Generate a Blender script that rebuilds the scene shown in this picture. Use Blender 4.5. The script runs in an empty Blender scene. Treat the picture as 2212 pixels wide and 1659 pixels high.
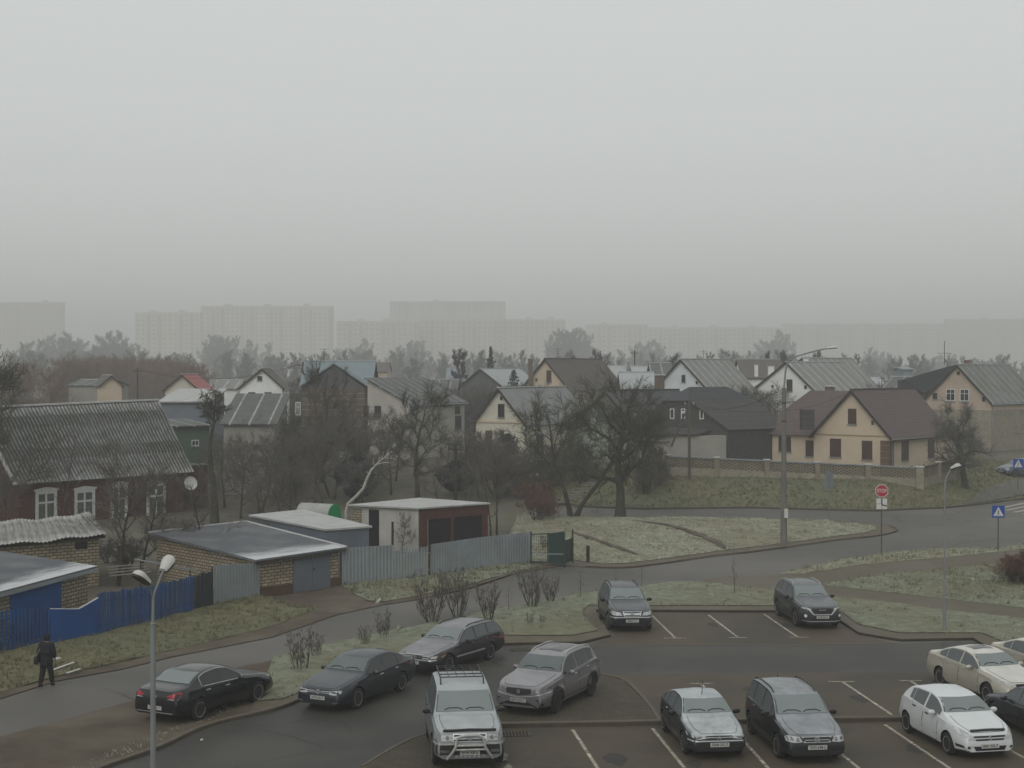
import bpy, bmesh, math, random
import numpy as np
from mathutils import Vector, Matrix
from mathutils.bvhtree import BVHTree
R = math.radians
SC = bpy.context.scene
COL = SC.collection
# ------------------------------------------------------------------ camera, sky, sun, exposure
CAM_H, F, CX, CY, YH = 10.6, 3200.0, 1106.0, 829.5, 800.0      # picture measured 2212 px wide
PITCH = math.atan((CY - YH) / F)
cam = bpy.data.objects.new('camera', bpy.data.cameras.new('camera'))
COL.objects.link(cam)
cam.data.sensor_width = 36.0
cam.data.lens = 36.0 * F / 2212.0
cam.data.clip_start = 0.5
cam.data.clip_end = 6000
cam.location = (0, 0, CAM_H)
cam.rotation_euler = (R(90) - PITCH, 0, 0)
SC.camera = cam

SUN_EL, SUN_ROT = R(38), R(200)
w = bpy.data.worlds.new("World")
SC.world = w
w.use_nodes = True
nt = w.node_tree
bg = nt.nodes['Background']
sky = nt.nodes.new('ShaderNodeTexSky')
sky.sky_type = 'NISHITA'
sky.sun_disc = False
sky.sun_elevation = SUN_EL
sky.sun_rotation = SUN_ROT
sky.air_density = 1.0
sky.dust_density = 4.0
hsv = nt.nodes.new('ShaderNodeHueSaturation')       # the overcast takes the blue out of the sky
hsv.inputs['Saturation'].default_value = 0.06
mixg = nt.nodes.new('ShaderNodeMix')                 # closed cloud deck: mostly even grey
mixg.data_type = 'RGBA'
mixg.inputs[0].default_value = 0.8
mixg.inputs[7].default_value = (7.1, 7.38, 7.25, 1)
nt.links.new(sky.outputs[0], hsv.inputs['Color'])
nt.links.new(hsv.outputs[0], mixg.inputs[6])
nt.links.new(mixg.outputs[2], bg.inputs[0])
bg.inputs[1].default_value = 0.118

sun = bpy.data.objects.new('sun', bpy.data.lights.new('sun', 'SUN'))
COL.objects.link(sun)
sun.data.energy = 1.2
sun.data.angle = R(50)
sun.data.color = (1.0, 0.97, 0.93)
sd = Vector((math.sin(SUN_ROT) * math.cos(SUN_EL), math.cos(SUN_ROT) * math.cos(SUN_EL), math.sin(SUN_EL)))
sun.rotation_euler = (-sd).to_track_quat('-Z', 'Y').to_euler()

SC.view_settings.view_transform = 'Standard'
SC.view_settings.look = 'None'
SC.view_settings.exposure = -0.15
SC.view_settings.gamma = 1
cy = SC.cycles
cy.use_denoising = True
cy.max_bounces = 5
cy.diffuse_bounces = 2
cy.glossy_bounces = 2
cy.transmission_bounces = 2
cy.volume_bounces = 2
cy.transparent_max_bounces = 4
cy.caustics_reflective = False
cy.caustics_refractive = False

# ------------------------------------------------------------------ picture <-> world
def ray(px, py):
    dx, dy = (px - CX) / F, -(py - CY) / F
    c, s = math.cos(PITCH), math.sin(PITCH)
    return Vector((dx, c + dy * s, -s + dy * c))

def G(px, py, z=0.0):
    d = ray(px, py)
    t = (z - CAM_H) / d.z
    return Vector((d.x * t, d.y * t, z))

def W(px, py, D):
    d = ray(px, py)
    t = D / d.y
    return Vector((d.x * t, D, CAM_H + d.z * t))

def zat(py, D):
    return W(CX, py, D).z

def sstep(t):
    t = min(1.0, max(0.0, t))
    return t * t * (3 - 2 * t)

def terr(x, y):
    """height of the ground: level car park and gardens, then the bank and the plateau of houses behind it"""
    y0 = 112.8 + max(0.0, x - 30) * 0.9
    w0 = 12.0 if x > 6 else 12.0 + min(1.0, (6 - x) / 10) * 18
    return 1.75 * sstep((y - y0) / w0)

def GT(px, py, off=0.0):
    d = ray(px, py)
    o = Vector((0, 0, CAM_H))
    t, step = 20.0, 0.4
    while t < 2000:
        p = o + d * t
        if p.z - off <= terr(p.x, p.y):
            break
        t += step
    lo, hi = t - step, t
    for _ in range(20):
        m = (lo + hi) / 2
        p = o + d * m
        if p.z - off <= terr(p.x, p.y): hi = m
        else: lo = m
    return o + d * hi

# ------------------------------------------------------------------ object helpers
def tag(o, label=None, cat=None, group=None, kind=None):
    if label: o['label'] = label
    if cat: o['category'] = cat
    if group: o['group'] = group
    if kind: o['kind'] = kind
    return o

def thing(name, label, cat, loc=(0, 0, 0), rz=0.0, group=None):
    o = bpy.data.objects.new(name, None)
    o.empty_display_size = 0.3
    COL.objects.link(o)
    o.location = loc
    o.rotation_euler = (0, 0, rz)
    return tag(o, label, cat, group)

def copy_tree(o, parent=None):
    c = o.copy()
    COL.objects.link(c)
    if parent is not None: c.parent = parent
    for ch in list(o.children): copy_tree(ch, c)
    return c

def root_of(o):
    while o.parent is not None: o = o.parent
    return o

def abs_loc(o):
    v = Vector(o.location)
    while o.parent is not None:
        o = o.parent
        v = v + Vector(o.location)
    return v

class MB:
    """collects shapes of ONE part"""
    def __init__(s): s.bm = bmesh.new()
    def v(s, p): return s.bm.verts.new(p)
    def face(s, pts):
        return s.bm.faces.new([s.bm.verts.new(p) for p in pts])
    def box(s, c, size, rz=0.0, m=None):
        x, y, z = size[0] / 2, size[1] / 2, size[2] / 2
        ca, sa = math.cos(rz), math.sin(rz)
        vs = []
        for sx in (-1, 1):
            for sy in (-1, 1):
                for sz in (-1, 1):
                    a, b = sx * x, sy * y
                    p = Vector((c[0] + a * ca - b * sa, c[1] + a * sa + b * ca, c[2] + sz * z))
                    vs.append(s.bm.verts.new(m @ p if m else p))
        for f in ((0, 1, 3, 2), (4, 6, 7, 5), (0, 4, 5, 1), (2, 3, 7, 6), (0, 2, 6, 4), (1, 5, 7, 3)):
            s.bm.faces.new([vs[i] for i in f])
        return s
    def beam(s, p, q, w, h):
        """square bar from p to q"""
        p, q = Vector(p), Vector(q)
        d = (q - p).normalized()
        up = Vector((0, 0, 1)) if abs(d.z) < 0.95 else Vector((1, 0, 0))
        a = d.cross(up).normalized()
        b = a.cross(d)
        r = [[s.bm.verts.new(c + a * i * w / 2 + b * j * h / 2) for i, j in ((-1, -1), (1, -1), (1, 1), (-1, 1))] for c in (p, q)]
        for i in range(4):
            k = (i + 1) % 4
            s.bm.faces.new((r[0][i], r[0][k], r[1][k], r[1][i]))
        s.bm.faces.new(r[0][::-1]); s.bm.faces.new(r[1])
        return s
    def tube(s, pts, rad, n=8, cap=True):
        pts = [Vector(p) for p in pts]
        if not isinstance(rad, (list, tuple)): rad = [rad] * len(pts)
        rings = []
        a = None
        for i, p in enumerate(pts):
            d = (pts[min(i + 1, len(pts) - 1)] - pts[max(i - 1, 0)]).normalized()
            if a is None:
                a = d.cross(Vector((0, 0, 1)) if abs(d.z) < 0.9 else Vector((1, 0, 0))).normalized()
            else:
                a = (a - d * a.dot(d)).normalized()
            b = d.cross(a)
            rings.append([s.bm.verts.new(p + (a * math.cos(2 * math.pi * k / n) + b * math.sin(2 * math.pi * k / n)) * rad[i]) for k in range(n)])
        for r0, r1 in zip(rings, rings[1:]):
            for k in range(n):
                j = (k + 1) % n
                s.bm.faces.new((r0[k], r0[j], r1[j], r1[k]))
        if cap:
            s.bm.faces.new(rings[0][::-1]); s.bm.faces.new(rings[-1])
        return s
    def lathe(s, prof, n=20, axis='Z', c=(0, 0, 0)):
        """profile (r, h) turned about the axis"""
        c = Vector(c)
        rings = []
        for r, h in prof:
            ring = []
            for k in range(n):
                t = 2 * math.pi * k / n
                a, b = r * math.cos(t), r * math.sin(t)
                p = {'Z': (a, b, h), 'Y': (a, h, b), 'X': (h, a, b)}[axis]
                ring.append(s.bm.verts.new(c + Vector(p)))
            rings.append(ring)
        for r0, r1 in zip(rings, rings[1:]):
            for k in range(n):
                j = (k + 1) % n
                s.bm.faces.new((r0[k], r0[j], r1[j], r1[k]))
        if prof[0][0] > 1e-4: s.bm.faces.new(rings[0][::-1])
        if prof[-1][0] > 1e-4: s.bm.faces.new(rings[-1])
        return s
    def prism(s, pts, ext):
        """closed planar outline pushed along the vector ext"""
        ext = Vector(ext)
        a = [s.bm.verts.new(p) for p in pts]
        b = [s.bm.verts.new(Vector(p) + ext) for p in pts]
        n = len(a)
        s.bm.faces.new(a[::-1]); s.bm.faces.new(b)
        for i in range(n):
            j = (i + 1) % n
            s.bm.faces.new((a[i], a[j], b[j], b[i]))
        return s
    def ring(s, outer, inner, ext):
        """frame between two outlines with the same count, pushed along ext"""
        ext = Vector(ext)
        n = len(outer)
        A = [s.bm.verts.new(p) for p in outer]; B = [s.bm.verts.new(p) for p in inner]
        C = [s.bm.verts.new(Vector(p) + ext) for p in outer]; D = [s.bm.verts.new(Vector(p) + ext) for p in inner]
        for i in range(n):
            j = (i + 1) % n
            for q in ((A[i], A[j], B[j], B[i]), (C[i], D[i], D[j], C[j]), (A[i], C[i], C[j], A[j]), (B[i], B[j], D[j], D[i])):
                s.bm.faces.new(q)
        return s
    def build(s, name, m, parent=None, world=False, smooth=None, bevel=0.0):
        bm = s.bm
        bmesh.ops.recalc_face_normals(bm, faces=bm.faces)
        if bevel:
            bmesh.ops.bevel(bm, geom=[e for e in bm.edges], offset=bevel, segments=1, affect='EDGES', clamp_overlap=True)
        if world and parent is not None:
            bmesh.ops.translate(bm, verts=bm.verts, vec=-abs_loc(parent))
        uv = bm.loops.layers.uv.new('UVMap')
        off = abs_loc(parent) if parent is not None else Vector()
        for f in bm.faces:
            n = f.normal
            t = Vector((0, 0, 1)).cross(n)
            t = t.normalized() if t.length > 0.05 else Vector((1, 0, 0))
            b = n.cross(t)
            for l in f.loops:
                p = l.vert.co
                l[uv].uv = (p.dot(t), p.dot(b))
        me = bpy.data.meshes.new(name)
        bm.to_mesh(me); bm.free()
        for mm in (m if isinstance(m, (list, tuple)) else [m]): me.materials.append(mm)
        if smooth is not None:
            me.polygons.foreach_set('use_smooth', [True] * len(me.polygons))
            try: me.set_sharp_from_angle(angle=R(smooth))
            except Exception: pass
        o = bpy.data.objects.new(name, me)
        COL.objects.link(o)
        if parent is not None: o.parent = parent
        return o

# ------------------------------------------------------------------ materials
MATS = {}
def mat(name, c1, c2=None, scale=3.0, rough=0.85, bump=0.0, bscale=None, frost=0.0, frost_col=(0.42, 0.44, 0.44), frost_z=0.55,
        metal=0.0, coat=0.0, spec=0.3, detail=6.0, coords='Object', contrast=0.5, stretch=None, pattern=None, emit=None, lo=None, crack=None, edge_frost=None, wet=None):
    m = bpy.data.materials.new(name)
    m.use_nodes = True
    t = m.node_tree
    N, L = t.nodes, t.links
    p = N['Principled BSDF']
    p.inputs['Roughness'].default_value = rough
    p.inputs['Metallic'].default_value = metal
    p.inputs['Coat Weight'].default_value = coat
    p.inputs['Coat Roughness'].default_value = 0.12
    p.inputs['Specular IOR Level'].default_value = spec
    tc = N.new('ShaderNodeTexCoord')
    if coords == 'World':
        geo = N.new('ShaderNodeNewGeometry'); src = geo.outputs['Position']
    else:
        src = tc.outputs[coords]
    if stretch:
        mp = N.new('ShaderNodeMapping'); mp.inputs['Scale'].default_value = stretch
        L.new(src, mp.inputs[0]); src_n = mp.outputs[0]
    else: src_n = src
    no = N.new('ShaderNodeTexNoise')
    no.inputs['Scale'].default_value = scale
    no.inputs['Detail'].default_value = detail
    no.inputs['Roughness'].default_value = 0.62
    L.new(src_n, no.inputs['Vector'])
    ramp = N.new('ShaderNodeValToRGB')
    ramp.color_ramp.elements[0].position = 0.5 - contrast * 0.36
    ramp.color_ramp.elements[1].position = 0.5 + contrast * 0.36
    c2 = c2 or tuple(x * 0.82 for x in c1)
    ramp.color_ramp.elements[0].color = (*c2, 1)
    ramp.color_ramp.elements[1].color = (*c1, 1)
    L.new(no.outputs['Fac'], ramp.inputs[0])
    col = ramp.outputs[0]
    hgt = None
    def mixc(fac, a, b, mode='MIX'):
        x = N.new('ShaderNodeMix'); x.data_type = 'RGBA'; x.blend_type = mode
        if hasattr(fac, 'links'): L.new(fac, x.inputs[0])
        else: x.inputs[0].default_value = fac
        for s_, i in ((a, 6), (b, 7)):
            if hasattr(s_, 'links'): L.new(s_, x.inputs[i])
            else: x.inputs[i].default_value = (*s_, 1)
        return x.outputs[2]
    if lo:                                                  # broad blotches of a second tone: (colour, scale, amount)
        n2 = N.new('ShaderNodeTexNoise'); n2.inputs['Scale'].default_value = lo[1]; n2.inputs['Detail'].default_value = 4
        L.new(src, n2.inputs['Vector'])
        r2 = N.new('ShaderNodeMapRange'); r2.inputs[1].default_value = 0.44; r2.inputs[2].default_value = 0.62; r2.inputs[4].default_value = lo[2]
        L.new(n2.outputs['Fac'], r2.inputs[0])
        col = mixc(r2.outputs[0], col, lo[0])
        if wet:
            rw = N.new('ShaderNodeMapRange'); rw.inputs[3].default_value = wet; rw.inputs[4].default_value = rough; rw.inputs[2].default_value = lo[2]
            L.new(r2.outputs[0], rw.inputs[0]); L.new(rw.outputs[0], p.inputs['Roughness'])
    if pattern:
        k = pattern[0]
        if k == 'brick':                                    # ('brick', mortar, w, h, gap)
            b = N.new('ShaderNodeTexBrick')
            b.inputs['Scale'].default_value = 1.0
            b.inputs['Brick Width'].default_value = pattern[2]; b.inputs['Row Height'].default_value = pattern[3]
            b.inputs['Mortar Size'].default_value = pattern[4]
            b.inputs['Color1'].default_value = (1, 1, 1, 1); b.inputs['Color2'].default_value = (0.72, 0.72, 0.72, 1); b.inputs['Mortar'].default_value = (0, 0, 0, 1)
            L.new(tc.outputs['UV'], b.inputs['Vector'])
            c_ = mixc(1.0, col, b.outputs['Color'], 'MULTIPLY')
            col = mixc(b.outputs['Fac'], c_, pattern[1])
            hgt = b.outputs['Fac']
        if k == 'line':                                     # ('line', axis, period, width, colour, amount)
            sep = N.new('ShaderNodeSeparateXYZ'); L.new(tc.outputs['UV'], sep.inputs[0])
            d = N.new('ShaderNodeMath'); d.operation = 'DIVIDE'; d.inputs[1].default_value = pattern[2]
            L.new(sep.outputs[pattern[1]], d.inputs[0])
            fr = N.new('ShaderNodeMath'); fr.operation = 'FRACT'; L.new(d.outputs[0], fr.inputs[0])
            lt = N.new('ShaderNodeMath'); lt.operation = 'LESS_THAN'; lt.inputs[1].default_value = pattern[3]; L.new(fr.outputs[0], lt.inputs[0])
            am = N.new('ShaderNodeMath'); am.operation = 'MULTIPLY'; L.new(lt.outputs[0], am.inputs[0])
            nn = N.new('ShaderNodeTexNoise'); nn.inputs['Scale'].default_value = 1.7; L.new(tc.outputs['UV'], nn.inputs['Vector'])
            mr = N.new('ShaderNodeMapRange'); mr.inputs[1].default_value = 0.3; mr.inputs[2].default_value = 0.6; mr.inputs[3].default_value = pattern[5] * 0.3; mr.inputs[4].default_value = pattern[5]
            L.new(nn.outputs['Fac'], mr.inputs[0]); L.new(mr.outputs[0], am.inputs[1])
            col = mixc(am.outputs[0], col, pattern[4])
    if crack:
        dn = N.new('ShaderNodeTexNoise'); dn.inputs['Scale'].default_value = 0.9; dn.inputs['Detail'].default_value = 6
        L.new(src, dn.inputs['Vector'])
        dv = N.new('ShaderNodeMix'); dv.data_type = 'RGBA'; dv.inputs[0].default_value = 0.45
        L.new(src, dv.inputs[6]); L.new(dn.outputs['Color'], dv.inputs[7])
        vo = N.new('ShaderNodeTexVoronoi'); vo.feature = 'DISTANCE_TO_EDGE'; vo.inputs['Scale'].default_value = crack[0]
        L.new(dv.outputs[2], vo.inputs['Vector'])
        cr = N.new('ShaderNodeMapRange'); cr.inputs[1].default_value = crack[1]; cr.inputs[2].default_value = crack[1] * 0.3; cr.inputs[3].default_value = 0.0; cr.inputs[4].default_value = crack[2]
        L.new(vo.outputs['Distance'], cr.inputs[0])
        pn = N.new('ShaderNodeTexNoise'); pn.inputs['Scale'].default_value = 0.12; L.new(src, pn.inputs['Vector'])
        pm = N.new('ShaderNodeMapRange'); pm.inputs[1].default_value = 0.45; pm.inputs[2].default_value = 0.6; L.new(pn.outputs['Fac'], pm.inputs[0])
        pr_ = N.new('ShaderNodeMath'); pr_.operation = 'MULTIPLY'; L.new(cr.outputs[0], pr_.inputs[0]); L.new(pm.outputs[0], pr_.inputs[1])
        col = mixc(pr_.outputs[0], col, tuple(x * 0.35 for x in c2))
    if edge_frost:
        at = N.new('ShaderNodeAttribute'); at.attribute_name = 'frost'
        en = N.new('ShaderNodeTexNoise'); en.inputs['Scale'].default_value = 1.3; en.inputs['Detail'].default_value = 7; en.inputs['Roughness'].default_value = 0.65
        em = N.new('ShaderNodeMapping'); em.inputs['Scale'].default_value = (0.35, 1.6, 1.0)
        L.new(tc.outputs['UV'], em.inputs[0]); L.new(em.outputs[0], en.inputs['Vector'])
        e1 = N.new('ShaderNodeMath'); e1.operation = 'MULTIPLY_ADD'; L.new(en.outputs['Fac'], e1.inputs[0]); e1.inputs[1].default_value = 1.2; L.new(at.outputs['Fac'], e1.inputs[2])
        e2 = N.new('ShaderNodeMapRange'); e2.inputs[1].default_value = 0.95; e2.inputs[2].default_value = 1.45
        L.new(e1.outputs[0], e2.inputs[0])
        col = mixc(e2.outputs[0], col, edge_frost)
    if frost:
        geo = N.new('ShaderNodeNewGeometry')
        sep = N.new('ShaderNodeSeparateXYZ'); L.new(geo.outputs['Normal'], sep.inputs[0])
        mr = N.new('ShaderNodeMapRange'); mr.inputs[1].default_value = frost_z; mr.inputs[2].default_value = min(1.0, frost_z + 0.3)
        L.new(sep.outputs[2], mr.inputs[0])
        nf = N.new('ShaderNodeTexNoise'); nf.inputs['Scale'].default_value = 1.6; nf.inputs['Detail'].default_value = 8; nf.inputs['Roughness'].default_value = 0.7
        L.new(src, nf.inputs['Vector'])
        m2 = N.new('ShaderNodeMapRange'); m2.inputs[1].default_value = 0.3; m2.inputs[2].default_value = 0.62; m2.inputs[3].default_value = 0.55
        L.new(nf.outputs['Fac'], m2.inputs[0])
        mu = N.new('ShaderNodeMath'); mu.operation = 'MULTIPLY'; L.new(mr.outputs[0], mu.inputs[0]); L.new(m2.outputs[0], mu.inputs[1])
        mu2 = N.new('ShaderNodeMath'); mu2.operation = 'MULTIPLY'; L.new(mu.outputs[0], mu2.inputs[0]); mu2.inputs[1].default_value = frost
        col = mixc(mu2.outputs[0], col, frost_col)
        rr = N.new('ShaderNodeMapRange'); rr.inputs[3].default_value = rough; rr.inputs[4].default_value = 0.85
        L.new(mu2.outputs[0], rr.inputs[0]); L.new(rr.outputs[0], p.inputs['Roughness'])
        if metal:
            r3 = N.new('ShaderNodeMapRange'); r3.inputs[3].default_value = metal; r3.inputs[4].default_value = 0.0
            L.new(mu2.outputs[0], r3.inputs[0]); L.new(r3.outputs[0], p.inputs['Metallic'])
        if coat:
            r4 = N.new('ShaderNodeMapRange'); r4.inputs[3].default_value = coat; r4.inputs[4].default_value = 0.0
            L.new(mu2.outputs[0], r4.inputs[0]); L.new(r4.outputs[0], p.inputs['Coat Weight'])
    L.new(col, p.inputs['Base Color'])
    if bump:
        bn = N.new('ShaderNodeTexNoise'); bn.inputs['Scale'].default_value = bscale or scale * 3; bn.inputs['Detail'].default_value = 5
        L.new(src_n, bn.inputs['Vector'])
        bp = N.new('ShaderNodeBump'); bp.inputs['Strength'].default_value = min(1.0, bump); bp.inputs['Distance'].default_value = 0.05
        L.new(bn.outputs['Fac'], bp.inputs['Height'])
        L.new(bp.outputs[0], p.inputs['Normal'])
    MATS[name] = m
    return m
# ------------------------------------------------------------------ materials of the setting
asphalt = mat('asphalt', (0.088, 0.083, 0.075), (0.064, 0.060, 0.054), 0.6, 0.75, 0.25, 40, coords='World', contrast=0.9, lo=((0.125, 0.118, 0.107), 0.07, 0.9), crack=(.35, .02, .8), wet=.68)
aisle_asphalt = mat('wet_asphalt', (0.038, 0.037, 0.033), (0.025, 0.024, 0.022), 0.8, 0.62, 0.25, 45, coords='World', contrast=1.0, lo=((0.054, 0.050, 0.042), 0.2, 0.9), crack=(.4, .016, .8), wet=.58)
paving = mat('brown_paving', (0.080, 0.063, 0.042), (0.056, 0.044, 0.030), 1.3, 0.8, 0.2, 30, coords='World', contrast=1.0, lo=((0.054, 0.047, 0.037), 0.25, 0.95), crack=(.6, .012, .5), wet=.72)
blocks = mat('paving_blocks', (0.078, 0.067, 0.043), (0.056, 0.048, 0.031), 1.0, 0.85, 0.2, 30, coords='World', pattern=('brick', (0.045, 0.038, 0.028), 0.4, 0.2, 0.022))
path_m = mat('footpath', (0.108, 0.092, 0.064), (0.082, 0.070, 0.048), 1.2, 0.85, 0.2, 25, coords='World', lo=((0.12, 0.11, 0.09), 0.2, 0.6))
dirt = mat('dirt', (0.085, 0.066, 0.045), (0.055, 0.044, 0.032), 0.9, 0.95, 0.5, 8, coords='World', lo=((0.12, 0.10, 0.075), 0.35, 0.7))
kerb_m = mat('kerb_stone', (0.078, 0.064, 0.047), (0.052, 0.043, 0.033), 2.5, 0.9, 0.3, coords='World', frost=0.35, frost_col=(0.2, 0.18, 0.14), frost_z=0.6)
mark_m = mat('road_paint', (0.47, 0.45, 0.37), (0.11, 0.09, 0.065), 6, 0.8, coords='World', contrast=0.28, lo=((.30, .27, .21), 1.1, .8))
grass_m = mat('frosted_grass', (0.315, 0.318, 0.245), (0.14, 0.14, 0.095), 2.6, 0.95, 1.0, 9, coords='World', contrast=0.6, lo=((0.155, 0.132, 0.08), 0.16, 0.5))
grass_green = mat('green_grass', (0.23, 0.25, 0.185), (0.09, 0.102, 0.065), 2.2, 0.95, 1.0, 9, coords='World', contrast=0.6, lo=((0.135, 0.115, 0.065), 0.13, 0.55))
bank_m = mat('bank_grass', (0.155, 0.142, 0.078), (0.07, 0.068, 0.038), 1.7, 0.95, 1.0, 7, coords='World', contrast=0.6, lo=((0.095, 0.105, 0.062), 0.1, 0.8))
ground_m = mat('garden_soil', (0.105, 0.095, 0.066), (0.052, 0.047, 0.036), 0.5, 0.95, 0.8, 5, coords='World', contrast=0.7, lo=((0.13, 0.125, 0.085), 0.06, 0.6))
blade_m = mat('grass_blade', (0.34, 0.355, 0.275), (0.15, 0.16, 0.105), 1.9, 0.9, coords='World', contrast=0.5, lo=((0.15, 0.125, 0.07), 0.2, 0.7))
blade_bank = mat('bank_blade', (0.19, 0.175, 0.105), (0.095, 0.092, 0.055), 1.6, 0.9, coords='World', contrast=0.5, lo=((0.10, 0.11, 0.06), 0.12, 0.7))

# ------------------------------------------------------------------ ground sheet
def grid_sheet(name, xs, ys, zf, m):
    vs = [(x, y, zf(x, y)) for y in ys for x in xs]
    n = len(xs)
    fs = [(j * n + i, j * n + i + 1, (j + 1) * n + i + 1, (j + 1) * n + i) for j in range(len(ys) - 1) for i in range(n - 1)]
    me = bpy.data.meshes.new(name)
    me.from_pydata(vs, [], fs)
    me.materials.append(m)
    me.polygons.foreach_set('use_smooth', [True] * len(fs))
    o = bpy.data.objects.new(name, me)
    COL.objects.link(o)
    return tag(o, kind='structure')
xs = [-2200, -1200, -700, -400, -250, -160, -110] + [-80 + 2.0 * i for i in range(81)] + [100, 130, 180, 260, 400, 700, 1200, 2200]
ys = [-60, 0, 20, 30] + [40 + 2 * i for i in range(33)] + [105 + 1.0 * i for i in range(40)] + [150, 170, 200, 240, 300, 400, 600, 900, 1500, 2600, 3400]
rg = random.Random(3)
grid_sheet('ground', xs, ys, lambda x, y: terr(x, y) - 0.07 + (rg.uniform(-0.03, 0.05) if 60 < y < 150 else 0), ground_m)

def inside(poly, x, y):
    c = False
    j = len(poly) - 1
    for i in range(len(poly)):
        if (poly[i][1] > y) != (poly[j][1] > y) and x < (poly[j][0] - poly[i][0]) * (y - poly[i][1]) / (poly[j][1] - poly[i][1]) + poly[i][0]:
            c = not c
        j = i
    return c

def wpoly(px): return [(p.x, p.y) for p in (G(*q) for q in px)]

def sheet(name, poly, z, m, cell=None, rough=0.0, label=None, seed=1, zf=None, skirt=0.0):
    """flat piece of ground cover from a plan outline; 'rough' lifts inner points a little"""
    b = MB()
    bm = b.bm
    f = bm.faces.new([bm.verts.new((x, y, 0)) for x, y in poly])
    f.normal_update()
    if f.normal.z < 0: f.normal_flip()
    rnd = random.Random(seed)
    if cell:
        X = [p[0] for p in poly]; Y = [p[1] for p in poly]
        for ax, lo, hi in ((0, min(X), max(X)), (1, min(Y), max(Y))):
            k = lo + cell * 0.61
            while k < hi:
                co = (k, 0, 0) if ax == 0 else (0, k, 0)
                no = (1, 0, 0) if ax == 0 else (0, 1, 0)
                bmesh.ops.bisect_plane(bm, geom=bm.verts[:] + bm.edges[:] + bm.faces[:], plane_co=co, plane_no=no)
                k += cell
    for v in bm.verts:
        edge = v.is_boundary
        v.co.z = z + (0 if edge else rnd.uniform(0, rough)) + (zf(v.co.x, v.co.y) if zf else 0)
    if skirt:
        be = [e for e in bm.edges if e.is_boundary]
        r = bmesh.ops.extrude_edge_only(bm, edges=be)
        for v in [g for g in r['geom'] if isinstance(g, bmesh.types.BMVert)]: v.co.z -= skirt
    uv = bm.loops.layers.uv.new('UVMap')
    for f in bm.faces:
        for l in f.loops: l[uv].uv = (l.vert.co.x, l.vert.co.y)
    me = bpy.data.meshes.new(name)
    bm.to_mesh(me); bm.free()
    me.materials.append(m)
    o = bpy.data.objects.new(name, me)
    COL.objects.link(o)
    return tag(o, kind='structure')

def kerb(px, w=0.16, h=0.13, z0=-0.02, side=1.0, world=None, closed=False):
    pts = world or [Vector((*p, 0)) for p in wpoly(px)]
    pts = [Vector((p[0], p[1], 0)) for p in pts]
    b = MB()
    rows = []
    n = len(pts)
    for i, p in enumerate(pts):
        a = pts[(i - 1) % n] if closed else pts[max(i - 1, 0)]
        c = pts[(i + 1) % n] if closed else pts[min(i + 1, n - 1)]
        d = (c - a).normalized()
        nn = Vector((-d.y, d.x, 0)) * side
        rows.append([b.v(p + Vector((0, 0, z0))), b.v(p + Vector((0, 0, z0 + h - 0.02))), b.v(p + nn * 0.02 + Vector((0, 0, z0 + h))), b.v(p + nn * w + Vector((0, 0, z0 + h))), b.v(p + nn * w + Vector((0, 0, z0)))])
    rng_ = range(n) if closed else range(n - 1)
    for i in rng_:
        j = (i + 1) % n
        for k in range(4): b.bm.faces.new((rows[i][k], rows[j][k], rows[j][k + 1], rows[i][k + 1]))
    if not closed:
        b.bm.faces.new(rows[0]); b.bm.faces.new(rows[-1][::-1])
    o = b.build('kerb', kerb_m)
    return tag(o, kind='structure')

def smooth_line(px, n=6):
    """Catmull-Rom through picture points"""
    out = []
    P = [Vector(p) for p in px]
    for i in range(len(P) - 1):
        a, b, c, d = P[max(i - 1, 0)], P[i], P[i + 1], P[min(i + 2, len(P) - 1)]
        for k in range(n):
            t = k / n
            out.append(tuple(0.5 * ((2 * b) + (c - a) * t + (2 * a - 5 * b + 4 * c - d) * t * t + (3 * b - a - 3 * c + d) * t ** 3)))
    out.append(tuple(P[-1]))
    return out

# asphalt of both streets, the junction and the car park lane
road_px = [(-260, 1720), (-60, 1527), (120, 1472.6), (267, 1446), (373, 1419), (590, 1376.6), (728, 1328.6), (819, 1308.6), (899, 1296), (1010, 1275), (1100, 1245), (1150, 1200),
           (1120, 1112), (1160, 1096), (1208, 1093), (1389, 1101), (1622, 1098), (1755, 1102), (1889, 1105), (2049, 1098), (2115, 1091), (2212, 1079), (2330, 1066), (2400, 1100), (2400, 1500), (2400, 1800), (-260, 1860)]
sheet('road', wpoly(road_px), 0.0, asphalt)
aisle_px = [(200, 1680), (236, 1659), (346, 1619), (453, 1571), (590, 1538), (660, 1509), (870, 1446), (1075, 1396), (1266, 1396), (1696, 1394), (1937, 1391), (2102, 1386), (2240, 1450), (2006, 1453), (1696, 1454), (1287, 1458), (1180, 1482), (1085, 1522), (1000, 1564), (918, 1588), (857, 1611), (790, 1650), (760, 1700)]
sheet('car_park_lane', wpoly(aisle_px), 0.004, aisle_asphalt)
# paved bays
sheet('parking_bay_paving', wpoly([(1266, 1396), (1330, 1372), (1300, 1350), (1285, 1318), (1402, 1322), (1682, 1323), (1806, 1336), (1856, 1372), (1937, 1391), (1696, 1394)]), 0.008, paving)
sheet('parking_bay_paving', wpoly([(1287, 1458), (1696, 1454), (2006, 1453), (2350, 1450), (2350, 1556), (1950, 1557), (1426, 1565), (1416, 1553), (1395, 1520), (1345, 1472)]), 0.008, paving)
sheet('parking_bay_paving', wpoly([(1070, 1574), (1426, 1568), (1950, 1560), (2400, 1554), (2400, 1760), (1050, 1760)]), 0.008, paving)
cpx = [(776, 1659), (857, 1611), (918, 1587), (1000, 1562), (1085, 1520), (1180, 1480), (1287, 1458)]
sheet('paved_corner', wpoly(smooth_line(cpx) + [(1345, 1472), (1395, 1520), (1416, 1553), (1424, 1565), (1070, 1571), (1046, 1760), (700, 1760)]), 0.05, blocks, skirt=0.06)
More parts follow.
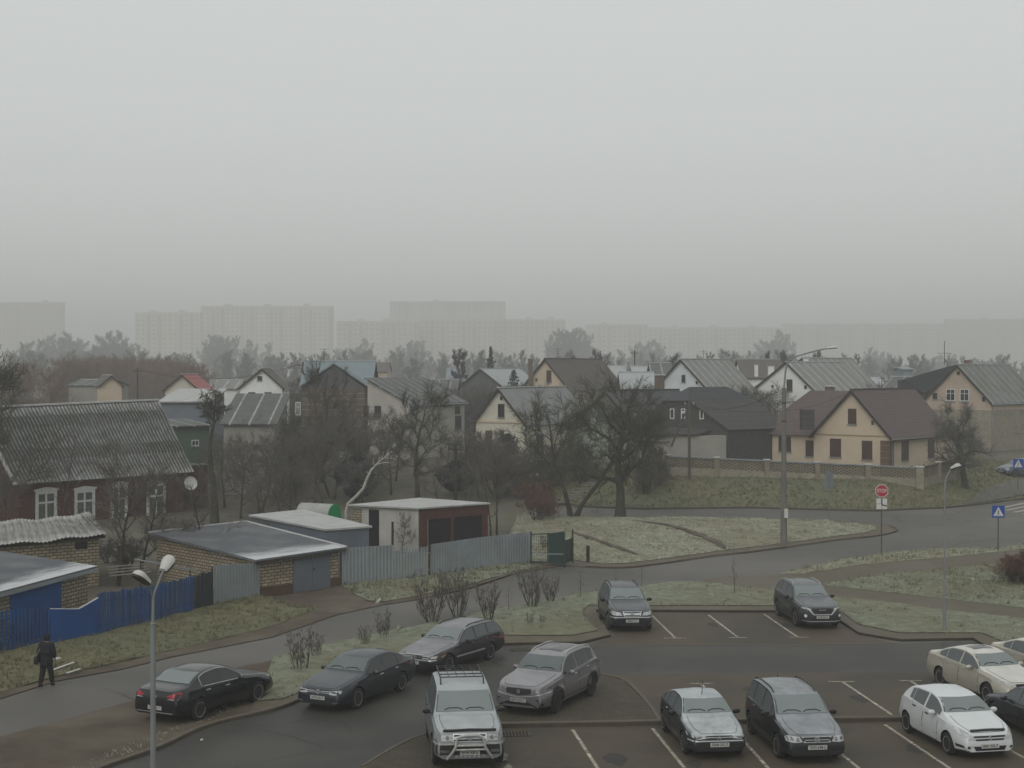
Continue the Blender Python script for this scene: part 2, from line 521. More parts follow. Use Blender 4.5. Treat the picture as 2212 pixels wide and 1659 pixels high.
kerb(smooth_line(cpx), w=0.12, h=0.085, side=-1)
kerb(smooth_line([(1287, 1458), (1345, 1471), (1395, 1520), (1424, 1566)]), w=0.12, h=0.075, side=1)
kerb([(1070, 1573), (1426, 1567), (1795, 1560.6), (1950, 1559), (2300, 1554)], w=0.2, h=0.16, side=1)
# kerbs round the upper bays
kup = [(660, 1511), (870, 1447), (1075, 1395), (1258, 1391), (1319, 1376), (1300, 1352), (1287, 1322), (1402, 1322), (1682, 1323.5), (1806, 1339), (1854, 1371), (1899, 1379), (1947, 1386), (2102, 1383), (2155, 1415), (2300, 1500)]
kerb(smooth_line([(200, 1675), (234, 1659), (346, 1619), (453, 1571), (590, 1537), (660, 1511)]), side=1)
kerb(kup, side=1)
# flush edge band between lane and upper bays
kerb([(1258, 1396), (1696, 1394), (1940, 1391)], w=0.12, h=0.045, side=1)
# island between street and car park: paving border, then frosted grass
isl_top = [(590, 1427), (697, 1401), (777, 1382), (905, 1357), (1000, 1336), (1106, 1315), (1199, 1297), (1290, 1281), (1394, 1270), (1453, 1261), (1493, 1261), (1622, 1274), (1696, 1281), (1806, 1294), (1929, 1307), (2038, 1323), (2212, 1342), (2320, 1356)]
sheet('island_paving', wpoly(isl_top + [(2320, 1500)] + kup[::-1][1:] + [(590, 1537), (540, 1545)]), 0.10, path_m, skirt=0.12)
isl_bot = [(2320, 1440), (2212, 1410), (2120, 1373), (1942, 1373), (1854, 1354), (1815, 1325), (1796, 1316), (1682, 1314), (1394, 1313), (1270, 1313), (1258, 1325), (1268, 1345), (1291, 1368), (1234, 1379), (1070, 1378), (900, 1425), (660, 1498), (610, 1517), (556, 1522), (575, 1470)]
island_grass = wpoly(isl_top + isl_bot)
sheet('island_grass', island_grass, 0.13, grass_green, cell=0.6, rough=0.07)
kerb(isl_top[9:], w=0.12, h=0.11, side=-1)
# worn dirt shoulder under the black saloon
sheet('dirt_shoulder', wpoly([(-60, 1612), (0, 1593), (150, 1553), (296, 1513), (440, 1468), (515, 1443), (590, 1427), (640, 1440), (610, 1517), (655, 1511), (590, 1536), (453, 1570), (346, 1618), (234, 1658), (120, 1730), (-200, 1850)]), 0.03, dirt, cell=1.0, rough=0.03)
# footpath and its grass
sheet('footpath', wpoly([(1493, 1261), (1559, 1246), (1689, 1243), (1862, 1221), (2022, 1207), (2155, 1196), (2320, 1170), (2400, 1360), (2212, 1342), (2038, 1323), (1929, 1307), (1806, 1294), (1622, 1274)]), 0.02, path_m)
tri_px = [(1782, 1265), (1851, 1251), (2049, 1230), (2212, 1216), (2330, 1205), (2330, 1332), (2212, 1315), (2038, 1294), (1900, 1279)]
tri_grass = wpoly(tri_px)
sheet('grass_patch', tri_grass, 0.06, grass_green, cell=0.7, rough=0.08, skirt=0.08)
strip_px = [(1683, 1240), (1782, 1219), (1902, 1198), (2022, 1188), (2155, 1187), (2320, 1160), (2320, 1172), (2155, 1193), (2022, 1207), (1862, 1221), (1740, 1240)]
strip_grass = wpoly(strip_px)
sheet('grass_strip', strip_grass, 0.06, grass_m, cell=0.7, rough=0.08, skirt=0.08)
# triangular green between the streets
tri2_low = [(1146, 1219), (1205, 1223), (1264, 1226), (1347, 1228), (1432, 1219), (1539, 1203), (1622, 1194), (1697, 1184), (1809, 1168), (1889, 1160), (1932, 1151), (1940, 1146)]
tri2_up = [(1925, 1139), (1902, 1134), (1782, 1126), (1622, 1122), (1451, 1119), (1352, 1120), (1203, 1119), (1120, 1112)]
sheet('green_paving', wpoly(tri2_low + tri2_up + [(1100, 1160)]), 0.09, path_m, skirt=0.1)
kerb(smooth_line(tri2_low[2:], 4), w=0.15, h=0.13, side=1)
kerb(smooth_line([(1940, 1146)] + tri2_up[:-1], 3), w=0.15, h=0.11, side=1)
green_in = [(1146, 1217), (1235, 1213), (1300, 1222), (1347, 1221), (1432, 1211), (1539, 1196), (1622, 1186), (1697, 1177), (1809, 1161), (1862, 1155), (1893, 1147), (1890, 1140), (1782, 1128), (1622, 1123), (1451, 1120.5), (1352, 1121.5), (1203, 1120), (1120, 1113), (1100, 1160)]
green_grass = wpoly(green_in)
sheet('green', green_grass, 0.12, grass_m, cell=0.7, rough=0.1)
def trail(px, w, z, seed):
    rnd = random.Random(seed)
    pts = wpoly(smooth_line(px, 8))
    L_, R_ = [], []
    for i, p in enumerate(pts):
        a, c = pts[max(i - 1, 0)], pts[min(i + 1, len(pts) - 1)]
        d = Vector((c[0] - a[0], c[1] - a[1])).normalized()
        e = w * rnd.uniform(0.6, 1.2) * (0.35 + 0.65 * min(1, min(i, len(pts) - 1 - i) / 4))
        L_.append((p[0] - d.y * e, p[1] + d.x * e)); R_.append((p[0] + d.y * e, p[1] - d.x * e))
    return sheet('trodden_trail', L_ + R_[::-1], z, dirt)
trail([(1371, 1131), (1440, 1140), (1500, 1158), (1545, 1178), (1565, 1192)], 0.32, 0.235, 1)
trail([(1235, 1156), (1290, 1174), (1340, 1192), (1379, 1206)], 0.22, 0.235, 2)
# verge along the garden fences
verge_px = [(-100, 1440), (0, 1413), (213, 1372), (418, 1320), (562, 1288), (632, 1290), (737, 1264), (927, 1246), (1032, 1230), (1146, 1216), (1230, 1220), (1100, 1243), (1010, 1272), (899, 1297), (819, 1309), (728, 1329), (590, 1377), (373, 1420), (267, 1446), (120, 1473), (0, 1511), (-100, 1545)]
sheet('verge_dirt', wpoly(verge_px), 0.03, dirt, cell=1.0, rough=0.04)
vg_px = [(-100, 1438), (0, 1411), (213, 1371), (418, 1319), (562, 1287), (600, 1318), (560, 1340), (590, 1352), (650, 1335), (700, 1322), (705, 1310), (660, 1300), (722, 1275), (770, 1292), (800, 1305), (815, 1298), (899, 1283), (1000, 1265), (1090, 1240), (1140, 1222), (1032, 1230), (927, 1245), (737, 1263), (722, 1268), (640, 1296), (565, 1292), (562, 1290)]
vg1 = wpoly([(-100, 1438), (0, 1411), (213, 1371), (418, 1319), (562, 1287), (590, 1296), (640, 1316), (690, 1316), (600, 1352), (440, 1392), (300, 1424), (200, 1446), (100, 1470), (0, 1500), (-100, 1530)])
vg2 = wpoly([(735, 1265), (927, 1246), (1032, 1231), (1140, 1218), (1180, 1222), (1090, 1243), (1000, 1268), (899, 1290), (830, 1302), (795, 1300), (770, 1288)])
sheet('verge_grass', vg1, 0.07, bank_m, cell=0.7, rough=0.1)
sheet('verge_grass', vg2, 0.07, grass_green, cell=0.7, rough=0.1)
# grass bank and the side street that climbs at its end
bank_plan = [(p.x, p.y) for p in (G(1205, 1092.5), G(1389, 1100.5), G(1622, 1097.5), G(1755, 1101.5), G(1889, 1104.5), G(2049, 1097.5), G(2115, 1090.5), G(2330, 1066))]
kerb([(1240, 1096), (1389, 1101), (1622, 1098), (1755, 1102), (1889, 1105), (2049, 1098), (2115, 1091), (2212, 1079), (2300, 1068)], w=0.18, h=0.17, side=1)
bank_poly = bank_plan + [(46, 150), (2, 150)]
sheet('bank_grass', bank_poly, 0.02, bank_m, cell=0.9, rough=0.1, zf=lambda x, y: terr(x, y))
def drape(px): return [(p.x, p.y) for p in (GT(*q) for q in px)]
sheet('side_street', drape([(2085, 1093), (2112, 1068), (2150, 1050), (2230, 1030), (2330, 1010), (2330, 1045), (2230, 1066), (2150, 1084)]), 0.16, asphalt, cell=1.0, zf=lambda x, y: terr(x, y))

# painted lines
def stripe(p, q, w=0.1, name='parking_line', z=0.014):
    a, b = G(*p), G(*q)
    d = (b - a).normalized()
    n = Vector((-d.y, d.x, 0)) * w / 2
    bb = MB()
    bb.face([(v.x, v.y, z) for v in (a - n, b - n, b + n, a + n)])
    return tag(bb.build(name, mark_m), kind='structure')
for p, q in (((1407, 1328.6), (1459, 1379)), ((1434, 1379), (1482, 1379)), ((1530, 1328.6), (1595, 1378)), ((1575, 1378), (1614, 1378)), ((1650, 1327), (1723, 1376.6)), ((1706, 1377), (1747, 1377)),
             ((1286, 1330), (1306, 1356)), ((1491, 1477), (1542, 1477)), ((1514, 1477), (1560, 1530)), ((1789, 1473), (1846, 1473)), ((1819, 1473), (1927, 1545)), ((1943, 1471), (1991, 1471)), ((1966, 1471), (2080, 1543)),
             ((1237, 1577), (1320, 1705)), ((1409, 1574), (1515, 1705)), ((1581, 1573), (1700, 1705)), ((1745, 1570), (1910, 1705)), ((1911, 1566), (2118, 1705)), ((2080, 1563), (2330, 1705))):
    stripe(p, q)
for p, q in (((2166, 1097), (2260, 1077)), ((2172, 1103), (2270, 1083)), ((2190, 1107), (2290, 1088)), ((2210, 1111), (2310, 1093))):
    stripe(p, q, 0.45, 'crossing_stripe')
# drain grates set in the paving
grate_m = mat('grate_iron', (0.06, 0.055, 0.05), (0.03, 0.03, 0.03), 6, 0.7, coords='World')
def grate(p, q, label):
    a, b = G(*p), G(*q)
    t = thing('drain_grate', label, 'drain grate', ((a.x + b.x) / 2, (a.y + b.y) / 2, 0.012), math.atan2(b.y - a.y, b.x - a.x))
    L_ = (b - a).length
    n = max(4, int(L_ / 0.09))
    m_ = MB()
    m_.ring([(-L_ / 2, -.28, .0), (L_ / 2, -.28, .0), (L_ / 2, .28, .0), (-L_ / 2, .28, .0)], [(-L_ / 2 + .03, -.24, .0), (L_ / 2 - .03, -.24, .0), (L_ / 2 - .03, .24, .0), (-L_ / 2 + .03, .24, .0)], (0, 0, .02))
    m_.build('frame', kerb_m, t)
    s_ = MB()
    for i in range(n): s_.box((-L_ / 2 + .06 + i * (L_ - .12) / (n - 1), 0, .008), (.035, .48, .014))
    s_.build('bars', kerb_m, t)
    MB().box((0, 0, -.002), (L_ - .06, .48, .004)).build('pit', mat('pit_black', (.008, .008, .008)) if 'pit_black' not in MATS else MATS['pit_black'], t)
grate((1080, 1587), (1146, 1586), 'iron drain grate in the paving beside the silver off-road car')
grate((1100, 1404), (1150, 1403), 'iron drain grate under the kerb behind the grey estate car')
# frost that lies on the slab joint by the off-road car and along the shoulder
frost_m = mat('ground_frost', (0.24, 0.235, 0.21), (0.10, 0.088, 0.062), 4, 0.95, coords='World', contrast=0.7)
def frost_patch(px, z, seed):
    rnd = random.Random(seed)
    for (x, y, rx, ry) in px:
        c = G(x, y)
        n = 14
        poly = [(c.x + rx * math.cos(2 * math.pi * k / n) * rnd.uniform(.5, 1.1), c.y + ry * math.sin(2 * math.pi * k / n) * rnd.uniform(.5, 1.1)) for k in range(n)]
        sheet('frost', poly, z, frost_m)
frost_patch([(1080, 1610, .12, .5), (1088, 1640, .14, .5), (1096, 1665, .14, .5)], .055, 5)

# grass blades: tufts standing on every green surface
def blades(name, polys, dens, hmin, hmax, z, m, seed, zf=None, wid=0.022, label=None):
    rnd = np.random.RandomState(seed)
    P = []
    for poly in polys:
        X = [p[0] for p in poly]; Y = [p[1] for p in poly]
        x0, x1, y0, y1 = max(min(X), -30), min(max(X), 48), min(Y), min(max(Y), 150)
        n = int((x1 - x0) * (y1 - y0) * dens)
        for x, y in zip(rnd.uniform(x0, x1, n), rnd.uniform(y0, y1, n)):
            if inside(poly, x, y): P.append((x, y, z + (zf(x, y) if zf else 0)))
    P = np.array(P)
    n = len(P)
    k = 4
    V = np.zeros((n, k, 3, 3)); 
    for j in range(k):
        a = rnd.uniform(0, 2 * np.pi, n); r = rnd.uniform(0.0, 0.09, n); t = rnd.uniform(0, 2 * np.pi, n)
        h = rnd.uniform(hmin, hmax, n); wd = wid * rnd.uniform(.6, 1.4, n); le = rnd.uniform(.2, 1.0, n) * h
        bx = P[:, 0] + r * np.cos(t); by = P[:, 1] + r * np.sin(t)
        V[:, j, 0] = np.stack([bx - wd * np.cos(a), by - wd * np.sin(a), P[:, 2] - .02], 1)
        V[:, j, 1] = np.stack([bx + wd * np.cos(a), by + wd * np.sin(a), P[:, 2] - .02], 1)
        b = rnd.uniform(0, 2 * np.pi, n)
        V[:, j, 2] = np.stack([bx + le * np.cos(b), by + le * np.sin(b), P[:, 2] + h], 1)
    V = V.reshape(-1, 3)
    me = bpy.data.meshes.new(name)
    me.vertices.add(len(V)); me.vertices.foreach_set('co', V.ravel())
    nt_ = len(V) // 3
    me.loops.add(len(V)); me.loops.foreach_set('vertex_index', np.arange(len(V)))
    me.polygons.add(nt_); me.polygons.foreach_set('loop_start', np.arange(0, len(V), 3)); me.polygons.foreach_set('loop_total', np.full(nt_, 3))
    me.update(); me.validate()
    me.materials.append(m)
    o = bpy.data.objects.new(name, me)
    COL.objects.link(o)
    return tag(o, label, 'grass', kind='stuff')
blades('grass', [island_grass, tri_grass, strip_grass], 26, .03, .09, .12, blade_m, 1, label='frosted short grass on the islands round the car park')
blades('grass', [green_grass], 16, .03, .10, .17, blade_m, 2, label='pale frosted grass on the triangular green between the streets')
blades('grass', [vg1, vg2], 14, .06, .18, .10, blade_bank, 3, label='rough grass on the verge below the garden fences')
blades('grass', [bank_poly], 7, .10, .28, .03, blade_bank, 4, zf=terr, wid=.05, label='long dull grass on the bank under the brick wall')

blades('grass', [wpoly([(150, 1662), (250, 1622), (345, 1586), (440, 1549), (540, 1505), (556, 1514), (452, 1560), (350, 1603), (255, 1642), (168, 1680)])], 22, .03, .09, .03, blade_m, 5, label='frosted tufts along the kerb beside the black saloon')
blades('grass', [vg1, vg2, strip_grass, tri_grass], 1.6, .12, .26, .08, blade_bank, 6, wid=.03, label='taller dead tufts scattered over verge and path strips')
blades('grass', [green_grass, island_grass], .9, .10, .22, .14, blade_m, 7, wid=.03, label='darker tufts scattered over the green and the island')
# oil stains in the bays
stain_m = mat('oil_stain', (0.030, 0.028, 0.026), (0.045, 0.042, 0.037), 3, .85, coords='World', contrast=.6)
def blot(x, y, rx, ry, z, m, seed, name='stain'):
    rnd = random.Random(seed)
    c = G(x, y)
    n = 18
    return sheet(name, [(c.x + rx * math.cos(2 * math.pi * k / n) * rnd.uniform(.6, 1.15), c.y + ry * math.sin(2 * math.pi * k / n) * rnd.uniform(.6, 1.15)) for k in range(n)], z, m)
for k, (x, y, rx, ry) in enumerate(((1330, 1640, .35, .7), (1500, 1650, .25, .5), (1700, 1352, .3, .8), (1540, 1350, .25, .6), (1860, 1510, .3, .7), (1560, 1640, .2, .4), (1980, 1620, .3, .6), (1620, 1490, .25, .5))):
    blot(x, y, rx, ry, .0105, stain_m, k)
# ------------------------------------------------------------------ cars
def pchip(pts):
    X = [p[0] for p in pts]; Y = [p[1] for p in pts]
    n = len(X)
    h = [X[i + 1] - X[i] for i in range(n - 1)]; d = [(Y[i + 1] - Y[i]) / h[i] for i in range(n - 1)]
    m = [d[0]] + [0 if d[i - 1] * d[i] <= 0 else 2 * d[i - 1] * d[i] / (d[i - 1] + d[i]) for i in range(1, n - 1)] + [d[-1]]
    def f(x):
        if x <= X[0]: return Y[0]
        if x >= X[-1]: return Y[-1]
        i = max(k for k in range(n - 1) if X[k] <= x)
        t = (x - X[i]) / h[i]
        return (Y[i] * (2 * t**3 - 3 * t**2 + 1) + h[i] * m[i] * (t**3 - 2 * t**2 + t) + Y[i + 1] * (-2 * t**3 + 3 * t**2) + h[i] * m[i + 1] * (t**3 - t**2))
    return f

tyre_m = mat('tyre_rubber', (0.018, 0.018, 0.018), (0.012, 0.012, 0.012), 8, 0.85)
arch_m = mat('arch_black', (0.008, 0.008, 0.008), None, 5, 0.95)
trim_m = mat('black_trim', (0.014, 0.014, 0.015), (0.010, 0.010, 0.010), 8, 0.6, frost=0.25, frost_col=(.2, .21, .21))
rim_silver = mat('rim_silver', (0.50, 0.50, 0.50), (0.38, 0.38, 0.38), 9, 0.4, metal=0.25)
rim_dark = mat('rim_dark', (0.05, 0.05, 0.052), (0.03, 0.03, 0.03), 9, 0.4, metal=0.4)
chrome_m = mat('chrome', (0.50, 0.51, 0.52), (0.40, 0.41, 0.42), 9, 0.3, metal=0.6, frost=0.6)
wind_m = mat('frosted_glass', (0.185, 0.215, 0.215), (0.145, 0.17, 0.17), 1.1, 0.5, spec=0.4, contrast=0.9)
wind_wet = mat('misted_glass', (0.115, 0.14, 0.14), (0.075, 0.096, 0.096), 1.1, 0.3, spec=0.5, contrast=0.9)
side_m = mat('side_glass', (0.016, 0.019, 0.020), (0.010, 0.012, 0.013), 1.5, 0.12, spec=0.5)
side_frost = mat('hazed_side_glass', (0.085, 0.098, 0.102), (0.045, 0.055, 0.058), 1.2, 0.35, spec=0.5, contrast=0.9)
lamp_m = mat('headlamp_glass', (0.42, 0.43, 0.43), (0.24, 0.25, 0.25), 9, 0.2, spec=0.6, contrast=0.8)
lamp_dk = mat('headlamp_dark', (0.12, 0.125, 0.13), (0.06, 0.06, 0.065), 9, 0.2, spec=0.6, contrast=0.8)
tail_m = mat('tail_lamp_red', (0.34, 0.008, 0.03), (0.20, 0.005, 0.02), 7, 0.25, spec=0.5)
amber_m = mat('amber_lamp', (0.45, 0.20, 0.04), None, 7, 0.3)
plate_m = mat('plate_white', (0.42, 0.42, 0.40), (0.32, 0.32, 0.30), 9, 0.6)
text_m = mat('plate_black', (0.015, 0.015, 0.015), None, 5, 0.7)
grille_m = mat('grille_black', (0.014, 0.014, 0.016), (0.008, 0.008, 0.008), 12, 0.6)

def paint(name, c, frost=0.5, metal=0.25, fc=(0.42, 0.44, 0.45), rough=0.38, fz=0.6):
    return mat(name, c, tuple(x * 0.86 for x in c), 2.2, rough, metal=metal, coat=0.55, frost=frost, frost_col=fc, frost_z=fz, contrast=0.8)

def font_mesh(name, body, size, m, parent, mtx, extrude=0.002, align='CENTER'):
    cu = bpy.data.curves.new(name, 'FONT')
    cu.body = body; cu.size = size; cu.align_x = align; cu.align_y = 'CENTER'; cu.extrude = extrude; cu.offset = size * 0.012
    tmp = bpy.data.objects.new(name + '_tmp', cu)
    COL.objects.link(tmp)
    bpy.context.view_layer.update()
    me = bpy.data.meshes.new_from_object(tmp.evaluated_get(bpy.context.evaluated_depsgraph_get()))
    bpy.data.objects.remove(tmp, do_unlink=True)
    me.transform(mtx)
    me.materials.clear(); me.materials.append(m)
    o = bpy.data.objects.new(name, me)
    COL.objects.link(o)
    o.parent = parent
    return o

class Shell:
    def __init__(s, d):
        s.d = d
        s.top = pchip(d['top']); s.belt = pchip(d['belt'])
        s.L, s.Wd, s.H = d['L'], d['W'], d['H']
        s.cx = d['fo'] + d['wb'] / 2
    def hw(s, x):
        d = s.d; L = s.L
        w = s.Wd / 2
        a, b = d.get('tf', .16), d.get('tr', .11)
        xf, xr = .75, .7
        k = 1.0
        if x < xf: k -= a * (1 - x / xf) ** 2.4
        if x > L - xr: k -= b * (1 - (L - x) / xr) ** 2.4
        k -= 0.03 * ((x - L / 2) / (L / 2)) ** 2
        return w * k
    def zb(s, x):
        g = s.d.get('gc', .18)
        z = g
        if x < .7: z += .07 * (1 - x / .7)
        if x > s.L - .7: z += .12 * (1 - (s.L - x) / .7)
        return z
    def sec(s, x):
        w, zt = s.hw(x), s.top(x)
        zs = min(s.belt(x), zt - .035)
        zb = min(s.zb(x), zt - .12)
        hc = zt - zs
        q = min(1.0, max(0.0, (hc - .035) / (s.H - s.belt(s.L * .5) - .05)))
        tum = s.d.get('tum', .20)
        y6 = w * (.90 - tum * q)
        crown = .02 + .035 * q
        z6 = zt - crown
        ch = s.d.get('char', .015)
        zm = zb + (zs - zb) * .62
        return [(0, zb), (w * .82, zb), (w * .95, zb + .06), (w * .985, zb + .17), (w, zm - .1), (w - ch * .2, zm), (w - ch * 1.4, zm + .07), (w * .972 - ch, zs - .03), (w * .945 - ch, zs),
                (y6 + .30 * (w * .945 - ch - y6), zs + .70 * (z6 - .015 - zs)), (y6 + .008, z6 - .02), (y6 - .05, z6 + .012), (y6 * .6, zt - .012 * (1 + q)), (0, zt)]
    def mesh(s, paint_m, arch=True):
        L = s.L
        X = sorted(set([0.0, .015, .04, .09, .16, .26] + [round(.36 + .09 * i, 3) for i in range(int((L - .66) / .09))] + [L - .26, L - .16, L - .09, L - .04, L - .015, L]))
        bm = bmesh.new()
        rows = []
        for x in X:
            sc = s.sec(x)
            xl = s.cx - x
            row = [bm.verts.new((xl, y, z)) for y, z in sc]
            mir = [bm.verts.new((xl, -y, z)) for y, z in sc[1:-1]]
            rows.append(row + mir[::-1])
        n = len(rows[0])
        for a, b in zip(rows, rows[1:]):
            for k in range(n):
                j = (k + 1) % n
                bm.faces.new((a[k], b[k], b[j], a[j]))
        bm.faces.new(rows[0]); bm.faces.new(rows[-1][::-1])
        bmesh.ops.recalc_face_normals(bm, faces=bm.faces)
        me = bpy.data.meshes.new('shell')
        bm.to_mesh(me); bm.free()
        me.materials.append(paint_m); me.materials.append(arch_m)
        o = bpy.data.objects.new('shell_tmp', me)
        COL.objects.link(o)
        r = s.d['r']
        cut = MB()
        for wx in (s.d['fo'], s.d['fo'] + s.d['wb']):
            for sg in (-1, 1):
                cut.lathe([(r + .055, -.17), (r + .055, .17)], 28, 'Y', (s.cx - wx, sg * (s.Wd / 2 - .07), r + .01))
        c = cut.build('cut_tmp', [paint_m, arch_m])
        for p in c.data.polygons: p.material_index = 1
        md = o.modifiers.new('b', 'BOOLEAN'); md.operation = 'DIFFERENCE'; md.object = c; md.solver = 'EXACT'
        try: md.material_mode = 'INDEX'
        except Exception: pass
        bpy.context.view_layer.update()
        me2 = bpy.data.meshes.new_from_object(o.evaluated_get(bpy.context.evaluated_depsgraph_get()))
        bpy.data.objects.remove(o, do_unlink=True); bpy.data.objects.remove(c, do_unlink=True)
        me2.polygons.foreach_set('use_smooth', [True] * len(me2.polygons))
        me2.set_sharp_from_angle(angle=R(32))
        s.bvh = BVHTree.FromPolygons([v.co[:] for v in me.vertices], [p.vertices[:] for p in me.polygons])
        return me2
    def patch(s, name, poly, axis, m, parent, off=.006, cell=.1, thick=.0, smooth=50):
        """outline drawn in the view along 'axis' and laid on the shell"""
        bm = bmesh.new()
        f = bm.faces.new([bm.verts.new((a, b, 0)) for a, b in poly])
        X = [p[0] for p in poly]; Y = [p[1] for p in poly]
        for ax, lo, hi in ((0, min(X), max(X)), (1, min(Y), max(Y))):
            n = max(1, int((hi - lo) / cell))
            for i in range(1, n):
                k = lo + (hi - lo) * i / n
                bmesh.ops.bisect_plane(bm, geom=bm.verts[:] + bm.edges[:] + bm.faces[:], plane_co=((k, 0, 0) if ax == 0 else (0, k, 0)), plane_no=((1, 0, 0) if ax == 0 else (0, 1, 0)))
        dirs = {'front': Vector((-1, 0, 0)), 'rear': Vector((1, 0, 0)), 'left': Vector((0, -1, 0)), 'right': Vector((0, 1, 0)), 'top': Vector((0, 0, -1))}
        dr = dirs[axis]
        for v in bm.verts:
            a, b = v.co.x, v.co.y
            if axis in ('front', 'rear'): o = Vector((0, a, b))
            elif axis == 'top': o = Vector((a, b, 0))
            else: o = Vector((a, 0, b))
            o = o - dr * 6
            hit, nrm, _, _ = s.bvh.ray_cast(o, dr)
            if hit is None:
                hit, nrm, _, _ = s.bvh.find_nearest(o + dr * 5.0 if axis not in ('front', 'rear') else o + dr * (6 - s.L / 2))
            if nrm.dot(dr) > 0: nrm = -nrm
            v.co = hit + nrm * off
        bmesh.ops.triangulate(bm, faces=bm.faces)
        bmesh.ops.recalc_face_normals(bm, faces=bm.faces)
        av = sum((f.normal for f in bm.faces), Vector())
        if av.dot(dr) > 0: bmesh.ops.reverse_faces(bm, faces=bm.faces)
        if thick:
            r_ = bmesh.ops.extrude_face_region(bm, geom=bm.faces[:])
            for g in r_['geom']:
                if isinstance(g, bmesh.types.BMVert): g.co -= dr * thick
        me = bpy.data.meshes.new(name)
        bm.to_mesh(me); bm.free()
        me.materials.append(m)
        me.polygons.foreach_set('use_smooth', [True] * len(me.polygons))
        me.set_sharp_from_angle(angle=R(smooth))
        o = bpy.data.objects.new(name, me)
        COL.objects.link(o)
        o.parent = parent
        return o
    def pt(s, o, axis):
        dirs = {'front': Vector((-1, 0, 0)), 'rear': Vector((1, 0, 0)), 'left': Vector((0, -1, 0)), 'right': Vector((0, 1, 0)), 'top': Vector((0, 0, -1))}
        h = s.bvh.ray_cast(Vector(o) - dirs[axis] * 6, dirs[axis])
        return h[0], h[1]

def circ(cx, cy, rx, ry, n=18): return [(cx + rx * math.cos(2 * math.pi * i / n), cy + ry * math.sin(2 * math.pi * i / n)) for i in range(n)]
def mir(poly): return [(-a, b) for a, b in poly][::-1]
def rect(x0, y0, x1, y1): return [(x0, y0), (x1, y0), (x1, y1), (x0, y1)]

WHEELS = {}
def wheel_meshes(r, style, rm):
    key = (r, style, rm.name)
    if key in WHEELS: return WHEELS[key]
    wd = .105
    t = MB().lathe([(r * .64, -wd), (r * .80, -wd - .005), (r * .95, -wd + .01), (r, -wd + .035), (r, wd - .035), (r * .95, wd - .01), (r * .80, wd + .005), (r * .64, wd)], 32, 'Y')
    ty = t.build('tyre', tyre_m, smooth=40)
    b = MB()
    b.lathe([(r * .66, .06), (r * .66, wd + .003), (r * .58, wd - .005), (r * .56, .03)], 32, 'Y')
    b.lathe([(.001, .045), (r * .6, .045)], 24, 'Y')
    b.lathe([(.001, wd - .005), (r * .13, wd - .008), (r * .16, .05)], 16, 'Y')
    n = {'five': 5, 'ten': 10, 'cover': 9, 'seven': 7}[style]
    wsp = {'five': .13, 'ten': .055, 'cover': .12, 'seven': .08}[style]
    for i in range(n):
        a = 2 * math.pi * i / n
        p = Vector((math.cos(a) * r * .12, wd - .02, math.sin(a) * r * .12)); q = Vector((math.cos(a) * r * .62, wd - .012, math.sin(a) * r * .62))
        tn = Vector((-math.sin(a), 0, math.cos(a))) * wsp / 2 * (r / .33)
        b.prism([p - tn * .8, q - tn, q + tn, p + tn * .8], (0, -.03, 0))
    ri = b.build('rim', [rm, arch_m], smooth=30)
    for p in ri.data.polygons:
        if style != 'cover' and abs(abs(p.center.y) - .045) < .002 and abs(p.normal.y) > .9: p.material_index = 1
    WHEELS[key] = (ty.data, ri.data)
    bpy.data.objects.remove(ty); bpy.data.objects.remove(ri)
    return WHEELS[key]

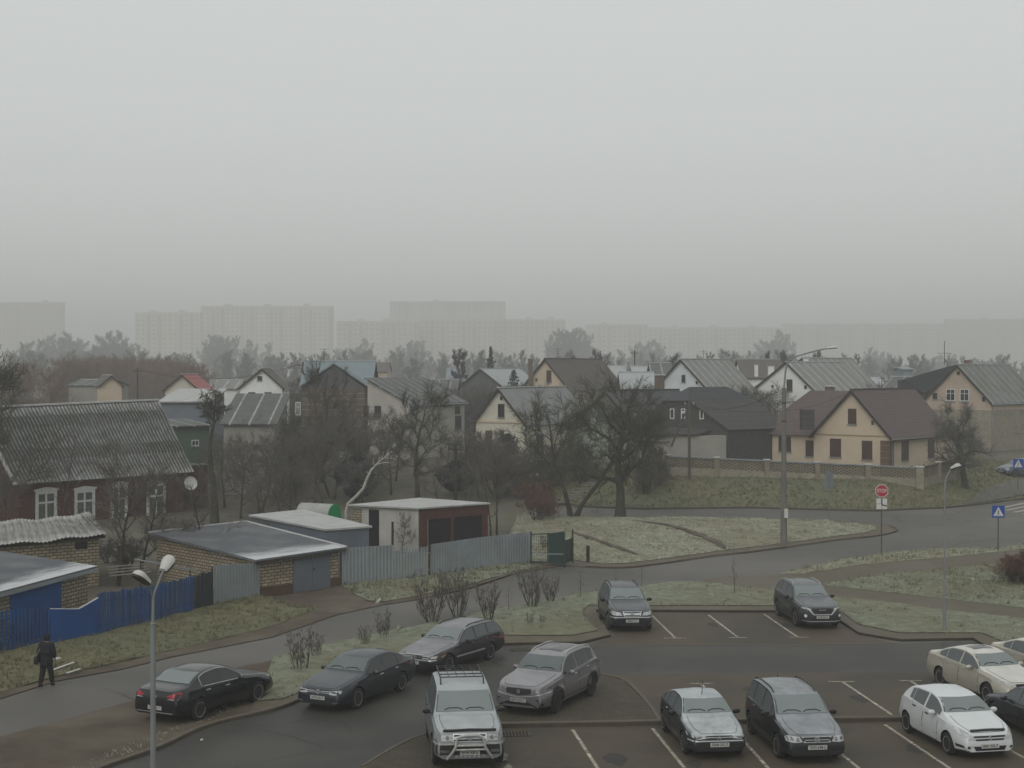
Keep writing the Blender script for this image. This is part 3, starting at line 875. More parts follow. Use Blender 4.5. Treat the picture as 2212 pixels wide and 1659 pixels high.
def build_car(d, name, label, loc, heading, group='cars in the car park', cat='car'):
    """d: design of the car, local +X is forward, y to its left"""
    s = Shell(d)
    root = thing(name, label, cat, loc, heading, group)
    P = d['paint']
    body = bpy.data.objects.new('body', s.mesh(P)); COL.objects.link(body); body.parent = root
    X = lambda x: s.cx - x                     # design x (from the nose) to local
    W2 = d['W'] / 2
    # wheels
    tm, rm_ = wheel_meshes(d['r'], d.get('rim', 'five'), d.get('rimmat', rim_silver))
    for wx in (d['fo'], d['fo'] + d['wb']):
        for sg in (1, -1):
            wh = bpy.data.objects.new('wheel', tm); COL.objects.link(wh)
            wh.name = 'wheel'; wh.parent = root
            wh.location = (X(wx), sg * (W2 - .125), d['r'])
            wh.rotation_euler = (0, .35 * wx, 0 if sg > 0 else math.pi)
            ri = bpy.data.objects.new('rim', rm_); COL.objects.link(ri); ri.parent = wh
    # glass
    cw, rf, rr, dk = d['cowl'], d['roof0'], d['roof1'], d['deck']
    z0, z1 = s.top(cw) + .035, s.top(rf) - .055
    b0 = s.hw(cw) * .80; b1 = s.sec(rf)[10][0] - .055
    wm = d.get('glass', wind_m)
    n = 6
    wsh = [(b0 + (b1 - b0) * (i / n) ** .9, z0 + (z1 - z0) * i / n) for i in range(n + 1)]
    s.patch('windscreen_seal', [(y + .022 * (1 if y > 0 else -1), z) for y, z in [(-y, z) for y, z in wsh] + wsh[::-1]], 'front', trim_m, root, .005, .07)
    wso = s.patch('windscreen', [(-y, z) for y, z in wsh] + wsh[::-1], 'front', wm, root, .012, .07)
    zr0, zr1 = s.top(dk) + .03, s.top(rr) - .035
    c0 = s.hw(dk) * .74; c1 = s.sec(rr)[10][0] - .07
    rw_ = [(c0 + (c1 - c0) * i / n, zr0 + (zr1 - zr0) * i / n) for i in range(n + 1)]
    s.patch('rear_window', [(-y, z) for y, z in rw_] + rw_[::-1], 'rear', d.get('rglass', wm), root, .012, .07)
    sm = d.get('sglass', side_frost)
    segs = d['side']
    for sg, ax in ((1, 'left'), (-1, 'right')):
        for gi, (xa, xb) in enumerate(segs):
            lo_, hi_ = [], []
            k = max(4, int((xb - xa) / .07))
            for i in range(k + 1):
                x = xa + (xb - xa) * i / k
                zl, zh = min(s.belt(x), s.top(x) - .035) + .028, s.sec(x)[10][1] - .028
                if zh - zl > .02:
                    lo_.append((X(x), zl)); hi_.append((X(x), zh))
            if len(lo_) > 2: s.patch('side_window', lo_ + hi_[::-1], ax, sm, root, .006, .14)
        if d.get('chrome_line'):
            xa, xb = segs[0][0], segs[-1][1]
            k = 30
            pts = []
            for i in range(k + 1):
                x = xa - .03 + (xb - xa + .06) * i / k
                zl, zh = min(s.belt(x), s.top(x) - .035) + .015, s.sec(x)[10][1] - .01
                pts.append((x, zl, max(zl + .004, zh)))
            loop = [(x, zh) for x, zl, zh in pts] + [(x, zl) for x, zl, zh in pts[::-1]]
            p3 = []
            for x, z in loop:
                h, nn = s.pt((X(x), 0, z), ax)
                if h is not None: p3.append(h + nn * (.006 if nn.y * sg > 0 else -.006))
            MB().tube(p3 + p3[:1], .014, 6).build('window_chrome', chrome_m, root, smooth=60)
        # doors with seams and handles
        for xa, xb in d['doors']:
            zl = s.zb(2.0) + .10
            ks = 6
            topl = [(xa + (xb - xa) * i / ks, s.belt(xa + (xb - xa) * i / ks) - .012) for i in range(ks + 1)]
            poly = [(X(x), z) for x, z in topl] + [(X(xb), zl + .05), (X(xb - .05), zl), (X(xa + .05), zl), (X(xa), zl + .05)]
            cxm = sum(p[0] for p in poly) / len(poly); czm = sum(p[1] for p in poly) / len(poly)
            dr = s.patch('door', poly, ax, P, root, .007, .16)
            big = [(px + (.012 if px > cxm else -.012), pz + (.010 if pz > czm else -.012)) for px, pz in poly]
            s.patch('door_seam', big, ax, trim_m, dr, .003, .16)
            hx = xb - .22
            zh = s.belt(hx) - .10
            h, nn = s.pt((X(hx), 0, zh), ax)
            if h is not None:
                MB().box((h.x, h.y + sg * .012, h.z), (.19, .028, .032)).build('handle', chrome_m if d.get('chrome_handle') else d.get('handle', P), dr, bevel=.006)
        if d.get('cladding'):
            zc = d['cladding']
            xa, xb = d['fo'] + d['r'] + .07, d['fo'] + d['wb'] - d['r'] - .07
            s.patch('sill_cladding', rect(X(xb), s.zb(2) + .01, X(xa), zc), ax, trim_m, root, .012, .2)
        if d.get('arch_trim'):
            for wx in (d['fo'], d['fo'] + d['wb']):
                r0, r1 = d['r'] + .05, d['r'] + .11
                arc = [(X(wx) + r1 * math.cos(t), d['r'] + r1 * math.sin(t)) for t in [math.pi * i / 12 for i in range(13)]] + [(X(wx) + r0 * math.cos(t), d['r'] + r0 * math.sin(t)) for t in [math.pi * (12 - i) / 12 for i in range(13)]]
                s.patch('wheel_arch_trim', arc, ax, trim_m, root, .012, 1.0)
        if d.get('side_strip'):
            s.patch('side_strip', rect(X(d['fo'] + d['wb'] - .42), .47, X(d['fo'] + .42), .53), ax, d['side_strip'], root, .014, .2)
        # mirror
        mx = cw + d.get('mir', .42)
        hz_, hn = s.pt((X(mx), 0, s.belt(mx) - .01), ax)
        if hz_ is not None:
            c = Vector((hz_.x, hz_.y + sg * .13, hz_.z + .07))
            b = MB()
            b.lathe([(.001, -.06), (.055, -.055), (.085, -.02), (.088, .02), (.07, .05), (.001, .062)], 12, 'X')
            for v in b.bm.verts: v.co = Vector((v.co.x * .9, v.co.y * 1.25, v.co.z * .82)) + c
            mo = b.build('mirror', d.get('mirror', P), root, smooth=50)
            MB().beam(hz_ + Vector((0, -sg * .01, .01)), c + Vector((0, -sg * .05, -.03)), .05, .03).build('mirror_arm', trim_m, mo)
        if d.get('rails'):
            xa, xb = d['rails']
            p3 = []
            k = 10
            for i in range(k + 1):
                x = xa + (xb - xa) * i / k
                y = s.sec(x)[11][0] - .015
                z = s.sec(x)[11][1] + (.045 if 0 < i < k else .0)
                p3.append((X(x), sg * y, z))
            MB().tube(p3, .019, 8).build('roof_rail', d.get('railmat', trim_m), root, smooth=50)
    # wipers
    if d.get('wipers', True):
        for ya, yb, zo in ((.02, .52, .05), (-.55, -.05, .05)):
            p3 = []
            for i in range(5):
                y = ya + (yb - ya) * i / 4
                h, nn = s.pt((0, y, z0 + .02 + (zo if i in (1, 2, 3) else .012)), 'front')
                if h is not None: p3.append(h + Vector((.012, 0, .016)))
            if len(p3) > 2: MB().tube(p3, .013, 6).build('wiper', trim_m, root)
    # bonnet: a panel of its own with a seam
    hb = [(X(cw - .06), s.hw(cw) * .72), (X(cw - .5), s.hw(cw - .5) * .75), (X(.42), s.hw(.42) * .72), (X(.16), s.hw(.3) * .60), (X(.13), .0)]
    hbp = hb + [(a, -b) for a, b in hb[-2::-1]]
    bo = s.patch('bonnet', hbp, 'top', P, root, .008, .14)
    cxm = sum(p[0] for p in hbp) / len(hbp)
    s.patch('bonnet_seam', [(a + (.010 if a > cxm else -.01), b * 1.02) for a, b in hbp], 'top', trim_m, bo, .003, .14)
    # features drawn from the front, the rear and above: (name, outline, material, offset, both sides)
    for ax, key in (('front', 'front'), ('rear', 'rear'), ('top', 'roof')):
        for it in d.get(key, []):
            nm, poly, mm, off, both = it[:5]
            if ax == 'top': poly = [(X(a), b) for a, b in poly]
            o = s.patch(nm, poly, ax, mm, root, off, .08, thick=it[5] if len(it) > 5 else 0)
            if both: s.patch(nm, mir(poly) if ax != 'top' else [(a, -b) for a, b in poly][::-1], ax, mm, root, off, .08, thick=it[5] if len(it) > 5 else 0)
    # number plates
    for ax, key in (('front', 'plate_f'), ('rear', 'plate_r')):
        if key not in d: continue
        z, txt = d[key]
        h, nn = s.pt((0, 0, z), ax)
        sg = 1 if ax == 'front' else -1
        hs = [s.pt((0, y, zz), ax)[0] for y in (-.24, 0, .24) for zz in (z - .05, z, z + .05)]
        ex = max(sg * q.x for q in hs if q is not None) + .012
        b = MB().box((sg * ex, 0, z), (.016, .52, .112))
        pl = b.build('number_plate', plate_m, root)
        rot = Matrix.Rotation(R(90) * sg, 4, 'Z') @ Matrix.Rotation(R(90), 4, 'X')
        font_mesh('plate_text', txt, .098, text_m, pl, Matrix.Translation((sg * (ex + .010), 0, z)) @ rot, .001)
    for e in d.get('emblem', []):
        ax, z, kind, rad = e
        h, nn = s.pt((0, 0, z), ax)
        sg = 1 if ax == 'front' else -1
        b = MB()
        x0 = h.x + sg * .018
        if kind == 'ring' or kind == 'vw':
            b.tube([(x0, math.cos(t) * rad, z + math.sin(t) * rad) for t in [2 * math.pi * i / 20 for i in range(21)]], .009, 6, cap=False)
        if kind == 'vw':
            for a, c in (((-.45, .8), (-.0, .1)), ((.45, .8), (0, .1)), ((-.85, .4), (-.35, -.75)), ((-.35, -.75), (0, .05)), ((0, .05), (.35, -.75)), ((.35, -.75), (.85, .4))):
                b.beam((x0, a[0] * rad, z + a[1] * rad), (x0, c[0] * rad, z + c[1] * rad), .012, .012)
        if kind == 'rings':
            for k in range(4):
                cyk = (k - 1.5) * rad * 1.45
                b.tube([(x0, cyk + math.cos(t) * rad, z + math.sin(t) * rad) for t in [2 * math.pi * i / 16 for i in range(17)]], .007, 6, cap=False)
        if kind == 'oval':
            b.tube([(x0, math.cos(t) * rad * 1.45, z + math.sin(t) * rad) for t in [2 * math.pi * i / 20 for i in range(21)]], .009, 6, cap=False)
            b.tube([(x0, math.cos(t) * rad * .55, z + math.sin(t) * rad * .9) for t in [2 * math.pi * i / 16 for i in range(17)]], .007, 6, cap=False)
            b.tube([(x0, math.cos(t) * rad * 1.1, z + rad * .4 + math.sin(t) * rad * .45) for t in [2 * math.pi * i / 16 for i in range(17)]], .007, 6, cap=False)
        if kind == 'slant':
            b.tube([(x0, math.cos(t) * rad, z + math.sin(t) * rad) for t in [2 * math.pi * i / 20 for i in range(21)]], .010, 6, cap=False)
            b.beam((x0, -rad * 1.25, z + .012), (x0, .02, z - .006), .014, .014); b.beam((x0, -.02, z + .006), (x0, rad * 1.25, z - .012), .014, .014)
        if kind == 'chevron':
            for dz in (0, -.5):
                b.beam((x0, -rad, z + dz * rad - rad * .35), (x0, 0, z + dz * rad + rad * .35), .012, .02); b.beam((x0, rad, z + dz * rad - rad * .35), (x0, 0, z + dz * rad + rad * .35), .012, .02)
        if kind == 'bar':
            b.box((x0, 0, z), (.014, rad * 2, .022))
        b.build('badge', chrome_m, root)
    if d.get('aerial'):
        x, sl, ln = d['aerial']
        z = s.top(x)
        MB().tube([(X(x), 0, z - .01), (X(x) - sl * ln, 0, z + ln)], [.012, .006], 6).build('aerial', trim_m, root)
    if d.get('extra'): d['extra'](s, root, X)
    return root

def ground_pair(rear, front, wb, sg, W, heading=None, z=0.0):
    """rear and front wheel contact points seen in the photograph -> centre and heading"""
    a, b = G(*rear, z), G(*front, z)
    d = (b - a)
    h = math.atan2(d.y, d.x) if heading is None else heading
    u = Vector((math.cos(h), math.sin(h), 0))
    left = Vector((-u.y, u.x, 0))
    c = (a + b) / 2 - left * sg * (W / 2 - .06)
    return (c.x, c.y, z), h
# ------------------------------------------------------------------ the car designs (metres; x runs back from the nose)
def sedan_front(W2, zl, zh, zg, grille=None, lamp=None, low=True, gm=grille_m, lm=lamp_m):
    out = []
    return out
p_black = paint('black_paint', (0.010, 0.010, 0.013), .14, .15, fc=(.20, .215, .23), rough=.22)
p_blue_grey = paint('blue_grey_paint', (0.016, 0.021, 0.029), .38, .3, fc=(.17, .185, .20), rough=.3)
p_aubergine = paint('dark_grey_paint', (0.017, 0.015, 0.020), .75, .3, fc=(.33, .335, .36))
p_silver = paint('silver_paint', (0.20, 0.217, 0.222), .85, .4, fc=(.42, .445, .46))
p_mauve = paint('mauve_silver_paint', (0.165, 0.155, 0.165), .6, .4, fc=(.37, .375, .39))
p_navy = paint('navy_paint', (0.009, 0.012, 0.016), .5, .3, fc=(.22, .24, .26), rough=.28)
p_graphite = paint('graphite_paint', (0.022, 0.025, 0.029), .6, .3, fc=(.26, .28, .30))
p_ink = paint('ink_blue_paint', (0.012, 0.015, 0.021), 1.0, .2, fc=(.44, .465, .48), fz=.5)
p_van = paint('deep_blue_paint', (0.010, 0.012, 0.016), .85, .2, fc=(.33, .35, .37))
p_white = paint('white_paint', (0.52, 0.54, 0.545), .6, .0, fc=(.62, .65, .67))
p_champ = paint('champagne_paint', (0.40, 0.38, 0.315), .95, .3, fc=(.58, .58, .55))
p_mid = paint('midnight_paint', (0.012, 0.014, 0.022), .6, .2, fc=(.10, .115, .14), rough=.25)
p_far = paint('light_blue_paint', (0.05, 0.07, 0.11), .3, .1)
silver_frost = mat('frosted_bar', (0.42, 0.42, 0.41), (0.26, 0.26, 0.25), 8, 0.6, metal=.3)

CARS = {}
CARS['saloon508'] = dict(L=4.79, W=1.84, H=1.46, wb=2.82, fo=.98, r=.335, paint=p_black, rim='ten', rimmat=rim_silver, cowl=1.55, roof0=2.35, roof1=3.45, deck=4.18, tum=.24,
    top=[(0, .50), (.05, .68), (.16, .77), (.6, .87), (1.2, .95), (1.55, 1.0), (1.95, 1.22), (2.35, 1.41), (2.8, 1.46), (3.3, 1.43), (3.7, 1.31), (4.18, 1.09), (4.5, 1.05), (4.70, 1.00), (4.77, .86), (4.79, .55)],
    belt=[(0, .58), (.5, .76), (1.5, .90), (3, .96), (4.2, .985), (4.79, .9)], side=[(1.72, 2.72), (2.78, 3.62)], doors=[(1.55, 2.72), (2.74, 3.62)], glass=wind_wet, rglass=wind_m, sglass=side_m, chrome_line=True, chrome_handle=True,
    front=[('headlight', [(.42, .62), (.80, .70), (.80, .78), (.5, .74)], lamp_m, .01, True), ('grille', [(-.33, .38), (.33, .38), (.36, .66), (-.36, .66)], grille_m, .01, False)],
    rear=[('tail_light', [(.42, .86), (.62, .80), (.815, .80), (.815, .93), (.78, .98), (.6, .93)], tail_m, .008, True), ('reversing_light', [(.44, .775), (.80, .775), (.80, .80), (.55, .80)], lamp_m, .008, True),
          ('bumper_line', [(-.7, .36), (.7, .36), (.7, .38), (-.7, .38)], chrome_m, .01, False), ('boot_seam', [(-.62, .985), (.62, .985), (.62, .972), (-.62, .972)], trim_m, .006, False)],
    plate_r=(.50, '7024 AP-7'), emblem=[('rear', .86, 'chevron', .06)])
CARS['passat'] = dict(L=4.77, W=1.82, H=1.47, wb=2.71, fo=.95, r=.325, paint=p_blue_grey, rim='ten', rimmat=rim_silver, cowl=1.42, roof0=2.2, roof1=3.35, deck=4.2, tum=.23, mirror=p_blue_grey,
    top=[(0, .48), (.04, .66), (.12, .74), (.5, .85), (1.1, .95), (1.42, 1.0), (1.8, 1.21), (2.2, 1.41), (2.7, 1.47), (3.2, 1.45), (3.65, 1.33), (4.2, 1.10), (4.55, 1.07), (4.70, 1.0), (4.76, .85), (4.77, .55)],
    belt=[(0, .58), (.5, .76), (1.4, .90), (3, .96), (4.2, .99), (4.77, .9)], side=[(1.6, 2.58), (2.65, 3.45), (3.5, 3.82)], doors=[(1.48, 2.6), (2.63, 3.55)], glass=wind_wet, sglass=side_m, chrome_handle=True,
    front=[('headlight', [(.40, .575), (.62, .565), (.76, .61), (.75, .69), (.62, .69), (.42, .665)], lamp_m, .008, True), ('grille', [(-.40, .575), (.40, .575), (.42, .685), (-.42, .685)], grille_m, .008, False),
           ('grille_bar', [(-.41, .60), (.41, .60), (.41, .612), (-.41, .612)], chrome_m, .014, False), ('grille_bar', [(-.42, .645), (.42, .645), (.42, .657), (-.42, .657)], chrome_m, .014, False),
           ('lower_intake', [(-.72, .27), (.72, .27), (.78, .36), (-.78, .36)], grille_m, .008, False), ('fog_light', [(.52, .30), (.76, .32), (.74, .36), (.56, .35)], lamp_dk, .013, True)],
    rear=[('tail_light', [(.42, .82), (.86, .82), (.86, .95), (.5, .95)], tail_m, .008, True)], plate_f=(.455, '0190 EA-7'), emblem=[('front', .635, 'vw', .065)])
CARS['estate'] = dict(L=4.80, W=1.80, H=1.47, wb=2.69, fo=.98, r=.32, paint=p_aubergine, rim='five', rimmat=rim_silver, cowl=1.62, roof0=2.3, roof1=4.25, deck=4.66, tum=.2, tf=.13, mirror=trim_m,
    top=[(0, .46), (.03, .64), (.10, .71), (.5, .80), (1.2, .90), (1.62, .96), (1.95, 1.19), (2.3, 1.37), (2.75, 1.43), (3.5, 1.44), (4.0, 1.42), (4.25, 1.36), (4.66, 1.0), (4.74, .86), (4.80, .60)],
    belt=[(0, .56), (.5, .72), (1.6, .88), (3, .93), (4.5, .97), (4.8, .9)], side=[(1.8, 2.72), (2.8, 3.55), (3.62, 4.38)], doors=[(1.66, 2.74), (2.77, 3.62)], glass=wind_m, rails=(2.45, 4.3), railmat=trim_m, side_strip=chrome_m,
    front=[('headlight', [(.38, .585), (.80, .60), (.80, .675), (.38, .69)], lamp_m, .008, True), ('grille', [(-.34, .57), (.34, .57), (.34, .685), (-.34, .685)], grille_m, .008, False),
           ('grille_surround', [(-.36, .69), (.36, .69), (.36, .71), (-.36, .71)], chrome_m, .014, False), ('bumper_strip', [(-.82, .53), (.82, .53), (.82, .56), (-.82, .56)], chrome_m, .014, False),
           ('indicator', [(.80, .60), (.86, .61), (.86, .67), (.80, .675)], amber_m, .008, True)],
    rear=[('tail_light', [(.5, .70), (.86, .70), (.86, .84), (.5, .84)], tail_m, .008, True)], plate_f=(.445, '3810 EB-7'), emblem=[('front', .628, 'rings', .042)])
def rack(s, root, X):
    b = MB()
    zt = s.top(3.0) + .10
    for sg in (1, -1):
        b.tube([(X(2.5), sg * .60, s.top(2.5) - .03), (X(2.62), sg * .60, zt), (X(4.4), sg * .60, zt), (X(4.5), sg * .60, s.top(4.5) - .03)], .02, 8)
    for x in (2.75, 3.15, 3.6, 4.05, 4.35):
        b.tube([(X(x), -.60, zt), (X(x), .60, zt)], .016, 8)
    for y in (-.36, -.12, .12, .36):
        b.tube([(X(2.75), y, zt + .004), (X(4.35), y, zt + .004)], .011, 6)
    b.build('roof_rack', trim_m, root, smooth=50)
    g = MB()
    x0 = X(0) + .10
    for sg in (1, -1):
        g.tube([(x0 - .12, sg * .60, .33), (x0, sg * .50, .48), (x0 + .02, sg * .385, .66), (x0 + .01, sg * .36, .84), (x0, sg * .31, .92), (x0, sg * .22, .955), (x0, 0, .965)], .040, 10)
    g.tube([(x0, -.40, .70), (x0 + .01, .40, .70)], .032, 10)
    g.tube([(x0, -.41, .59), (x0 + .01, .41, .59)], .028, 10)
    g.build('bull_bar', silver_frost, root, smooth=50)
    k = MB()
    for y in (-.36, -.24, -.12, 0, .12, .24, .36): k.lathe([(.001, .0), (.026, .0), (.026, .02), (.001, .02)], 10, 'X', (X(0) + .02, y, .395))
    k.build('skid_plate_holes', silver_frost, root)
    v = MB()
    v.tube([s.pt((X(.14), y, 0), 'top')[0] + Vector((.0, 0, .05)) for y in (-.70, -.5, -.25, 0, .25, .5, .70)], .035, 8)
    v.build('bug_deflector', trim_m, root, smooth=60)
CARS['offroad'] = dict(L=4.89, W=1.94, H=1.86, wb=2.85, fo=.86, r=.39, paint=p_silver, rim='five', rimmat=rim_silver, cowl=1.55, roof0=2.15, roof1=4.5, deck=4.72, tum=.17, tf=.10, gc=.26, mir=.38,
    top=[(0, .60), (.03, .86), (.09, .98), (.25, 1.06), (.9, 1.13), (1.55, 1.18), (1.85, 1.48), (2.15, 1.73), (2.6, 1.81), (3.5, 1.83), (4.3, 1.80), (4.5, 1.72), (4.72, 1.25), (4.83, 1.0), (4.89, .7)],
    belt=[(0, .75), (.3, .96), (1.55, 1.10), (3, 1.14), (4.5, 1.16), (4.89, 1.0)], side=[(1.68, 2.6), (2.68, 3.55), (3.62, 4.42)], doors=[(1.6, 2.62), (2.65, 3.6)], glass=wind_m, mirror=trim_m, handle=trim_m,
    front=[('headlight', [(.46, .80), (.74, .80), (.74, .93), (.46, .95)], lamp_m, .010, True), ('indicator', [(.755, .80), (.90, .80), (.90, .93), (.755, .93)], lamp_m, .010, True),
           ('headlight_bulb', circ(.59, .87, .05, .05, 12), lamp_dk, .018, True), ('grille_surround', [(-.46, .77), (.46, .77), (.44, .97), (-.44, .97)], chrome_m, .008, False), ('grille', [(-.43, .79), (.43, .79), (.41, .945), (-.41, .945)], grille_m, .014, False),
           ('bumper', [(-.94, .44), (.94, .44), (.94, .74), (-.94, .74)], trim_m, .010, False), ('bumper_strip', [(-.93, .70), (.93, .70), (.93, .745), (-.93, .745)], silver_frost, .025, False), ('fog_light', [(.55, .50), (.78, .50), (.78, .57), (.55, .57)], lamp_dk, .016, True)],
    rear=[('tail_light', [(.7, .9), (.92, .9), (.92, 1.15), (.7, 1.15)], tail_m, .008, True)], plate_f=(.485, '0190 AB-6'), emblem=[('front', .87, 'oval', .055)], extra=rack)
CARS['crossover'] = dict(L=4.54, W=1.84, H=1.70, wb=2.67, fo=.94, r=.36, paint=p_mauve, rim='ten', rimmat=rim_dark, cowl=1.40, roof0=2.05, roof1=3.85, deck=4.28, tum=.21, gc=.22, cladding=.42, arch_trim=True, char=.03, mirror=p_mauve,
    top=[(0, .55), (.03, .78), (.10, .90), (.3, .98), (.9, 1.07), (1.40, 1.12), (1.72, 1.37), (2.05, 1.58), (2.5, 1.66), (3.2, 1.67), (3.85, 1.60), (4.28, 1.22), (4.42, 1.12), (4.50, .95), (4.54, .6)],
    belt=[(0, .7), (.4, .92), (1.4, 1.02), (3, 1.11), (3.9, 1.17), (4.54, 1.05)], side=[(1.55, 2.55), (2.62, 3.42), (3.47, 3.85)], doors=[(1.45, 2.57), (2.6, 3.5)], glass=wind_wet, sglass=side_m, rails=(2.15, 3.95), railmat=chrome_m, chrome_handle=True,
    front=[('headlight', [(.46, .74), (.62, .73), (.86, .80), (.84, .88), (.5, .83)], lamp_dk, .010, True), ('grille', [(-.44, .80), (-.40, .70), (0, .65), (.40, .70), (.44, .80), (.40, .845), (-.40, .845)], grille_m, .010, False),
           ('grille_chrome', [(-.86, .745), (-.45, .665), (0, .605), (.45, .665), (.86, .745), (.86, .725), (.46, .635), (0, .575), (-.46, .635), (-.86, .725)], chrome_m, .016, False),
           ('lower_intake', [(-.52, .27), (.52, .27), (.66, .33), (.36, .45), (-.36, .45), (-.66, .33)], grille_m, .010, False), ('side_intake', [(.56, .53), (.77, .58), (.79, .36), (.71, .36), (.70, .50)], grille_m, .010, True),
           ('skid_plate', [(-.6, .235), (.6, .235), (.56, .265), (-.56, .265)], trim_m, .014, False)],
    rear=[('tail_light', [(.3, .95), (.88, .95), (.88, 1.05), (.3, 1.05)], tail_m, .008, True)], roof=[('sunroof', [(2.30, -.40), (2.30, .40), (3.30, .40), (3.30, -.40)], side_m, .008, False)], plate_f=(.50, '6070 XH-7'), emblem=[('front', .755, 'ring', .045)])
CARS['rx'] = dict(L=4.58, W=1.82, H=1.67, wb=2.62, fo=.90, r=.35, paint=p_navy, rim='five', rimmat=rim_silver, cowl=1.38, roof0=2.1, roof1=3.9, deck=4.32, tum=.22, gc=.2, mirror=trim_m,
    top=[(0, .52), (.03, .76), (.10, .86), (.3, .94), (.9, 1.04), (1.38, 1.10), (1.75, 1.36), (2.1, 1.56), (2.55, 1.64), (3.2, 1.65), (3.9, 1.56), (4.32, 1.15), (4.48, 1.0), (4.58, .6)],
    belt=[(0, .66), (.4, .88), (1.4, .99), (3, 1.05), (4.0, 1.09), (4.58, .98)], side=[(1.55, 2.5), (2.57, 3.35), (3.42, 3.95)], doors=[(1.45, 2.52), (2.55, 3.42)], rails=(2.2, 3.95), side_strip=trim_m,
    front=[('headlight', [(.40, .68), (.78, .70), (.84, .80), (.78, .86), (.46, .80)], lamp_m, .010, True), ('grille_surround', [(-.34, .66), (.34, .66), (.39, .84), (-.39, .84)], chrome_m, .008, False), ('grille', [(-.31, .68), (.31, .68), (.36, .82), (-.36, .82)], grille_m, .013, False),
           ('bumper_strip', [(-.86, .595), (.86, .595), (.86, .635), (-.86, .635)], chrome_m, .016, False), ('lower_intake', [(-.5, .30), (.5, .30), (.5, .38), (-.5, .38)], grille_m, .010, False)],
    rear=[('tail_light', [(.5, .8), (.86, .8), (.86, 1.0), (.5, 1.0)], tail_m, .008, True)], plate_f=(.475, '0460 IT-7'), emblem=[('front', .755, 'oval', .04)])
CARS['suv'] = dict(L=4.52, W=1.83, H=1.68, wb=2.65, fo=.93, r=.35, paint=p_graphite, rim='ten', rimmat=rim_silver, cowl=1.42, roof0=2.08, roof1=3.8, deck=4.22, tum=.22, gc=.2, cladding=.40, arch_trim=True, rails=(2.15, 3.9), railmat=chrome_m, mirror=trim_m, char=.025,
    top=[(0, .54), (.03, .78), (.10, .90), (.3, .98), (.9, 1.06), (1.42, 1.12), (1.75, 1.37), (2.08, 1.57), (2.5, 1.64), (3.2, 1.65), (3.8, 1.58), (4.22, 1.2), (4.40, 1.1), (4.52, .6)],
    belt=[(0, .68), (.4, .92), (1.4, 1.01), (3, 1.08), (4.0, 1.14), (4.52, 1.02)], side=[(1.58, 2.52), (2.6, 3.38), (3.44, 3.85)], doors=[(1.48, 2.55), (2.58, 3.45)],
    front=[('headlight', [(.44, .80), (.86, .86), (.84, .915), (.5, .86)], lamp_m, .010, True), ('grille', [(-.44, .84), (-.36, .62), (.36, .62), (.44, .84)], grille_m, .010, False),
           ('grille_chrome', [(-.60, .84), (-.38, .60), (.38, .60), (.60, .84), (.54, .84), (.35, .635), (-.35, .635), (-.54, .84)], chrome_m, .017, False), ('fog_surround', circ(.70, .58, .11, .12, 16), trim_m, .010, True), ('fog_light', circ(.70, .58, .055, .06, 12), chrome_m, .016, True),
           ('bumper_strip', [(-.80, .40), (-.5, .36), (.5, .36), (.80, .40), (.80, .375), (.5, .33), (-.5, .33), (-.80, .375)], chrome_m, .016, False), ('lower_intake', [(-.55, .40), (.55, .40), (.5, .47), (-.5, .47)], grille_m, .010, False)],
    rear=[('tail_light', [(.4, .95), (.86, .95), (.86, 1.05), (.4, 1.05)], tail_m, .008, True)], plate_f=(.515, '5240 BA-7'), emblem=[('front', .80, 'bar', .14)])
CARS['liftback'] = dict(L=4.17, W=1.70, H=1.40, wb=2.54, fo=.85, r=.30, paint=p_ink, rim='cover', rimmat=rim_silver, cowl=1.30, roof0=1.95, roof1=3.1, deck=3.85, tum=.22, mirror=trim_m, aerial=(2.02, -.25, .45), tf=.14,
    top=[(0, .46), (.03, .62), (.10, .69), (.4, .78), (.9, .88), (1.30, .95), (1.62, 1.17), (1.95, 1.34), (2.35, 1.39), (2.8, 1.385), (3.1, 1.33), (3.85, 1.02), (4.05, .96), (4.13, .8), (4.17, .55)],
    belt=[(0, .56), (.4, .71), (1.3, .86), (2.8, .91), (3.8, .95), (4.17, .86)], side=[(1.45, 2.3), (2.36, 3.05), (3.1, 3.4)], doors=[(1.36, 2.32), (2.35, 3.1)],
    front=[('headlight', [(.34, .60), (.56, .575), (.80, .62), (.80, .70), (.5, .685)], lamp_m, .010, True), ('grille', [(-.34, .575), (.34, .575), (.36, .655), (-.36, .655)], grille_m, .010, False), ('grille_bar', [(-.34, .61), (.34, .61), (.34, .625), (-.34, .625)], chrome_m, .016, False),
           ('bumper_strip', [(-.80, .515), (.80, .515), (.80, .545), (-.80, .545)], chrome_m, .016, False), ('bumper', [(-.80, .32), (.80, .32), (.80, .51), (-.80, .51)], trim_m, .006, False)],
    rear=[('tail_light', [(.5, .72), (.80, .72), (.80, .86), (.5, .86)], tail_m, .008, True)], plate_f=(.43, '5208 OC-7'), emblem=[('front', .625, 'chevron', .05)])
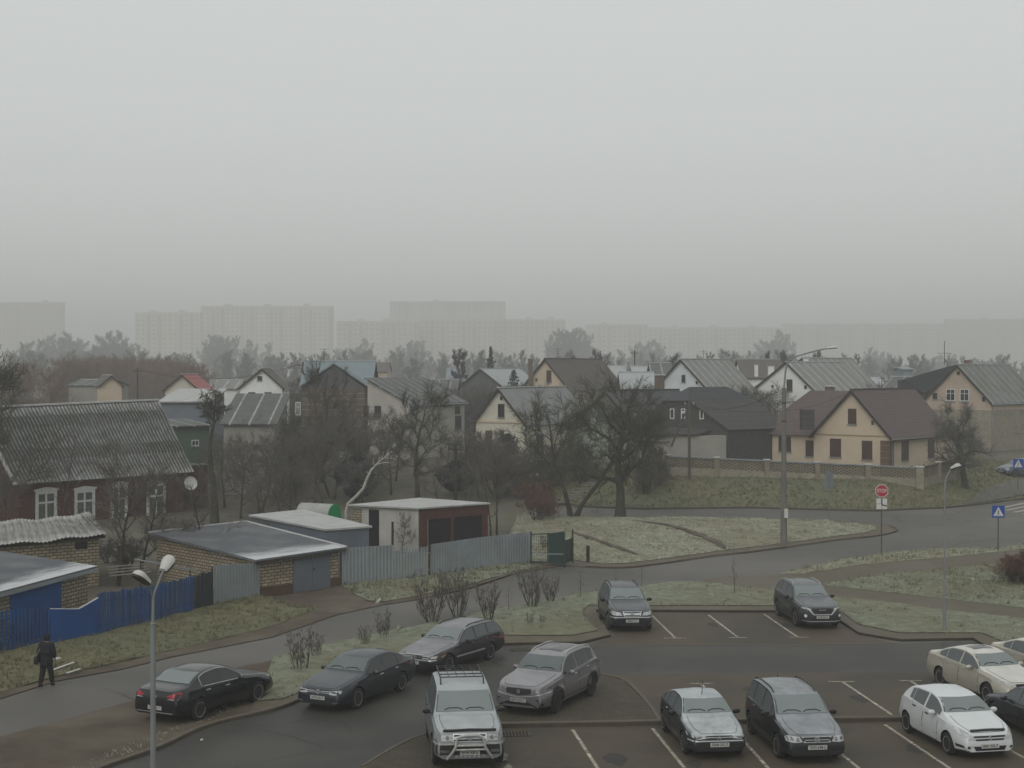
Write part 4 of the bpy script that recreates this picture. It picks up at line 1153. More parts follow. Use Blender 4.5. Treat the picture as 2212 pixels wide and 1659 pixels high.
CARS['mpv'] = dict(L=4.39, W=1.79, H=1.66, wb=2.68, fo=.90, r=.32, paint=p_van, rim='cover', rimmat=rim_silver, cowl=1.18, roof0=1.98, roof1=3.9, deck=4.22, tum=.18, mirror=trim_m, rails=(2.05, 4.0), railmat=trim_m, aerial=(3.7, -.4, .12), tf=.13,
    top=[(0, .48), (.03, .68), (.10, .77), (.35, .88), (.8, .98), (1.18, 1.06), (1.6, 1.34), (1.98, 1.54), (2.5, 1.62), (3.3, 1.63), (3.9, 1.57), (4.22, 1.15), (4.33, 1.0), (4.39, .6)],
    belt=[(0, .62), (.4, .82), (1.2, .97), (2.8, 1.02), (4.0, 1.05), (4.39, .95)], side=[(1.38, 1.62), (1.68, 2.45), (2.52, 3.3), (3.37, 4.0)], doors=[(1.5, 2.47), (2.5, 3.35)], side_strip=trim_m,
    front=[('headlight', [(.40, .62), (.60, .605), (.80, .63), (.81, .73), (.74, .775), (.48, .745)], lamp_m, .010, True), ('headlight_bulb', circ(.53, .68, .045, .045, 12), lamp_dk, .018, True), ('headlight_bulb', circ(.67, .69, .04, .04, 12), lamp_dk, .018, True),
           ('grille_surround', [(-.36, .60), (.36, .60), (.41, .745), (-.41, .745)], chrome_m, .008, False), ('grille', [(-.33, .615), (.33, .615), (.37, .73), (-.37, .73)], grille_m, .013, False), ('grille_bar', [(-.34, .66), (.34, .66), (.34, .675), (-.34, .675)], chrome_m, .018, False),
           ('lower_intake', [(-.78, .28), (.78, .28), (.8, .41), (-.8, .41)], trim_m, .010, False)],
    rear=[('tail_light', [(.66, .8), (.86, .8), (.86, 1.15), (.66, 1.05)], tail_m, .008, True)], plate_f=(.475, '7075 KM-3'), emblem=[('front', .672, 'vw', .065)])
def flector(s, root, X):
    v = MB()
    v.tube([s.pt((X(.2), y, 0), 'top')[0] + Vector((.05, 0, .03)) for y in (-.5, -.3, -.1, .1, .3, .5)], .035, 8)
    v.build('bug_deflector', p_graphite, root, smooth=60)
CARS['hatch'] = dict(L=4.00, W=1.74, H=1.49, wb=2.51, fo=.83, r=.305, paint=p_white, rim='cover', rimmat=rim_silver, cowl=1.12, roof0=1.85, roof1=3.35, deck=3.75, tum=.23, mirror=p_white, aerial=(3.2, .5, .12), handle=trim_m, tf=.2,
    top=[(0, .46), (.03, .64), (.10, .73), (.35, .84), (.8, .95), (1.12, 1.03), (1.5, 1.27), (1.85, 1.42), (2.3, 1.48), (2.9, 1.47), (3.35, 1.39), (3.75, 1.03), (3.90, .9), (4.0, .58)],
    belt=[(0, .58), (.4, .79), (1.2, .93), (2.6, 1.0), (3.6, 1.08), (4.0, .95)], side=[(1.35, 2.22), (2.32, 3.0), (3.03, 3.2)], doors=[(1.4, 2.26), (2.29, 3.05)],
    front=[('headlight', [(.42, .56), (.62, .57), (.80, .70), (.80, .84), (.66, .80), (.52, .68)], lamp_m, .010, True), ('grille', [(-.40, .545), (.40, .545), (.48, .665), (-.48, .665)], grille_m, .010, False), ('grille_bar', [(-.44, .59), (.44, .59), (.455, .62), (-.455, .62)], chrome_m, .018, False),
           ('lower_intake', [(-.42, .28), (.42, .28), (.48, .40), (-.48, .40)], grille_m, .010, False), ('side_intake', [(.55, .34), (.80, .36), (.82, .43), (.6, .40)], grille_m, .010, True)],
    rear=[('tail_light', [(.6, .85), (.84, .85), (.84, 1.15), (.7, 1.1)], tail_m, .008, True)], plate_f=(.40, '6001 AX-7'), emblem=[('front', .60, 'slant', .05)], extra=flector)
CARS['cruze'] = dict(L=4.60, W=1.79, H=1.48, wb=2.685, fo=.93, r=.325, paint=p_champ, rim='five', rimmat=rim_silver, cowl=1.35, roof0=2.12, roof1=3.4, deck=4.1, tum=.23, mirror=p_champ, char=.02,
    top=[(0, .5), (.04, .70), (.12, .80), (.4, .90), (.9, .99), (1.35, 1.04), (1.75, 1.26), (2.12, 1.42), (2.6, 1.48), (3.1, 1.46), (3.5, 1.35), (4.1, 1.11), (4.42, 1.09), (4.54, 1.0), (4.60, .6)],
    belt=[(0, .6), (.5, .80), (1.35, .93), (3, 1.0), (4.1, 1.04), (4.6, .95)], side=[(1.52, 2.48), (2.56, 3.3), (3.34, 3.72)], doors=[(1.42, 2.5), (2.53, 3.4)], chrome_handle=True,
    front=[('headlight', [(.42, .68), (.80, .76), (.80, .86), (.56, .80)], lamp_m, .010, True), ('grille', [(-.35, .40), (.35, .40), (.40, .76), (-.40, .76)], grille_m, .010, False), ('grille_bar', [(-.38, .575), (.38, .575), (.38, .63), (-.38, .63)], p_champ, .018, False)],
    rear=[('tail_light', [(.5, .85), (.86, .85), (.86, 1.0), (.5, 1.0)], tail_m, .008, True)], roof=[('sunroof', [(2.38, -.36), (2.38, .36), (2.92, .36), (2.92, -.36)], side_m, .008, False)], plate_f=(.52, '2010 AE-7'), emblem=[('front', .60, 'bar', .07)])
CARS['midnight'] = dict(CARS['liftback'], paint=p_mid, glass=wind_m, sglass=side_frost, rim='ten', L=4.2, aerial=None, handle=p_mid, mirror=p_mid, plate_r=(.62, '4410 MK-7'),
    rear=[('tail_light', [(.62, .66), (.84, .66), (.84, .95), (.68, .95)], tail_m, .008, True)], front=CARS['liftback']['front'])
CARS['beige'] = dict(CARS['cruze'], paint=p_champ, extra=None, roof=[])
CARS['farvan'] = dict(CARS['mpv'], paint=p_far, rails=None)

def place(key, label, rear, front, sg, heading=None, z=0.012, cat='car', group='cars in the car park'):
    d = CARS[key]
    loc, h = ground_pair(rear, front, d['wb'], sg, d['W'], heading, z)
    return build_car(d, 'parked_car', label, loc, h, group, cat)
DOWN = math.atan2(-1, .115)           # the bays run a little towards the picture's right
place('saloon508', 'black saloon seen from behind on the dirt shoulder beside the double lamp post', (432, 1556), (555, 1517), -1, z=.04)
place('passat', 'blue-grey saloon along the kerb, its nose to the lane, beside bare shrubs', (865, 1495), (774, 1530), 1)
place('estate', 'dark grey estate car with frosted windscreen and roof rails, parked by the island', (1053, 1427), (975, 1451), 1)
build_car(CARS['offroad'], 'parked_car', 'silver off-road car with roof rack and bull bar on the paved corner', (*G(1000, 1622)[:2], .05), DOWN, 'cars in the car park')
place('crossover', 'mauve silver crossover with a dark sunroof, parked aslant on the paved blocks', (1274, 1504.6), (1206, 1538), 1, z=.052)
place('rx', 'black navy off-roader alone at the end of the upper row of bays', (1296, 1335), (1315, 1360), -1, math.atan2(-1, .07))
place('suv', 'graphite crossover with hexagon grille in chrome, in the upper row near the footpath', (1685, 1330), (1714, 1353), -1, math.atan2(-1, .10))
place('liftback', 'ink blue hatchback white with frost, a thin aerial over its windscreen', (1434, 1582), (1478, 1624.6), -1, DOWN)
place('mpv', 'dark blue people carrier with frosted roof and roof rails', (1630, 1586), (1670, 1634), -1, DOWN)
place('hatch', 'small white hatchback with a bonnet deflector', (1960.7, 1583), (2046, 1628.6), -1)
place('cruze', 'champagne saloon with a sunroof behind the white hatchback', (2040, 1486), (2124, 1517), -1)
place('midnight', 'midnight blue liftback seen from behind next to the white hatchback', (2194, 1611), (2190, 1556), 1, math.atan2(1, -.16))
build_car(CARS['beige'], 'parked_car', 'pale beige car beyond the champagne saloon, only its tail in the picture', (*G(2268, 1478)[:2], .012), math.atan2(-1, .33), 'cars in the car park')
# ------------------------------------------------------------------ building materials
def plaster(name, c, k=0.80, dirty=(0.2, 0.19, 0.16)): return mat(name, c, tuple(x * k for x in c), 1.6, 0.9, 0.12, 20, contrast=0.9, lo=(tuple(x * .72 for x in c), .45, .5))
cream = plaster('cream_plaster', (0.49, 0.405, 0.305), .86)
cream2 = plaster('pale_cream_plaster', (0.52, 0.495, 0.41))
white_w = plaster('white_plaster', (0.74, 0.75, 0.735))
blue_w = plaster('blue_white_boards', (0.56, 0.60, 0.61))
pinkb = plaster('pink_beige_plaster', (0.43, 0.345, 0.275))
grey_w = plaster('grey_plaster', (0.26, 0.25, 0.22))
dark_g = plaster('dark_grey_boards', (0.085, 0.09, 0.093))
dk_face = mat('dark_cladding', (0.058, 0.055, 0.054), (0.036, 0.035, 0.035), 2, .8, pattern=('line', 1, .22, .12, (.016, .016, .018), .8))
slate_w = plaster('blue_grey_wall', (0.15, 0.17, 0.20))
green_w = plaster('green_boards', (0.075, 0.115, 0.085))
palegreen = plaster('pale_green_plaster', (0.27, 0.30, 0.26))
red_log = mat('dark_red_boards', (0.080, 0.022, 0.019), (0.050, 0.015, 0.013), 1.5, .85, .2, 12, pattern=('line', 1, .24, .16, (.012, .006, .006), .9))
yel_brick = mat('yellow_brick', (0.37, 0.31, 0.215), (0.22, 0.185, 0.13), 2.0, .9, .1, pattern=('brick', (.075, .062, .045), .36, .15, .024))
pale_brick = mat('pale_brick', (0.31, 0.285, 0.22), (0.20, 0.18, 0.135), 1.2, .9, .1, pattern=('brick', (.20, .18, .14), .27, .09, .012))
brown_brick = mat('brown_brick', (0.13, 0.085, 0.062), (0.09, 0.06, 0.045), 1.6, .9, .1, pattern=('brick', (.16, .14, .12), .30, .11, .014))
stripe_brick = mat('banded_brick', (0.105, 0.075, 0.060), (0.075, 0.055, 0.045), 1.6, .9, .1, pattern=('line', 1, .62, .10, (.26, .24, .21), .8))
lattice_m = mat('lattice_brick', (0.205, 0.178, 0.13), (0.14, 0.122, 0.09), 1.5, .9)
rust_base = mat('rusty_plinth', (0.085, 0.045, 0.025), (0.05, 0.03, 0.02), 3, .9)
slate = mat('slate_roof', (0.140, 0.140, 0.130), (0.075, 0.077, 0.073), .9, .85, .15, 10, pattern=('line', 0, 1.6, .16, (.36, .36, .35), .95), frost=.35, frost_col=(.33, .34, .34), frost_z=.35, lo=((.115, .112, .085), .4, .8))
slate_dk = mat('dark_slate_roof', (0.070, 0.072, 0.068), (0.042, 0.044, 0.042), 1.1, .85, .15, 10, pattern=('line', 0, 1.6, .10, (.34, .35, .35), .9), frost=.22, frost_col=(.26, .27, .27), frost_z=.35)
metal_lt = mat('pale_metal_roof', (0.30, 0.325, 0.335), (0.24, 0.26, 0.27), .8, .6, pattern=('line', 0, .62, .05, (.16, .17, .18), .6), frost=.35, frost_col=(.42, .43, .43))
metal_gr = mat('grey_sheet_roof', (0.20, 0.205, 0.205), (0.155, 0.16, 0.16), .8, .7, pattern=('line', 1, 1.4, .03, (.11, .11, .11), .7), frost=.3, frost_col=(.30, .31, .31))
metal_bl = mat('blue_metal_roof', (0.185, 0.225, 0.245), (0.15, 0.185, 0.20), .8, .6, pattern=('line', 0, .6, .05, (.10, .12, .13), .5))
tile_br = mat('brown_tile_roof', (0.094, 0.066, 0.065), (0.070, 0.049, 0.049), 1.3, .7, pattern=('line', 1, .36, .14, (.030, .021, .021), .9), frost=.12, frost_col=(.16, .15, .15))
tile_br2 = mat('old_brown_roof', (0.085, 0.068, 0.060), (0.06, 0.05, 0.045), 1.3, .8, pattern=('line', 1, .4, .12, (.045, .038, .034), .7), frost=.15, frost_col=(.2, .2, .2))
tile_gr = mat('dark_tile_roof', (0.055, 0.055, 0.062), (0.040, 0.040, 0.046), 1.3, .7, pattern=('line', 1, .35, .12, (.085, .088, .095), .35), frost=.10, frost_col=(.16, .17, .18))
tile_dkbr = mat('dark_brown_tiles', (0.052, 0.046, 0.045), (0.036, 0.032, 0.032), 1.3, .7, pattern=('line', 1, .55, .14, (.014, .012, .012), .9), frost=.15, frost_col=(.16, .16, .16), frost_z=.3)
black_roof = mat('black_felt_roof', (0.014, 0.017, 0.021), (0.010, 0.012, 0.016), .8, .85)
red_roof = mat('red_metal_roof', (0.33, 0.062, 0.055), (0.24, 0.045, 0.042), .8, .6, pattern=('line', 0, .5, .08, (.20, .035, .035), .7))
mossy = mat('mossy_slate_roof', (0.135, 0.14, 0.13), (0.075, 0.08, 0.07), .8, .9, .2, 8, pattern=('line', 0, 1.5, .16, (.28, .29, .29), .8), lo=((.075, .075, .05), .35, .9), frost=.25, frost_col=(.26, .28, .28), frost_z=.35)
asb = mat('asbestos_cement', (0.14, 0.14, 0.135), (0.080, 0.082, 0.076), .8, .9, .2, 9, pattern=('line', 0, .30, .36, (.40, .405, .40), .72), frost=.25, frost_col=(.36, .36, .35), frost_z=.4, lo=((.062, .064, .050), .22, .95))  # frost-toned stripes paint the light and shade of the waves into the colour
asb_pale = mat('frosted_asbestos', (0.33, 0.325, 0.315), (0.22, 0.215, 0.205), 1.2, .9, .15, 9, pattern=('line', 0, .4, .22, (.12, .12, .115), .7), frost=.5, frost_col=(.46, .46, .45), frost_z=.8)  # dark stripes put the shade between the waves into the colour
felt_grey = mat('felt_roof', (0.095, 0.102, 0.113), (0.070, 0.076, 0.085), 1.0, .8, contrast=.9, edge_frost=(.46, .47, .48), lo=((.13, .135, .145), .5, .8))
felt_frost = mat('felt_roof_frost', (0.42, 0.43, 0.44), (0.24, 0.25, 0.26), 1.6, .85, contrast=1.0)
snow_roof = mat('frosted_sheet_roof', (0.40, 0.40, 0.39), (0.20, 0.205, 0.20), 1.4, .85, contrast=.8, frost=.4, frost_col=(.52, .52, .51), pattern=('line', 0, 1.1, .05, (.2, .2, .2), .6))
ridge_frost = mat('frosted_ridge', (0.50, 0.50, 0.49), (0.36, 0.36, 0.355), 3, .85)
wood_dk = mat('dark_timber', (0.032, 0.024, 0.020), (0.022, 0.017, 0.014), 4, .85)
wood_red = mat('red_painted_timber', (0.085, 0.030, 0.025), (0.045, 0.02, 0.017), 4, .85)
wood_grey = mat('weathered_wood', (0.20, 0.185, 0.165), (0.12, 0.11, 0.10), 4, .9)
fr_brown = mat('brown_window_frame', (0.055, 0.028, 0.018), (0.04, 0.02, 0.014), 5, .6)
fr_white = mat('white_window_frame', (0.52, 0.53, 0.52), (0.42, 0.43, 0.42), 5, .6)
pane_m = mat('window_pane', (0.022, 0.024, 0.024), (0.012, 0.013, 0.013), 1.5, .15, spec=.4)
pane_br = mat('shuttered_pane', (0.050, 0.026, 0.018), (0.035, 0.018, 0.013), 1.5, .5)
pane_lt = mat('curtained_pane', (0.10, 0.115, 0.10), (0.045, 0.05, 0.045), 2.5, .3, spec=.4)
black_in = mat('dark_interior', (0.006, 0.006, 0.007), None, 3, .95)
blue_paint = mat('blue_painted_metal', (0.008, 0.062, 0.225), (0.005, 0.042, 0.155), 1.2, .55, lo=((.012, .040, .14), .8, .5))
grey_paint = mat('grey_painted_metal', (0.115, 0.135, 0.165), (0.09, 0.106, 0.13), .9, .6, lo=((.085, .092, .105), .7, .6))
dgreen = mat('green_painted_metal', (0.012, 0.034, 0.028), (0.008, 0.022, 0.019), 1.2, .55)
dslat = mat('dark_green_slats', (0.010, 0.020, 0.028), (0.007, 0.014, 0.02), 1.2, .6)
galv = mat('galvanised_sheet', (0.215, 0.245, 0.255), (0.175, 0.20, 0.21), .8, .55, lo=((.14, .15, .155), .5, .6))
post_m = mat('rusty_post', (0.045, 0.028, 0.02), (0.03, 0.02, 0.016), 4, .8)
quoin_m = mat('brown_stone_quoin', (0.115, 0.065, 0.045), (0.085, 0.05, 0.036), 2, .9, pattern=('line', 1, .55, .05, (.30, .27, .22), .9))
sat_m = mat('satellite_dish_white', (0.52, 0.52, 0.51), (0.44, 0.44, 0.43), 3, .5)

V3 = Vector
class Plane:
    """upright wall plane: origin, horizontal direction u, outward normal n"""
    def __init__(s, o, u):
        s.o = V3((o[0], o[1], 0)); s.u = V3((u[0], u[1], 0)).normalized()
        n = V3((s.u.y, -s.u.x, 0))
        s.n = n if n.dot(V3((0, 0, 0)) - s.o) > 0 else -n
    def hit(s, px, py):
        d = ray(px, py); c = V3((0, 0, CAM_H))
        t = (s.o - c).dot(s.n) / d.dot(s.n)
        return c + d * t
    def uz(s, px, py):
        p = s.hit(px, py)
        return (p - s.o).dot(s.u), p.z
    def at(s, u, z, off=0.0):
        p = s.o + s.u * u + s.n * off
        return V3((p.x, p.y, z))

def window(root, pl, rect_, style='brown', name='window', proud=.03, fw=.10):
    u0, z1 = pl.uz(rect_[0], rect_[1]); u1, z0 = pl.uz(rect_[2], rect_[3])
    if u0 > u1: u0, u1 = u1, u0
    fm_, pm = {'brown': (fr_brown, pane_br), 'white': (fr_white, pane_m), 'white_lt': (fr_white, pane_lt), 'dark': (wood_dk, pane_m), 'stone': (quoin_m, pane_m)}[style]
    fw = min(fw, (u1 - u0) * .22)
    q = lambda a, b, c, d, off: [pl.at(a, b, off), pl.at(c, b, off), pl.at(c, d, off), pl.at(a, d, off)]
    b = MB()
    b.ring(q(u0, z0, u1, z1, -.05), q(u0 + fw, z0 + fw, u1 - fw, z1 - fw, -.05), pl.n * (.05 + proud))
    um = (u0 + u1) / 2
    if u1 - u0 > .5:
        b.prism(q(um - fw * .3, z0 + fw, um + fw * .3, z1 - fw, -.02), pl.n * (.02 + proud * .7))
    if z1 - z0 > 1.3 and style.startswith('white'):
        zc = z0 + (z1 - z0) * .62
        b.prism(q(u0 + fw, zc - fw * .3, u1 - fw, zc + fw * .3, -.02), pl.n * (.02 + proud * .6))
    f = b.build(name, fm_, root, world=True)
    g = MB(); g.prism(q(u0 + fw * .98, z0 + fw * .98, u1 - fw * .98, z1 - fw * .98, .004), pl.n * .004)
    g.build('pane', pm, f, world=True)
    if u1 - u0 > .45 and style != 'stone': MB().prism([pl.at(u0 - .06, z0 - .09, -.01), pl.at(u1 + .06, z0 - .09, -.01), pl.at(u1 + .06, z0 - .02, -.01), pl.at(u0 - .06, z0 - .02, -.01)], pl.n * .13).build('sill', galv, f, world=True)
    return f

def chimney(root, px0, px1, pyt, pyb, D, m, cap=True):
    a, b = W(px0, pyt, D), W(px1, pyt, D)
    z1, z0 = a.z, W(px0, pyb, D).z - .4
    c = (a + b) / 2; w_ = (b - a).length
    o = MB().box((c.x, D, (z0 + z1) / 2), (w_, w_ * .9, z1 - z0)).build('chimney', m, root, world=True)
    if cap: MB().box((c.x, D, z1 + .05), (w_ * 1.25, w_ * 1.15, .1)).build('chimney_cap', ridge_frost, o, world=True)
    return o

def solve_theta(apx, D, pxe, L):
    xa = (apx - CX) * D / F
    best, bt = 1e9, 0
    for i in range(-80, 81):
        t = R(i)
        e = abs((xa + L * math.sin(t)) / (D + L * math.cos(t)) * F - (pxe - CX))
        if e < best: best, bt = e, t
    return xa, bt

def gable_house(name, label, cat, ap, D, pl, pr, ey, pxe, L, wm, rm, zg=None, wins=(), over=.35, mono=False, chim=(), barge=wood_dk, group=None, ridge=True, gable_mat=None, ov_g=.3):
    """gable end towards the camera; measured from the photograph's apex, eaves and far end of the ridge"""
    xa, th = solve_theta(ap[0], D, pxe, L)
    u = V3((math.cos(th), -math.sin(th), 0)); r = V3((math.sin(th), math.cos(th), 0))
    A = V3((xa, D, 0))
    zr, ze = zat(ap[1], D), zat(ey, D)
    def off(px):       # distance along u whose picture column is px
        k = (px - CX) / F
        return (k * D - xa) / (u.x - k * u.y)
    ul, ur = off(pl), off(pr)
    if zg is None: zg = terr(xa, D) - .6
    base = A + V3((0, 0, max(0.0, terr(xa, D))))
    root = thing(name, label, cat, base, 0, group)
    P = lambda a, z, d=0.0: V3((A.x + u.x * a + r.x * d, A.y + u.y * a + r.y * d, z))
    if mono: sect = [P(0, zg), P(ur, zg), P(ur, ze), P(0, zr)]
    else: sect = [P(ul, zg), P(ur, zg), P(ur, ze), P(0, zr), P(ul, ze)]
    MB().prism(sect, r * L).build('wall', wm, root, world=True)
    if gable_mat:
        MB().prism([P(ul + .02, ze - .02, -.02), P(ur - .02, ze - .02, -.02), P(0, zr - .05, -.02)], r * .015).build('gable_cladding', gable_mat, root, world=True)
    t = .14
    b = MB()
    def slope(ux):
        d = V3((ux, ze - zr)); d = d / math.hypot(ux, ze - zr)
        return ux + d[0] * over, ze + d[1] * over
    er = slope(ur)
    if mono: prof = [P(-.2, zr + .10, -ov_g), P(er[0], er[1], -ov_g), P(er[0], er[1] + t, -ov_g), P(-.2, zr + .10 + t, -ov_g)]
    else:
        el = slope(ul)
        prof = [P(el[0], el[1] + .02, -ov_g), P(0, zr + .02, -ov_g), P(er[0], er[1] + .02, -ov_g), P(er[0], er[1] + t, -ov_g), P(0, zr + t + .03, -ov_g), P(el[0], el[1] + t, -ov_g)]
    b.prism(prof, r * (L + 2 * ov_g))
    ro = b.build('roof', rm, root, world=True)
    if ridge and not mono:
        MB().beam(P(0, zr + t + .05, -ov_g - .02), P(0, zr + t + .05, L + ov_g + .02), .26, .09).build('ridge_cap', ridge_frost if ridge is True else ridge, ro, world=True)
    if barge and not mono:
        bb = MB()
        bb.beam(P(0, zr + .02, -ov_g - .03), P(el[0], el[1] + .04, -ov_g - .03), .05, .20)
        bb.build('bargeboard', barge, ro, world=True)
        MB().beam(P(0, zr + .02, -ov_g - .03), P(er[0], er[1] + .04, -ov_g - .03), .05, .20).build('bargeboard', barge, ro, world=True)
    PG = Plane(P(0, 0), u); PS = Plane(P(ur, 0), r)
    MB().tube([P(er[0] + .05, er[1] + .02, -ov_g), P(er[0] + .05, er[1] - .02, L + ov_g)], .07, 8).build('gutter', galv, ro, world=True)
    MB().tube([P(ur + .06, zg, .3), P(ur + .06, ze - .2, .3)], .05, 6).build('drainpipe', galv, root, world=True)
    for wn in wins:
        window(root, PG if wn[0] == 'g' else PS, wn[1:5], wn[5] if len(wn) > 5 else 'brown')
    for c in chim: chimney(root, *c)
    root['_'] = 0
    del root['_']
    return root, dict(P=P, u=u, r=r, ul=ul, ur=ur, ze=ze, zr=zr, zg=zg, PG=PG, PS=PS, L=L, roof=ro)

def block_house(name, label, cat, fl, fr, ey, ry, depth, wm, rm, wins=(), zg=None, skew=0.0, hip=0.0, chim=(), over=.35, ridge=True, D2=None, group=None, mono=False, by=None):
    """eaves towards the camera: fl, fr = (px, D) of the front corners; ridge runs along the front"""
    a, b_ = W(fl[0], ey, fl[1]), W(fr[0], ey, fr[1])
    ze = (a.z + b_.z) / 2
    u = V3((b_.x - a.x, b_.y - a.y, 0)); Lf = u.length; u = u / Lf
    v = V3((-u.y, u.x, 0))
    Dm = (fl[1] + fr[1]) / 2 + (depth if mono else depth / 2)
    zr = zat(ry, Dm)
    c = V3(((a.x + b_.x) / 2, (a.y + b_.y) / 2, 0))
    if zg is None: zg = terr(c.x, c.y) - .6
    root = thing(name, label, cat, (c.x, c.y, max(0, terr(c.x, c.y))), 0, group)
    O = V3((a.x, a.y, 0))
    P = lambda i, j, z: V3((O.x + u.x * i + v.x * j, O.y + u.y * i + v.y * j, z))
    if mono: sect = [P(0, 0, zg), P(0, depth, zg), P(0, depth, zr), P(0, 0, ze)]
    else: sect = [P(0, 0, zg), P(0, depth, zg), P(0, depth, ze), P(0, depth / 2, zr), P(0, 0, ze)]
    if hip and not mono:
        MB().prism([P(0, 0, zg), P(0, depth, zg), P(0, depth, ze), P(0, 0, ze)], u * Lf).build('wall', wm, root, world=True)
        b = MB(); o_ = over
        zb = ze - o_ * (zr - ze) / (depth / 2)
        e = [P(-o_, -o_, zb), P(Lf + o_, -o_, zb), P(Lf + o_, depth + o_, zb), P(-o_, depth + o_, zb)]
        top = [P(hip, depth / 2, zr + .1), P(Lf - hip, depth / 2, zr + .1)]
        V = [b.v(p) for p in e + top]
        for f in ((0, 1, 5, 4), (2, 3, 4, 5), (1, 2, 5), (3, 0, 4), (3, 2, 1, 0)): b.bm.faces.new([V[i] for i in f])
        ro = b.build('roof', rm, root, world=True)
    else:
        MB().prism(sect, u * Lf).build('wall', wm, root, world=True)
        t = .14
        k = (zr - ze) / (depth if mono else depth / 2)
        zo = ze - over * k
        if mono: prof = [P(-.3, -over, zo + .02), P(-.3, depth + .2, zr + .2 * k + .02), P(-.3, depth + .2, zr + .2 * k + t), P(-.3, -over, zo + t)]
        else: prof = [P(-.3, -over, zo + .02), P(-.3, depth / 2, zr + .02), P(-.3, depth + over, zo + .02), P(-.3, depth + over, zo + t), P(-.3, depth / 2, zr + t), P(-.3, -over, zo + t)]
        ro = MB().prism(prof, u * (Lf + .6)).build('roof', rm, root, world=True)
    if ridge and not mono:
        MB().beam(P(hip - .3 if not hip else hip, depth / 2, zr + .18), P(Lf + .3 if not hip else Lf - hip, depth / 2, zr + .18), .26, .09).build('ridge_cap', ridge_frost, ro, world=True)
    PF = Plane(O, u)
    for wn in wins: window(root, PF, wn[0:4], wn[4] if len(wn) > 4 else 'brown')
    for c_ in chim: chimney(root, *c_)
    return root, dict(P=P, u=u, v=v, ze=ze, zr=zr, zg=zg, PF=PF, Lf=Lf, roof=ro)
z4 = lambda x, y: (1548.4 + .3 * x, 663.6 + .3 * y)
def r4(x0, y0, x1, y1): return (*z4(x0, y0), *z4(x1, y1))
z3 = lambda x, y: (1032.5 + .26667 * x, 663.6 + .26667 * y)
def r3(x0, y0, x1, y1): return (*z3(x0, y0), *z3(x1, y1))
z2 = lambda x, y: (516.1 + .33333 * x, 589.8 + .33333 * y)
def r2(x0, y0, x1, y1): return (*z2(x0, y0), *z2(x1, y1))
z6 = lambda x, y: (516.1 + .26667 * x, 811 + .26667 * y)
def r6(x0, y0, x1, y1): return (*z6(x0, y0), *z6(x1, y1))
z7 = lambda x, y: (1032.2 + .26667 * x, 811 + .26667 * y)
def r7(x0, y0, x1, y1): return (*z7(x0, y0), *z7(x1, y1))
z5 = lambda x, y: (.26667 * x, 811 + .26667 * y)
def r5(x0, y0, x1, y1): return (*z5(x0, y0), *z5(x1, y1))

# ------------------------------------------------------------------ the yellow house behind the brick wall
h1, g1 = gable_house('brick_house', 'yellow house with a brown tiled roof behind the openwork brick wall', 'house', (1841, 845), 133, 1758, 1923, 941, 1970, 13, cream, tile_br, ridge=tile_br,
    wins=[('g', *r4(945, 730, 1005, 842)), ('g', *r4(1045, 960, 1120, 1098)), ('g', *r4(815, 945, 895, 1080)), ('s', *r4(1330, 965, 1380, 1098)), ('s', *r4(1520, 950, 1565, 1083))], over=.4)
P1 = g1['P']
# hipped wing to its left
def wing():
    ul = g1['ul']; s0, s1 = ul + .05, ul - 6.0
    ze, zr, zg = g1['ze'], g1['zr'] - .15, g1['zg']
    dp = 9.0
    f = -.02
    MB().prism([P1(s0 + .5, zg, .5), P1(s1, zg, .5), P1(s1, ze, .5), P1(s0 + .5, ze, .5)], g1['r'] * dp).build('wing_wall', cream, h1, world=True)
    b = MB(); o = .45
    zb = ze - .1
    E = [P1(s0 + 3.4, zb, .5 - o), P1(s1 - o, zb, .5 - o), P1(s1 - o, zb, .5 + dp + o), P1(s0 + 3.4, zb, .5 + dp + o)]
    T = [P1(s0 + 3.4, zr + .1, .5 + dp / 2), P1(s1 + 3.0, zr + .1, .5 + dp / 2)]
    V = [b.v(p) for p in E + T]
    for q in ((0, 1, 5, 4), (1, 2, 5), (2, 3, 4, 5), (0, 4, 3), (3, 2, 1, 0)): b.bm.faces.new([V[i] for i in q])
    b.build('wing_roof', tile_br, h1, world=True)
    pf = Plane(P1(0, 0, .5), g1['u'])
    window(h1, pf, r4(445, 930, 535, 1040)); window(h1, pf, r4(640, 958, 712, 1075))
    MB().tube([P1(s1 + .35, zg, .42), P1(s1 + .35, ze - .1, .42)], .06, 8).build('drainpipe', fr_brown, h1, world=True)
wing()
MB().box((*P1(g1['ur'] - .45, 0, -.02)[:2], (g1['zg'] + g1['ze']) / 2 - .1), (.9, .06, g1['ze'] - g1['zg'] - .5), -math.atan2(-g1['u'].y, g1['u'].x)).build('quoin', quoin_m, h1, world=True)
MB().box((*P1(g1['ur'] + .02, 0, .35)[:2], (g1['zg'] + g1['ze']) / 2 - .1), (.06, .7, g1['ze'] - g1['zg'] - .5), -math.atan2(-g1['u'].y, g1['u'].x)).build('quoin', quoin_m, h1, world=True)
MB().tube([P1(g1['ur'] + .12, g1['zg'], -.12), P1(g1['ur'] + .12, g1['ze'] - .15, -.12)], .06, 8).build('drainpipe', fr_brown, h1, world=True)
MB().tube([P1(g1['ur'] + .42, g1['ze'] - .32, -.2), P1(g1['ur'] + .42, g1['ze'] - .32, 13.2)], .08, 8).build('gutter', fr_brown, h1, world=True)
window(h1, g1['PG'], r4(1113, 816, 1131, 848), name='vent')
chimney(h1, *z4(605, 0)[:1], z4(695, 0)[0], z4(0, 735)[1], z4(0, 850)[1], 134, tile_dkbr, False)
chimney(h1, z4(785, 0)[0], z4(843, 0)[0], z4(0, 572)[1], z4(0, 620)[1], 141, brown_brick)
